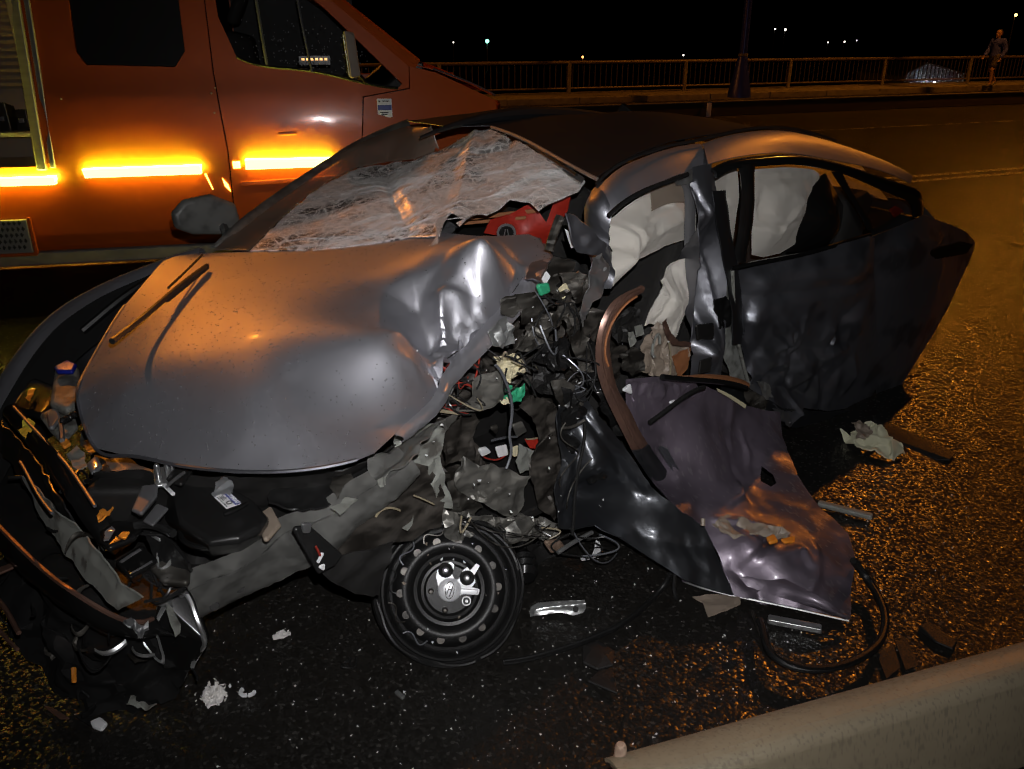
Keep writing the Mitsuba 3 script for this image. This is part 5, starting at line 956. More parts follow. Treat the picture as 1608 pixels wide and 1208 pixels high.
C('corner_lens', panel([(.646,.198,.45),(.644,.166,.45),(.652,.098,.45),(.664,.075,.45),(.677,.07,.45),(.669,.113,.45),(.657,.168,.45)], res=.008, amp=.006, freq=20, thick=.004), 'pale_grey')
C('chrome_bits', panel([(.75,.192,.46),(.732,.171,.46),(.712,.142,.46),(.715,.11,.46),(.74,.116,.46),(.735,.139,.46),(.749,.162,.46)], res=.006, amp=.03, freq=40, thick=.003, seed=4), 'bright_metal')
C('chrome_bits', panel([(.636,.237,.45),(.611,.233,.45),(.595,.213,.45),(.598,.19,.45),(.63,.206,.45)], res=.006, amp=.02, freq=40, thick=.003, seed=5), 'bright_metal')
C('torn_plastic', panel([(.746,.343,.1),(.726,.365,.1),(.717,.363,.1),(.722,.339,.1),(.705,.317,.1),(.692,.3,.1),(.718,.306,.1)], res=.008, amp=.02, freq=30, thick=.003, seed=6), 'pale_grey')
C('torn_plastic', panel([(.74,.272,.3),(.723,.245,.3),(.698,.234,.3),(.705,.223,.3),(.734,.231,.3)], res=.008, amp=.02, freq=30, thick=.003, seed=16), 'dirty_metal')
C('loom_bunch', cat(*[tube([(.686,.235,.52),(.66,.228,.52),(.647,.178,.52),(.646,.136,.52)] + np.random.default_rng(k).normal(0, .018, (4, 3)), .0035, 14, 5) for k in range(9)]), 'wire_black')
C('loom_connector', disp(hull([(.652,.209,.54),(.625,.211,.54),(.606,.149,.54),(.623,.113,.54),(.652,.14,.54)], .01), .012, 25, 4), 'dirty_metal')

# thin bent strips, clips and grille bars tangled in the torn front corner
rgf = np.random.default_rng(31)
fpts = np.array([(.854,.698,.36),(.841,.511,.36),(.808,.371,.36),(.77,.262,.36),(.723,.192,.36),(.625,.323,.2),(.717,.43,.1),(.794,.497,.08),(.839,.573,.14),(.871,.706,.2),(.661,.216,.42),(.719,.462,.46),(.75,.599,.48),(.735,.885,.5),(.671,.449,.5),(.67,.274,.5),(.624,.223,.54),(.693,.614,.6)])
for k in range(46):
    a = fpts[k % len(fpts)] + rgf.normal(0, .022, 3); d = rgf.normal(0, 1, 3); d[2] *= .5; L = rgf.uniform(.03, .11); b = a + unit(d) * L; c = (a + b) / 2 + rgf.normal(0, .016, 3)
    m_ = ['black_gloss', 'black_plastic', 'dirty_metal', 'black_gloss', 'galvanized', 'paint_shaded'][k % 6]
    if k % 3: C('bent_strip', strip([a, c, b], [a + (0, .004, .012), c + (.004, 0, .014), b + (0, -.004, .010)], 10, 3, .004, 30, .002, k, .003), m_, 30)
    else: C('broken_clip', tube([a, c, b], rgf.uniform(.0018, .004), 9, 5), m_)
# near chassis rail
ua = [(.611,.131,.5),(.545,.139,.5),(.448,.147,.5),(.389,.133,.54),(.355,.086,.58),(.299,.025,.62),(.224,-.001,.66),(.194,-.017,.68),(.111,-.031,.72)]
la = [(.582,.21,.36),(.534,.212,.36),(.43,.22,.36),(.362,.178,.4),(.319,.122,.44),(.272,.065,.5),(.193,.044,.56),(.158,.013,.6),(.088,-.015,.66)]
rail = C('chassis_rail', strip(ua, la, 70, 10, .022, 9, .004, 7, .015, .004), 'rail_grey', 35)
C('rail_flange', strip([np.array(p) + (.0, .05, .012) for p in ua], ua, 60, 4, .012, 20, .004, 8, 0, .003), 'rail_grey', parent=rail)
for p in [(.459,.21,.42),(.485,.182,.42),(.5,.227,.41),(.428,.198,.41),(.554,.17,.41)]:
    C('rail_hole', lathe([(0, 0), (.011, 0), (.011, .004), (0, .004)], 16, axis=(.3, -.9, .3), at=np.array(p) + (0, -.012, .004)), 'black_matte', parent=rail)
C('rail_bracket', panel([(.32,-.014,.66),(.26,.008,.66),(.253,-.014,.66),(.311,-.043,.66)], res=.01, amp=.014, freq=30, thick=.003, seed=3), 'pale_grey', parent=rail)
C('rail_bracket', panel([(.209,-.036,.7),(.149,-.016,.7),(.114,-.013,.7),(.124,-.038,.7),(.171,-.03,.68),(.208,-.037,.68)], res=.01, amp=.016, freq=30, thick=.003, seed=4), 'pale_grey', parent=rail)
C('seam_bead', tube([(.309,.08,.56),(.253,.086,.56),(.188,.104,.56),(.161,.052,.62)], .004, 20, 5), 'tan_plastic', parent=rail)
C('suspension_arm', panel([(.321,.266,.64),(.211,.176,.64),(.145,.163,.64),(.073,.154,.64),(.082,.084,.64),(.213,.052,.64),(.326,.036,.64),(.381,.085,.64),(.401,.14,.64)], res=.014, amp=.03, freq=12, thick=.004, seed=33), 'black_plastic')
C('inner_wing', panel([(.277,.049,.72),(.213,.042,.72),(.161,.039,.72),(.053,.061,.72),(-.023,.029,.76),(.095,-.053,.76),(.161,-.095,.76),(.196,-.008,.68),(.188,.059,.68)], res=.012, amp=.02, freq=14, thick=.003, seed=31), 'rail_grey')
C('foam_block', disp(hull([(.414,.156,.6),(.383,.174,.6),(.403,.094,.6),(.447,.063,.6)] + [(.401,.182,.55)], .008), .012, 30, 4), 'tan_plastic')
C('engine_mount', disp(hull([(.3,.132,.6),(.275,.133,.6),(.3,.077,.6),(.324,.076,.6)], .01), .014, 40, 4), 'tan_plastic', label='pale broken mounting lump')
C('strut_plate', panel([(.231,.138,.66),(.185,.14,.66),(.213,.062,.66),(.24,.029,.66),(.247,.052,.66),(.28,.026,.66),(.266,.077,.66)], res=.008, amp=.016, freq=30, thick=.004, seed=5), 'dirty_metal')
cb = C('connector_block', disp(hull([(.415,-.03,.655),(.391,-.03,.651),(.32,-.03,.545),(.335,-.03,.531),(.372,-.03,.527),(.394,-.03,.589)] , .008), .014, 30, 8), 'black_plastic')
C('connector_clip', obox(*[(.389,-.06,.572),(.374,-.06,.592)], .008, .006, .002), 'white_plastic', parent=cb)
C('connector_clip', hull([(.384,-.06,.559),(.376,-.06,.559),(.377,-.06,.551)], .004), 'white_plastic', parent=cb)
C('connector_clip', hull([(.408,-.05,.674),(.394,-.05,.668),(.398,-.05,.654),(.407,-.05,.658)], .005), 'bright_metal', parent=cb)
C('connector_wire', tube([(.389,-.06,.615),(.384,-.06,.6),(.381,-.06,.588)], .003, 8, 5), 'wire_red', parent=cb)
C('wheel_liner', panel([(.368,.06,.584),(.266,.06,.594),(.174,.06,.618),(.058,.06,.654),(-.011,.06,.614),(-.057,.06,.512),(-.041,.06,.428),(.051,.06,.428),(.13,.06,.454),(.189,.06,.424),(.261,.06,.457),(.33,.06,.467),(.351,.06,.524)], res=.016, amp=.03, freq=9, fine=.003, thick=.004, seed=35), 'grime', 30)
C('liner_lower', panel([(.349,.02,.508),(.246,.02,.496),(.136,.02,.477),(.168,.02,.396),(.185,.02,.326),(.255,.02,.381),(.319,.02,.459)], res=.016, amp=.03, freq=9, thick=.004, seed=36), 'black_matte')
C('liner_wire', tube([(.186,.02,.568),(.163,.02,.581),(.137,.02,.574),(.115,.02,.558)], .003, 12, 5), 'wire_cream')
C('liner_wire', tube([(.085,0,.598),(.058,0,.577),(.024,0,.548)], .0025, 10, 5), 'wire_cream')
C('liner_clip', panel([(.124,0,.519),(.096,0,.526),(.088,0,.541),(.093,0,.517),(.109,0,.505)], res=.008, thick=.003), 'pale_grey')

# ------------------------------------------------------------------ the torn-open corner between bonnet and door
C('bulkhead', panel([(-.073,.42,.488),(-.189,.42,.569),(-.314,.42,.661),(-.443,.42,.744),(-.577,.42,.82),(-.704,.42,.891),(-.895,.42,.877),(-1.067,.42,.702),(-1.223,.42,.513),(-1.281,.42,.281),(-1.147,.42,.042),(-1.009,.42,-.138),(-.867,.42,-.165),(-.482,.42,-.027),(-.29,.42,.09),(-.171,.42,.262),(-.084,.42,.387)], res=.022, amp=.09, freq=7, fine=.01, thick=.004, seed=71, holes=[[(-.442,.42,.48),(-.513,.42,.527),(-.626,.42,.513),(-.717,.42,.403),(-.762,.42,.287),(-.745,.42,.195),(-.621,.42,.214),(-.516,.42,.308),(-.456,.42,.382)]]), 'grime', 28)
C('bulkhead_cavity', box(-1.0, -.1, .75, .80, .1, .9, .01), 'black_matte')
tp = lambda name, pts, m_, amp=.02, fr=18, seed=0, res=.010, inner=(), cr=(), lb=None, fine=.0025: C(name, panel(pts, inner, res=res, amp=amp, freq=fr, fine=fine, thick=.003, seed=seed, creases=cr), m_, 26, label=lb)
tp('inner_arch', [(.066,.1,.715),(.026,.1,.722),(-.01,.1,.725),(-.066,.1,.712),(-.092,.1,.681),(-.087,.1,.655),(-.071,.1,.615),(-.024,.1,.597),(.024,.1,.622),(.065,.1,.666)], 'pale_grey', .02, 14, 1, cr=[([(.069,.08,.69),(.002,.08,.696),(-.059,.08,.694)], .012, .02)], lb='pale torn inner wheel arch plate')
C('arch_hole', lathe([(0, 0), (.012, 0), (.012, .005), (0, .005)], 14, axis=(.3, -.8, .4), at=np.array([(.04,.085,.699)][0])), 'black_matte')
tp('torn_bracket', [(0,.06,.626),(-.045,.06,.632),(-.06,.06,.57),(-.07,.06,.503),(-.073,.06,.467),(-.035,.06,.482),(-.024,.06,.533),(-.006,.06,.578)], 'pale_grey', .018, 14, 2)
tp('arch_sheet', [(-.232,.14,.786),(-.301,.14,.79),(-.337,.14,.746),(-.331,.14,.692),(-.279,.14,.672),(-.194,.14,.69),(-.145,.14,.679),(-.118,.14,.664),(-.104,.14,.695),(-.152,.14,.707),(-.199,.14,.712),(-.222,.14,.732)], 'torn_grey', .025, 15, 3, cr=[([(-.218,.12,.785),(-.268,.12,.767),(-.305,.12,.757)], -.012, .012)])
tp('torn_sheet', [(-.162,.22,.633),(-.231,.22,.635),(-.287,.22,.63),(-.316,.22,.6),(-.285,.22,.547),(-.299,.22,.487),(-.245,.22,.485),(-.188,.22,.493),(-.168,.22,.556)], 'grime', .03, 14, 4)
tp('torn_sheet', [(-.44,.2,.611),(-.492,.2,.633),(-.591,.2,.578),(-.633,.2,.507),(-.627,.2,.441),(-.577,.2,.471),(-.536,.2,.435),(-.515,.2,.502),(-.493,.2,.562)], 'grime', .03, 13, 5)
tp('torn_sheet', [(-.478,.16,.47),(-.538,.16,.494),(-.595,.16,.462),(-.627,.16,.363),(-.62,.16,.247),(-.569,.16,.17),(-.498,.16,.248),(-.469,.16,.375)], 'grime', .04, 12, 6)
tp('arch_sheet', [(-.141,.13,.538),(-.182,.13,.548),(-.249,.13,.513),(-.297,.13,.492),(-.347,.13,.459),(-.419,.13,.415),(-.414,.13,.359),(-.399,.13,.302),(-.321,.13,.32),(-.244,.13,.386),(-.163,.13,.448),(-.137,.13,.499)], 'torn_grey', .035, 14, 7)
tp('torn_sheet', [(-.134,.16,.516),(-.166,.16,.513),(-.195,.16,.422),(-.271,.16,.349),(-.222,.16,.325),(-.147,.16,.378)], 'dirty_metal', .03, 20, 8)
tp('arch_sheet', [(-.078,.12,.437),(-.19,.12,.378),(-.338,.12,.318),(-.5,.12,.228),(-.571,.12,.149),(-.502,.12,.145),(-.286,.12,.25),(-.096,.12,.333)], 'torn_grey', .05, 17, 9)
tp('pale_chunk', [(-.503,.26,.439),(-.539,.26,.42),(-.582,.26,.386),(-.568,.26,.353),(-.548,.26,.332),(-.511,.26,.336),(-.492,.26,.381)], 'pale_grey', .02, 22, 10)
tp('torn_sheet', [(-.445,.06,.737),(-.492,.06,.738),(-.541,.06,.69),(-.584,.06,.644),(-.581,.06,.586),(-.528,.06,.619),(-.473,.06,.656)], 'dirty_metal', .022, 18, 11, cr=[([(-.463,.05,.671),(-.517,.05,.639),(-.567,.05,.598)], -.01, .01)])
tp('plate_scrap', [(-.384,.14,.991),(-.447,.14,.986),(-.512,.14,.966),(-.493,.14,.897),(-.448,.14,.884),(-.404,.14,.902)], 'dirty_metal', .012, 18, 12)
tp('torn_sheet', [(-.335,.1,.861),(-.401,.1,.913),(-.464,.1,.925),(-.515,.1,.929),(-.534,.1,.879),(-.456,.1,.839),(-.397,.1,.831),(-.363,.1,.832)], 'dirty_metal', .035, 18, 13, cr=[([(-.349,.1,.846),(-.441,.1,.881),(-.526,.1,.908)], -.02, .014)])
tp('torn_sheet', [(-.393,.08,.845),(-.462,.08,.851),(-.518,.08,.841),(-.55,.08,.77),(-.5,.08,.767),(-.454,.08,.772),(-.393,.08,.811)], 'black_gloss', .04, 22, 14)
tp('torn_sheet', [(-.263,.12,.917),(-.302,.12,.937),(-.334,.12,.941),(-.357,.12,.895),(-.353,.12,.859),(-.306,.12,.859),(-.269,.12,.872)], 'galvanized', .03, 20, 15)
tp('torn_sheet', [(-.478,.1,.978),(-.538,.1,.988),(-.581,.1,.946),(-.595,.1,.885),(-.56,.1,.834),(-.527,.1,.881),(-.515,.1,.925)], 'dirty_metal', .035, 24, 16)
tp('torn_sheet', [(-.596,.06,1.075),(-.633,.06,1.08),(-.67,.06,1.044),(-.654,.06,.99),(-.635,.06,.952),(-.603,.06,.943),(-.585,.06,.897),(-.565,.06,.871),(-.553,.06,.904),(-.576,.06,.964)], 'bright_metal', .025, 18, 17, lb='bright torn strip of pillar metal')
tp('torn_sheet', [(-.538,.08,.864),(-.58,.08,.874),(-.62,.08,.825),(-.646,.08,.758),(-.632,.08,.699),(-.587,.08,.732),(-.563,.08,.787)], 'dirty_metal', .03, 24, 18)
tp('torn_sheet', [(-.542,.12,1.025),(-.604,.12,1.025),(-.654,.12,.993),(-.651,.12,.935),(-.603,.12,.925),(-.559,.12,.961)], 'dirty_metal', .03, 22, 19)
tp('torn_sheet', [(-.324,.14,.989),(-.375,.14,.993),(-.399,.14,.948),(-.37,.14,.924),(-.333,.14,.94)], 'dirty_metal', .02, 24, 20)
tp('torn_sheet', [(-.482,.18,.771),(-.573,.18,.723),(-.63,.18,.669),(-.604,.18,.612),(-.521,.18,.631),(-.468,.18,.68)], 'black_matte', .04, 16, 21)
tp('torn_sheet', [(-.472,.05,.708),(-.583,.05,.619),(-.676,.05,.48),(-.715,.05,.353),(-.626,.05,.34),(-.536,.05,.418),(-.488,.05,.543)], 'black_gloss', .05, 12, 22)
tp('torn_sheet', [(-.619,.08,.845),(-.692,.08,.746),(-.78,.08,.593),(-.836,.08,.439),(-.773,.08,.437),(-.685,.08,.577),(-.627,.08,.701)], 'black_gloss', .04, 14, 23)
tp('green_scrap', [(-.345,.12,.73),(-.375,.12,.718),(-.397,.12,.727),(-.395,.12,.696),(-.382,.12,.674),(-.353,.12,.682)], 'green_plastic', .016, 40, 24, .006)
tp('green_scrap', [(-.332,.14,.731),(-.361,.14,.727),(-.371,.14,.705),(-.356,.14,.697),(-.346,.14,.68),(-.322,.14,.695),(-.341,.14,.705)], 'green_plastic', .016, 40, 25, .006)
C('green_plug', disp(hull([(-.428,.1,1.013),(-.458,.1,1.011),(-.463,.1,.996),(-.438,.1,.993)], .008), .006, 40, 3), 'green_plastic')
tp('plug_tag', [(-.438,.1,1.026),(-.457,.1,1.051),(-.472,.1,1.034),(-.457,.1,1.015)], 'white_plastic', .004, 30, 26, .006)
tp('foam_scrap', [(-.316,.16,.807),(-.354,.16,.817),(-.403,.16,.797),(-.428,.16,.754),(-.418,.16,.733),(-.374,.16,.725),(-.34,.16,.754)], 'cream_foam', .035, 30, 27, .007)
tp('foam_scrap', [(-.322,.14,.691),(-.346,.14,.692),(-.361,.14,.667),(-.331,.14,.672)], 'cream_foam', .012, 40, 28, .006)
tp('foam_scrap', [(-.503,.1,.988),(-.533,.1,1.001),(-.549,.1,.975),(-.524,.1,.957)], 'cream_foam', .014, 40, 29, .006)
rgw = np.random.default_rng(12)
def wires(region, n, mats, L=.10, r=.0022, name='wire'):
    P0 = np.array(region)
    for k in range(n):
        a, b = P0[rgw.integers(len(P0))], P0[rgw.integers(len(P0))]
        m_ = a * .5 + b * .5
        pts = [a + rgw.normal(0, .012, 3), m_ + rgw.normal(0, L * .35, 3) * (1, .6, 1) - (0, .02, 0), b + rgw.normal(0, .012, 3)]
        C(name, tube(pts, r * rgw.uniform(.7, 1.5), 14, 5), mats[k % len(mats)])
wires([(-.147,.16,.84),(-.181,.16,.842),(-.225,.16,.823),(-.26,.16,.795),(-.242,.16,.77),(-.189,.16,.796),(-.162,.16,.784)], 14, ['wire_red', 'wire_black', 'wire_black', 'wire_red'])
wires([(-.087,.14,.779),(-.129,.14,.778),(-.171,.14,.747),(-.21,.14,.716),(-.192,.14,.706),(-.127,.14,.726)], 10, ['wire_black', 'wire_black', 'wire_cream', 'wire_red'])
wires([(-.252,.1,.852),(-.297,.1,.83),(-.349,.1,.809),(-.373,.1,.783),(-.297,.1,.784)], 8, ['wire_black', 'wire_black', 'wire_cream'])
wires([(-.352,.2,.895),(-.375,.2,.897),(-.385,.2,.868),(-.356,.2,.856)], 6, ['wire_red', 'wire_black'])
wires([(-.438,.1,.993),(-.514,.1,.96),(-.567,.1,.91),(-.544,.1,.818),(-.491,.1,.869),(-.415,.1,.924)], 10, ['wire_black', 'wire_black', 'wire_silver'])
wires([(-.479,.05,.809),(-.572,.05,.825),(-.606,.05,.695),(-.526,.05,.677)], 8, ['wire_black', 'wire_silver', 'wire_black'])
wires([(-.492,0,.255),(-.611,0,.181),(-.677,0,.103),(-.555,0,.134)], 6, ['wire_black', 'wire_silver', 'wire_black'])
wires([(-.089,.02,.439),(-.201,.02,.37),(-.349,.02,.316),(-.403,.02,.261)], 8, ['wire_black', 'dirty_metal', 'wire_cream'])
C('cable', tube([(-.236,.06,.843),(-.258,.06,.815),(-.276,.06,.776),(-.294,.06,.71),(-.292,.06,.664),(-.285,.06,.619),(-.292,.06,.569),(-.285,.06,.543),(-.273,.06,.519)], .0042, 40, 7), 'wire_silver', label='pale cable hanging across the dark hole')
C('cable', tube([(-.349,.1,.778),(-.388,.1,.752),(-.403,.1,.728),(-.424,.1,.686)], .003, 16, 6), 'wire_black')
C('cable', tube([(-.504,-.02,.618),(-.502,-.02,.544),(-.484,-.02,.466),(-.473,-.02,.362),(-.469,-.02,.252)], .005, 30, 7), 'wire_black')
C('cable', tube([(-.425,-.02,.643),(-.449,-.02,.562),(-.482,-.02,.526),(-.425,-.02,.488),(-.411,-.02,.442)], .002, 24, 6), 'dirty_metal')
C('cable', tube([(-.436,0,.616),(-.488,0,.607),(-.525,0,.612)], .0045, 12, 6), 'dirty_metal')
C('cable', tube([(-.441,-.02,.353),(-.464,-.02,.431),(-.506,-.02,.469),(-.543,-.02,.488)], .002, 16, 6), 'dirty_metal')
# bits glimpsed inside the hole
for pts, m_ in (([(-.648,.45,.394),(-.684,.45,.393),(-.702,.45,.357),(-.666,.45,.349)], 'torn_grey'), ([(-.528,.4,.365),(-.568,.4,.361),(-.574,.4,.33),(-.539,.4,.332)], 'white_print'), ([(-.456,.4,.385),(-.478,.4,.382),(-.494,.4,.362),(-.466,.4,.362)], 'white_plastic'), ([(-.585,.38,.353),(-.603,.38,.352),(-.609,.38,.325),(-.591,.38,.327)], 'cream_foam'), ([(-.549,.45,.417),(-.566,.45,.416),(-.566,.45,.396)], 'dirty_metal')):
    C('hole_scrap', disp(hull(pts, .006), .01, 40, 3), m_)
C('hole_wire', tube([(-.472,.4,.351),(-.516,.4,.325),(-.556,.4,.321),(-.574,.4,.33)], .003, 12, 5), 'wire_red')
C('hole_wire', tube([(-.506,.4,.401),(-.557,.4,.394),(-.621,.4,.377)], .004, 12, 5), 'wire_silver')
C('hole_spike', tube([(-.57,.3,.422),(-.604,.3,.413),(-.631,.3,.409)], .003, 6, 5), 'wire_cream')
C('hole_panel', panel([(-.564,.3,.424),(-.628,.3,.407),(-.635,.3,.362),(-.587,.3,.383)], res=.01, amp=.006, thick=.003), 'red_trim')
# small fragments stuck all over: white chips and specks
chips = []
for k in range(55):
    c0 = np.array([(-.002,.02,.873),(-.164,.02,.898),(-.295,.02,.936),(-.434,.02,.976),(-.542,.02,.801),(-.496,.02,.655),(-.397,.02,.524),(-.614,.02,.491),(-.202,.02,.473),(-.071,.02,.563),(-.025,.02,.465),(-.349,.02,.329),(.084,.02,.693),(-.51,.02,.307),(.164,.02,.617),(-.69,.02,.234),(-.763,.02,.827),(-.891,.02,.755)][k % 18]) + rgw.normal(0, .05, 3) * (1, .5, 1)
    s = rgw.uniform(.001, .0028); chips.append(hull(c0 + rgw.normal(0, s, (6, 3))))
C('glass_specks', cat(*chips), 'white_plastic', kind='stuff', smooth=False)

# bits behind the door opening: torn seat base, brackets
tp('seat_shard', [(-.973,.16,.679),(-1.014,.16,.733),(-1.052,.16,.751),(-1.105,.16,.712),(-1.13,.16,.678),(-1.236,.16,.633),(-1.215,.16,.575),(-1.171,.16,.518),(-1.017,.16,.57),(-.946,.16,.612)], 'tan_plastic', .035, 16, 40, cr=[([(-1.023,.14,.736),(-1.04,.14,.64),(-1.027,.14,.569)], .02, .012), ([(-1.088,.14,.698),(-1.111,.14,.622),(-1.099,.14,.544)], .02, .012)], lb='torn tan seat base plastic')
tp('seat_shard', [(-.834,.14,.693),(-.895,.14,.708),(-.957,.14,.67),(-.97,.14,.603),(-.911,.14,.6),(-.85,.14,.644)], 'dirty_metal', .03, 22, 41)
tp('seat_shard', [(-1.014,.12,.774),(-1.032,.12,.783),(-1.052,.12,.734),(-1.113,.12,.683),(-1.187,.12,.661),(-1.182,.12,.643),(-1.079,.12,.678),(-1.032,.12,.725)], 'copper_trim', .01, 20, 42, .007)
tp('seat_shard', [(-1.124,.15,.616),(-1.232,.15,.622),(-1.221,.15,.542),(-1.173,.15,.516)], 'brown_trim', .01, 20, 43)
tp('white_clip', [(-.877,.12,.788),(-.909,.12,.789),(-.925,.12,.751),(-.887,.12,.751)], 'pale_grey', .006, 30, 44, .006)
tp('white_clip', [(-.841,.12,.779),(-.866,.12,.777),(-.882,.12,.735),(-.858,.12,.723)], 'pale_grey', .01, 30, 45, .006)
C('seat_rail', tube([(-.96,.1,.672),(-.949,.1,.719),(-.966,.1,.746),(-.983,.1,.711)], .005, 14, 6), 'pale_grey')
C('seat_wire', tube([(-1.051,.1,.579),(-1.046,.1,.65),(-1.029,.1,.709)], .003, 10, 5), 'wire_cream')
tp('seat_shard', [(-.838,.2,.807),(-.91,.2,.834),(-.99,.2,.795),(-1.017,.2,.722),(-.953,.2,.691),(-.874,.2,.724)], 'black_matte', .04, 18, 46)

# ------------------------------------------------------------------ the front door torn down onto the road
dl_o = [(-.512,.08,.72),(-.557,.06,.681),(-.618,.04,.603),(-.698,0,.474),(-.79,-.06,.315),(-.847,-.14,.238),(-.901,-.2,.191),(-.853,-.368,.035),(-.785,-.309,.06),(-.727,-.252,.09),(-.672,-.145,.15),(-.625,-.052,.2),(-.601,.006,.22),(-.504,0,.246),(-.451,.02,.268),(-.441,.03,.401),(-.48,.05,.469),(-.486,.07,.575)]
dpa = C('door_inner', panel(dl_o, [(-.574,-.02,.433),(-.728,-.028,.24),(-.738,-.153,.2),(-.696,.198,.2)], res=.012, amp=.020, freq=9, fine=.0012, thick=.004, seed=81, creases=[([(-.634,0,.284),(-.668,0,.308),(-.676,0,.365),(-.656,0,.399)], -.03, .025, 'taper'), ([(-.477,0,.627),(-.523,0,.487),(-.489,0,.324)], .03, .03), ([(-.691,-.12,.2),(-.784,-.171,.16),(-.904,-.236,.12)], .012, .04), ([(-.557,0,.623),(-.621,0,.496),(-.789,0,.275)], .02, .02), ([(-.443,0,.557),(-.484,0,.458),(-.461,0,.336)], -.02, .02)]), 'paint_shaded', 30, label='dark lower half of the torn front door')
do_ = [(-.779,.06,.652),(-.981,.06,.606),(-1.196,.06,.518),(-1.415,.02,.384),(-1.64,0,.296),(-1.611,-.04,.218),(-1.367,-.245,.22),(-1.331,-.345,.17),(-1.305,-.483,.12),(-1.244,-.547,.09),(-1.02,-.656,.02),(-1.013,-.634,.02),(-.844,-.369,.04),(-.896,-.204,.19),(-.814,-.168,.26),(-.835,-.03,.294),(-.789,0,.443),(-.752,.03,.565)]
doi = [(-1.047,-.05,.394),(-1.278,-.12,.216),(-1.087,-.301,.17),(-1.086,-.492,.12),(-.912,-.322,.16),(-.974,-.521,.07)]
dor = C('door_skin', panel(do_, doi, res=.011, amp=.012, freq=8, fine=.0012, thick=.003, seed=82, holes=[[(-1.328,-.146,.25),(-1.328,-.171,.25),(-1.323,-.205,.25),(-1.294,-.252,.25),(-1.268,-.253,.25),(-1.27,-.207,.25)]],
    creases=[([(-.92,-.195,.2),(-1.016,-.271,.2),(-1.089,-.366,.2),(-1.111,-.426,.2)], -.020, .022, 'taper'), ([(-1.029,-.165,.18),(-1.11,-.159,.18),(-1.174,-.089,.18)], -.022, .020, 'taper'), ([(-.917,-.239,.14),(-.894,-.36,.14),(-.924,-.475,.14),(-.884,-.644,.14)], .03, .035, 'taper'),
             ([(-1.005,-.259,.16),(-1.003,-.356,.16),(-1.081,-.376,.16)], .02, .025, 'taper'), ([(-1,-.427,.15),(-1.079,-.451,.15),(-1.058,-.525,.15)], -.018, .022, 'taper'), ([(-.91,-.394,.15),(-1.017,-.348,.15),(-1.051,-.278,.15)], .018, .02, 'taper'), ([(-1.148,-.444,.14),(-1.056,-.549,.14),(-.947,-.621,.14)], -.016, .03, 'taper'),
             ([(-1.368,.207,.3),(-1.259,.012,.3),(-1.185,-.119,.3)], -.010, .03, 'taper'), ([(-1.216,-.018,.3),(-1.194,-.164,.3),(-1.143,-.318,.3)], .012, .03, 'taper'), ([(-1.337,.012,.3),(-1.318,-.109,.3),(-1.253,-.216,.3)], -.01, .02, 'taper'), ([(-1.367,.303,.35),(-1.145,.188,.35),(-.989,.119,.35)], .02, .03, 'taper')]), 'paint_pink_sheen', 32, label='crumpled front door skin with a purplish reflection in its colour resting on the road')
C('door_fold', strip([(-.76,-.225,.055),(-.815,-.283,.055),(-.879,-.358,.055),(-.917,-.47,.055),(-.955,-.577,.055),(-1.003,-.658,.03)], [(-.768,-.226,.09),(-.859,-.252,.09),(-.927,-.321,.09),(-.961,-.442,.09),(-.965,-.574,.09),(-1.016,-.654,.035)], 40, 5, .010, 14, .003, 4, .01, .002), 'paint_pink_sheen', parent=dor)
C('door_lip', tube([(-.792,-.208,.03),(-.815,-.291,.03),(-.851,-.366,.03),(-.928,-.511,.03),(-.994,-.642,.03),(-1.005,-.663,.03)], .004, 40, 6), 'galvanized', parent=dor)
tp('door_scrap', [(-.92,-.215,.2),(-.976,-.225,.2),(-1.019,-.283,.2),(-1.053,-.365,.2),(-1.063,-.413,.2),(-1.042,-.411,.18),(-1,-.345,.18),(-.912,-.296,.18),(-.903,-.249,.18)], 'tan_plastic', .03, 22, 83, .009)
C('marker_lens', disp(hull([(-.947,-.398,.215),(-.971,-.4,.215),(-.952,-.421,.215),(-.934,-.414,.215)], .006), .006, 50, 2), 'orange_lens'); C('marker_lens', disp(hull([(-.987,-.423,.205),(-1.027,-.439,.205),(-1.008,-.45,.205),(-.981,-.436,.205)], .004), .004, 50, 3), 'orange_lens')
C('door_clip', tube([(-.795,-.26,.26),(-.803,-.252,.28)], .007, 5, 7), 'tan_plastic')
C('copper_moulding', strip([(-.743,0,.978),(-.676,0,.968),(-.613,0,.947),(-.574,0,.895),(-.56,0,.812),(-.584,0,.717),(-.635,0,.62),(-.694,0,.524),(-.75,0,.434),(-.792,0,.373)], [(-.744,-.01,.959),(-.694,-.01,.948),(-.641,-.01,.917),(-.612,-.01,.87),(-.616,-.01,.781),(-.647,-.01,.69),(-.706,-.01,.602),(-.762,-.01,.515),(-.812,-.01,.444),(-.863,-.01,.38)], 60, 9, .003, 12, .006, 5, .012, .0008), 'copper_trim', 35, label='long copper coloured window moulding curving down the wreck')
C('moulding_ridge', tube([(-.719,-.02,.976),(-.612,-.02,.941),(-.57,-.02,.863),(-.581,-.02,.764),(-.633,-.02,.66),(-.713,-.02,.521),(-.797,-.02,.407)], .004, 60, 6), 'copper_trim')
C('moulding_ridge', tube([(-.704,-.02,.956),(-.635,-.02,.928),(-.59,-.02,.878),(-.597,-.02,.769)], .0035, 40, 6), 'brown_trim')
C('moulding_end', strip([(-.725,-.02,.45),(-.782,-.02,.371),(-.855,-.02,.278),(-.939,-.02,.186),(-.994,-.02,.138)], [(-.793,-.03,.453),(-.852,-.03,.378),(-.921,-.03,.296),(-1.018,-.03,.184),(-1.071,-.03,.112)], 24, 7, .006, 16, .006, 6, .012, .002), 'paint_shaded', 30)
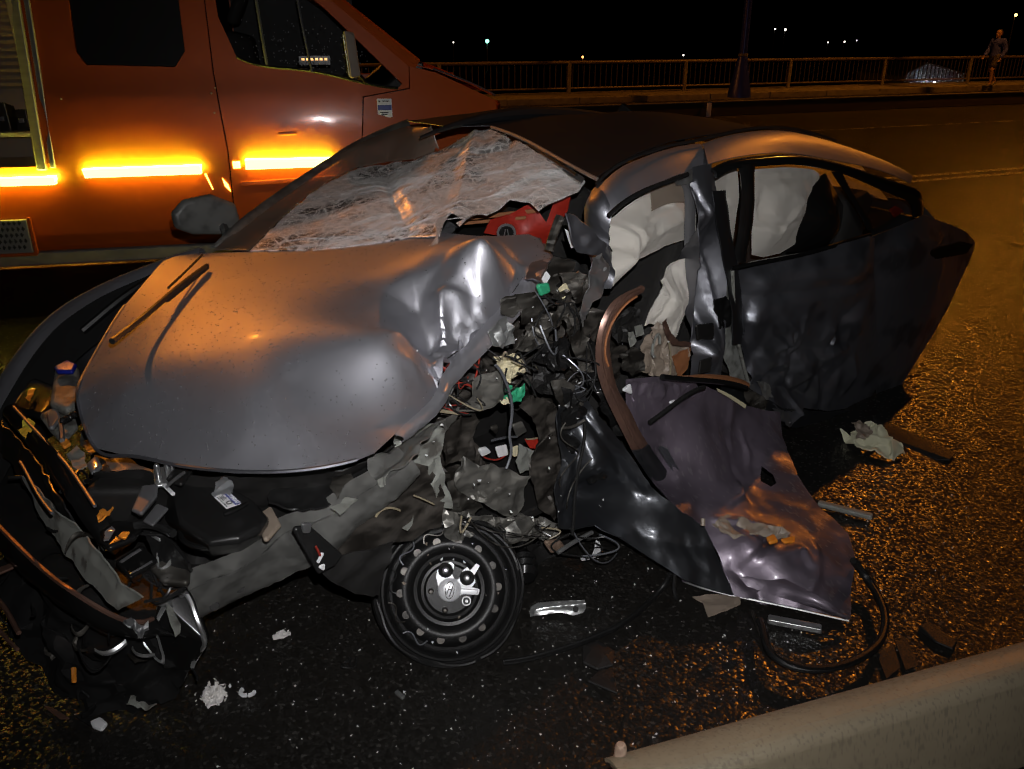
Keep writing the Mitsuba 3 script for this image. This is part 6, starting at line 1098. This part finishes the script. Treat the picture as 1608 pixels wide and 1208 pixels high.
C('door_channel', strip([(-.834,-.04,.43),(-.895,-.04,.347),(-.968,-.04,.248),(-1.021,-.04,.167)], [(-.868,-.05,.417),(-.924,-.05,.336),(-1,-.05,.23),(-1.045,-.05,.162)], 20, 5, .006, 16, .004, 7, -.012), 'paint_dry')
C('door_seal', tube([(-.779,-.04,.538),(-.871,-.04,.558),(-.966,-.04,.578),(-1.054,-.04,.58)], .008, 20, 7), 'rubber')
C('door_seal', tube([(-.904,.02,.639),(-1.043,.02,.592),(-1.232,.02,.53),(-1.41,.02,.455)], .010, 20, 7), 'black_gloss')
C('door_top_edge', strip([(-1.061,.06,.588),(-1.21,.06,.553),(-1.372,.06,.499),(-1.489,.06,.441)], [(-1.051,.03,.577),(-1.177,.03,.542),(-1.33,.03,.49),(-1.436,.03,.439)], 20, 5, .004, 18, .005, 3, .006), 'brown_trim')
C('door_reinforcement', strip([(-1.19,0,.524),(-1.291,0,.466),(-1.39,0,.401)], [(-1.2,0,.509),(-1.294,0,.45),(-1.385,0,.388)], 14, 3, .002, 20, .003, 3), 'cream_foam')
tp('hinge_plate', [(-1.509,.08,.408),(-1.595,.08,.367),(-1.681,.08,.298),(-1.66,.08,.265),(-1.562,.08,.312),(-1.511,.08,.354)], 'dirty_metal', .02, 26, 84)
tp('hinge_plate', [(-1.619,.1,.397),(-1.708,.1,.362),(-1.749,.1,.299),(-1.685,.1,.296)], 'galvanized', .02, 26, 85)
tp('lower_trim', [(-1.618,.02,.315),(-1.732,.02,.258),(-1.795,.02,.193),(-1.769,.02,.184),(-1.67,.02,.244)], 'paint_dry', .02, 20, 86)
tp('door_lining', [(-.766,.04,.645),(-.899,.04,.616),(-1.075,.04,.554),(-1.145,.04,.51),(-1.013,.04,.492),(-.881,.04,.476),(-.815,.04,.507)], 'paint_pink_sheen', .03, 16, 87)
C('door_chip', hull([(-.929,0,.549),(-.949,0,.548),(-.95,0,.536)], .004), 'white_plastic'); C('door_chip', hull([(-.719,.02,.648),(-.742,.02,.654),(-.75,.02,.63)], .006), 'white_plastic')

# drive shaft, strut and track rod by the wheel
C('drive_shaft', lathe([(0, 0), (.03, 0), (.042, .02), (.036, .03), (.044, .045), (.036, .056), (.042, .07), (.03, .085), (.018, .10), (.018, .30), (0, .30)], 20, axis=(-.55, .8, .35), at=np.array([(-.352,.06,.107)][0])), 'black_gloss')
C('strut_rod', tube([(-.448,.02,.177),(-.515,.02,.184),(-.602,.02,.184)], .007, 10, 7), 'galvanized')
C('ball_joint', disp(hull([(-.437,.06,.199),(-.488,.06,.181),(-.506,.06,.154),(-.46,.06,.161)], .008), .006, 40, 2), 'rust')
C('brake_line', tube([(-.667,.05,.137),(-.659,.05,.066),(-.617,.05,.055)], .003, 10, 5), 'wire_black')
tp('shield_scrap', [(-.575,.04,.095),(-.605,.04,.086),(-.618,.04,.065),(-.582,.04,.072)], 'white_plastic', .006, 40, 88, .006); tp('shield_scrap', [(-.645,.04,.122),(-.665,.04,.108),(-.674,.04,.054),(-.631,.04,.059)], 'white_plastic', .008, 40, 89, .006)
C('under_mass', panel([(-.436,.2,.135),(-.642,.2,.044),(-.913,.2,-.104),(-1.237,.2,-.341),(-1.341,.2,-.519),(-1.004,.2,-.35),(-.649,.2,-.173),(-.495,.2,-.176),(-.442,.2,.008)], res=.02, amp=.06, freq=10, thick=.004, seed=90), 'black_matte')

# ------------------------------------------------------------------ the near front wheel, tyre torn off the rim
wc = np.array([(-.077,.085,.187)][0])
wn = unit((.471, -.715, .517)); wx = -unit(np.cross((0, 0, 1.), wn)); wy = np.cross(wx, wn)   # the car frame is left-handed
WL = lambda m: placed(m, wc, wx * .98, wy * .98, wn * .98)
wheel = C('front_wheel', WL(trimesh.creation.revolve(np.array([(0, -.19), (0, -.006), (.068, -.006), (.075, .004), (.083, .003), (.094, -.014), (.104, -.012), (.113, .004), (.126, .012), (.141, .010), (.155, -.002), (.166, -.020), (.174, -.022), (.179, .002), (.184, .022), (.190, .029), (.196, .028), (.199, .020), (.199, .008), (.191, -.01), (.187, -.15), (.2, -.17), (.2, -.19), (0, -.19)][::-1]), sections=72)), 'rim_black', 40)
ty = trimesh.creation.revolve(np.array([(.198, .004), (.206, .012), (.218, .004), (.226, -.03), (.230, -.09), (.226, -.17), (.215, -.2), (.2, -.18)][::-1]), sections=64)
ty = disp(refine(ty, .03), .012, 6, 5)
C('tyre', WL(ty), 'rubber', 45, wheel, label='burst flat tyre torn loose from the rim')
for k, (r0, r1, a0, a1, dz) in enumerate([(.202, .212, .2, 2.7, .020), (.206, .218, -1.2, .35, .012), (.204, .214, 2.9, 5.0, .016)]):
    an = np.linspace(a0, a1, 26); rr_ = r0 + (r1 - r0) * np.abs(np.sin(an * 3.1 + k)) * .7
    C('torn_bead', WL(tube(np.c_[rr_ * np.cos(an), rr_ * np.sin(an), dz + .012 * np.sin(an * 5 + k)], .0055, 60, 6)), 'rubber', 40, wheel)
for k in range(14):
    a = math.radians(90 - 14 + k * 360 / 14); m = trimesh.creation.cylinder(.0115, .012, sections=16); m.apply_translation((.142 * math.cos(a), .142 * math.sin(a), .0045))
    C('vent_hole', WL(m), 'grime', parent=wheel)
bolts = [(-.008, .057), (.053, .030), (.047, -.036), (-.017, -.057), (-.054, .0)]
for k, (x, y) in enumerate(bolts):
    b = trimesh.creation.revolve([(0, .016), (.005, .016), (.0085, .012), (.0095, 0), (0, 0)][::-1], sections=6); b.apply_translation((x, y, -.004))
    n = C('wheel_nut', WL(b), 'bright_metal' if k < 3 else 'dirty_metal', 20, wheel)
    if k < 2: w = trimesh.creation.torus(.0165, .006, major_sections=24, minor_sections=8); w.apply_translation((x, y, .008)); C('nut_cover', WL(w), 'black_plastic', parent=n)
    elif k == 2: w = trimesh.creation.torus(.012, .003, major_sections=20, minor_sections=6); w.apply_translation((x, y, .002)); C('nut_cover', WL(w), 'galvanized', parent=n)
arm = Polygon([(-.030, .0), (-.037, .040), (-.031, .061), (-.016, .074), (.010, .079), (.018, .071), (.010, .044), (.016, .030)]).union(Polygon([(.014, .026), (.028, .028), (.043, .053), (.056, .061), (.063, .050), (.083, .069), (.093, .062), (.073, .034), (.077, .016), (.066, .002), (.088, -.006), (.082, -.022), (.046, -.014), (.02, -.02)])).union(Point(0, 0).buffer(.034))
for x, y in bolts[:2]: arm = arm.difference(Point(x, y).buffer(.0155))
am = trimesh.creation.extrude_polygon(arm.buffer(-.001).buffer(.001), .008, engine='earcut'); am.apply_translation((0, 0, .002))
hc = C('hub_cover', WL(am), 'hubcap', 25, wheel, label='broken silver plastic wheel centre cover')
C('cover_dome', WL(trimesh.creation.revolve([(0, .021), (.018, .020), (.029, .017), (.034, .011), (.0345, .0), (0, 0)][::-1], sections=40)), 'hubcap', 40, hc)
rib = obox((.030, -.006, .012), (.082, -.014, .012), .016, .010, .003, up=(0, 0, 1.)); C('cover_rib', WL(rib), 'hubcap', 30, hc)
an = np.linspace(0, 2 * np.pi, 40); ex, ey = .0125 * np.cos(an), .0245 * np.sin(an); ca, sa = math.cos(-.18), math.sin(-.18)
C('emblem_ring', WL(tube(np.c_[ex * ca - ey * sa, ex * sa + ey * ca, .0205 - 3.2 * (ex ** 2 + ey ** 2)], .0012, 60, 6)), 'dark_print', 40, hc)
for pts in ([(-.0075, -.013), (-.0045, .002), (.0005, .017)], [(.0, -.018), (.0045, -.002), (.0075, .012)], [(-.0055, -.002), (.0, .003), (.0052, .001)]):
    q = np.array(pts); C('emblem_stroke', WL(tube(np.c_[q[:, 0] * ca - q[:, 1] * sa, q[:, 0] * sa + q[:, 1] * ca, q[:, 0] * 0 + .0208 - 3.2 * (q ** 2).sum(1)], .0015, 12, 6)), 'dark_print', 40, hc)
for k in range(26):
    a, r = rgw.uniform(0, 6.28), rgw.uniform(.08, .2); m = hull(rgw.normal(0, .003, (6, 3)) + (r * math.cos(a), r * math.sin(a), .012)); C('stuck_chip', WL(m), ['white_plastic', 'dirty_metal', 'tan_plastic'][k % 3], False, wheel)
for k in range(5):
    a = 1.6 + k * .55; p = [(.17 * math.cos(a + d) * s_, .17 * math.sin(a + d) * s_, .02 + .01 * math.sin(k + d * 4)) for d, s_ in ((0, 1.05), (.15, .95), (.3, 1.02), (.42, .9))]
    C('stuck_strand', WL(tube(p, .0022, 16, 5)), ['dirty_metal', 'wire_silver', 'wire_black'][k % 3], 40, wheel)
# ------------------------------------------------------------------ debris lying on the road (world frame)
FRAME = WORLD
rgd = np.random.default_rng(77)
def item(name, label, cat_, mesh, m_, smooth=35, **k):
    return put(name, mesh, m_, None, smooth, label, cat_, **k)
def W_sheet(pts, amp, fr, seed, res=.01, thick=.004, inner=(), cr=(), lift=0): return panel([np.array(p) + (0, 0, lift) for p in pts], inner, res=res, amp=amp, freq=fr, fine=amp * .12, thick=thick, seed=seed, face=(0, -.3, 1), creases=cr)
def crumbs(c, n, rx, ry, s0, s1, seed):
    r = np.random.default_rng(seed); out = []
    for _ in range(n):
        q = np.array(c) + (r.normal(0, rx), r.normal(0, ry), 0); s = r.uniform(s0, s1)
        out.append(hull(np.clip(q + r.normal(0, s, (7, 3)) + (0, 0, s), [-99, -99, .001], 99)))
    return cat(*out)
gp = np.array([(-.806,1.732,.01)][0])
g1 = thing('glass_patch', 'round patch of crazed glass lying on the road below the torn front corner', 'glass')
put('sheet', W_sheet([(-.838,1.742,.012),(-.827,1.761,.012),(-.801,1.765,.012),(-.779,1.742,.012),(-.775,1.718,.012),(-.785,1.695,.012),(-.806,1.686,.012),(-.827,1.709,.012)], .012, 60, 3, .005), 'glitter', g1, 20)
put('crumbs', crumbs(gp, 60, .018, .02, .002, .005, 4), 'glitter', g1, False, kind='stuff')
g2_ = thing('glass_patch', 'narrow piece of crazed glass lying on the road left of the wheel', 'glass')
put('sheet', W_sheet([(-.709,1.969,.012),(-.698,1.986,.012),(-.662,1.991,.012),(-.655,1.98,.012),(-.666,1.963,.012),(-.701,1.952,.012)], .010, 60, 5, .005), 'glitter', g2_, 20)
put('crumbs', crumbs([(-.68,1.974,.01)][0], 16, .012, .006, .002, .004, 6), 'glitter', g2_, False, kind='stuff')
item('plastic_curl', 'small white plastic curl, left one of two beside the round glass patch', 'plastic piece', tube([(-.731,1.751,.012),(-.733,1.737,.012),(-.724,1.728,.012),(-.714,1.73,.012)], .006, 12, 7), 'white_plastic')
item('plastic_curl', 'small white plastic curl, right one of two beside the round glass patch', 'plastic piece', tube([(-.71,1.728,.012),(-.701,1.732,.012),(-.697,1.742,.012)], .006, 10, 7), 'white_plastic')
item('white_lump', 'white broken lump on the road at the lower left', 'debris', disp(hull([(-1.072,1.615,.03),(-1.06,1.624,.03),(-1.039,1.607,.03),(-1.04,1.594,.03),(-1.06,1.603,.03)], .006), .006, 40, 2), 'white_plastic')
rv = thing('plastic_louvre', 'black ribbed plastic louvre lying beside the white lump at lower left', 'plastic piece')
for k in range(5):
    a, b = [(-1.11,1.633,.03),(-1.077,1.677,.03)]; o = np.array([.012 * k, .014 * k, .006 * k]); put('rib', obox(np.array(a) + o, np.array(b) + o, .006, .014, .002), 'black_gloss', rv)
put('backing', W_sheet([(-1.138,1.655,.012),(-1.111,1.704,.012),(-1.072,1.686,.012),(-1.088,1.621,.012)], .006, 20, 8), 'black_plastic', rv)
item('trim_splinter', 'orange lit splinter of trim on the road at the lower left', 'trim piece', hull([(-1.228,1.678,.02),(-1.203,1.669,.02),(-1.148,1.638,.02),(-1.167,1.638,.02)] + [(-1.193,1.666,.01)], .003), 'copper_trim')
br = item('steel_bracket', 'bare steel bracket lying on the road right of the wheel', 'bracket', panel([(.058,2.047,.05),(.082,2.069,.05),(.129,2.078,.05),(.224,2.094,.045),(.227,2.076,.03),(.218,2.064,.02),(.187,2.058,.015),(.148,2.064,.02),(.09,2.058,.015),(.055,2.059,.012),(.053,2.08,.012)], [], res=.006, thick=.004, face=(0, -.5, .8), amp=.004, freq=30, creases=[([(.066,2.051,.04),(.148,2.066,.04),(.223,2.075,.04)], .008, .012)]), 'galvanized', 30)
put('bolt_hole', lathe([(0, 0), (.009, 0), (.009, .004), (0, .004)], 14, axis=(0, -.5, .8), at=np.array([(.194,2.059,.036)][0])), 'black_matte', br)
def seal(pts, label, r=.011):
    k = thing('rubber_seal', label, 'seal'); put('strip', tube(pts, r, 70, 9), 'rubber', k)
    put('lip', tube([np.array(p) + (.004, -.008, r * .7) for p in pts], r * .35, 70, 6), 'black_gloss', k)
seal([(-.025,1.855,.012),(.047,1.871,.012),(.14,1.908,.012),(.237,1.957,.012),(.329,2.02,.012),(.412,2.105,.012),(.479,2.178,.03),(.499,2.176,.08)], 'long black rubber door seal curving on the road between wheel and torn door', .009)
seal([(1.079,2.194,.12),(1.133,2.19,.05),(1.128,2.069,.05),(1.1,1.974,.05),(1.036,1.88,.05),(.947,1.817,.05),(.859,1.787,.05),(.784,1.792,.05),(.738,1.827,.05),(.727,1.901,.05),(.738,2.003,.04)], 'thick black rubber seal looped on the road around the torn door tip', .012)
cl = item('pale_cloth', 'crumpled pale cloth lying on the road beside the rear of the wreck', 'cloth', W_sheet([(1.453,3.278,.04),(1.478,3.24,.04),(1.541,3.317,.04),(1.561,3.28,.07),(1.602,3.234,.08),(1.614,3.172,.08),(1.648,3.124,.05),(1.659,3.088,.02),(1.612,3.073,.01),(1.563,3.088,.02),(1.503,3.111,.02),(1.477,3.156,.015),(1.461,3.231,.02)], .06, 14, 13, .009, .006), 'pale_cloth', 40)
put('cloth_fold', W_sheet([(1.49,3.264,.09),(1.534,3.29,.09),(1.541,3.239,.09),(1.528,3.164,.09),(1.477,3.104,.09),(1.46,3.128,.09)], .03, 25, 14, .007), 'tan_plastic', cl)
item('plastic_rod', 'grey plastic trim rod lying on the road right of the torn door', 'trim piece', obox(*[(1.155,2.708,.02),(1.323,2.61,.02)], .03, .022, .008), 'pale_grey')
item('shadow_strip', 'dark strip put in along a shadow on the road behind the pale cloth', 'trim piece', hull([(1.678,3.478,.014),(1.795,3.293,.014),(1.881,3.123,.014),(1.826,3.066,.014)] + [(1.67,3.453,0),(1.681,3.283,0),(1.788,3.092,0)], .004), 'black_matte')  # black strip laid where the shadow falls on the road
cd = item('card_piece', 'bent pinkish card piece on the road under the lower edge of the torn door', 'card', W_sheet([(.566,2.126,.03),(.616,2.139,.03),(.714,2.145,.03),(.707,2.094,.03),(.675,2.07,.03),(.593,2.034,.03),(.592,2.101,.03)], .008, 18, 15, .008, .003), 'tan_plastic')
item('door_beam', 'bare metal bar lying under the tip of the torn door', 'bar', obox(*[(.774,2.034,.02),(.922,1.987,.02)], .03, .02, .006), 'galvanized')
item('black_shard', 'rounded black plastic shard on the road below the curved seal', 'plastic piece', disp(hull([(.21,1.91,.02),(.252,1.926,.02),(.288,1.888,.02),(.279,1.836,.02),(.238,1.821,.02),(.205,1.846,.02)] + [(.229,1.882,.03),(.263,1.861,.03)], .006), .006, 20, 3), 'black_matte')
item('black_shard', 'triangular black plastic shard nearest the guard rail end', 'plastic piece', hull([(.213,1.777,.015),(.249,1.821,.015),(.277,1.816,.015),(.282,1.734,.015)] + [(.249,1.791,.02)], .004), 'black_matte')
item('drain_plate', 'flat dark metal plate lying on the road next to the guard rail', 'plate', cat(W_sheet([(1.048,1.884,.01),(1.115,1.938,.01),(1.093,1.837,.01),(1.035,1.792,.01)], .002, 10, 16), W_sheet([(1.123,1.941,.012),(1.163,1.963,.012),(1.145,1.84,.012),(1.102,1.825,.012)], .002, 10, 17)), 'black_matte')
item('black_bracket', 'black angular bracket lying on the road near the right edge', 'bracket', hull([(1.227,2.006,.014),(1.254,2.024,.014),(1.297,1.938,.014),(1.272,1.911,.014),(1.241,1.938,.014)] + [(1.226,2.006,0),(1.282,1.917,0)], .004), 'black_matte')
item('thin_strap', 'thin dark strap on the road under the torn door tip', 'strap', tube([(.743,2.083,.01),(.739,1.994,.01),(.744,1.932,.01),(.752,1.894,.01)], .006, 16, 7), 'grime')
item('metal_scrap', 'small metal scrap on the road below the wheel', 'scrap', obox(*[(-.314,1.744,.01),(-.291,1.72,.01)], .012, .01, .003), 'galvanized')
item('twig_wire', 'tangle of thin wire on the road left of the wheel', 'wire', cat(*[tube(np.array([(-.472,1.832,.01),(-.461,1.847,.01),(-.455,1.873,.01)]) + rgd.normal(0, .01, (3, 3)) * (1, 1, .4), .002, 10, 5) for _ in range(5)]), 'wire_black')
item('wire_stub', 'bent black wire standing under the torn door', 'wire', tube([(.51,2.155,.1),(.507,2.144,.06),(.519,2.146,.01)], .006, 10, 6), 'wire_black')
# crumbs of safety glass and grit over the road
pc = [(-.72,1.818,0),(-.458,1.949,0),(-.273,1.654,0),(-.075,1.722,0),(.092,1.611,0),(.314,1.818,0),(.473,1.722,0),(.657,1.769,0),(-.681,2.096,0),(.182,1.977,0),(.826,1.977,0),(1.221,2.294,0),(1.489,2.607,0),(-.84,1.654,0),(.406,2.225,0),(-.184,1.793,0)]
allc = [crumbs(c, 26, .16, .12, .0007, .0022, 100 + k) for k, c in enumerate(pc)]
put('glass_crumbs', cat(*allc), 'glitter', None, False, 'scattered crumbs of safety glass over the wet road', 'glass', kind='stuff')
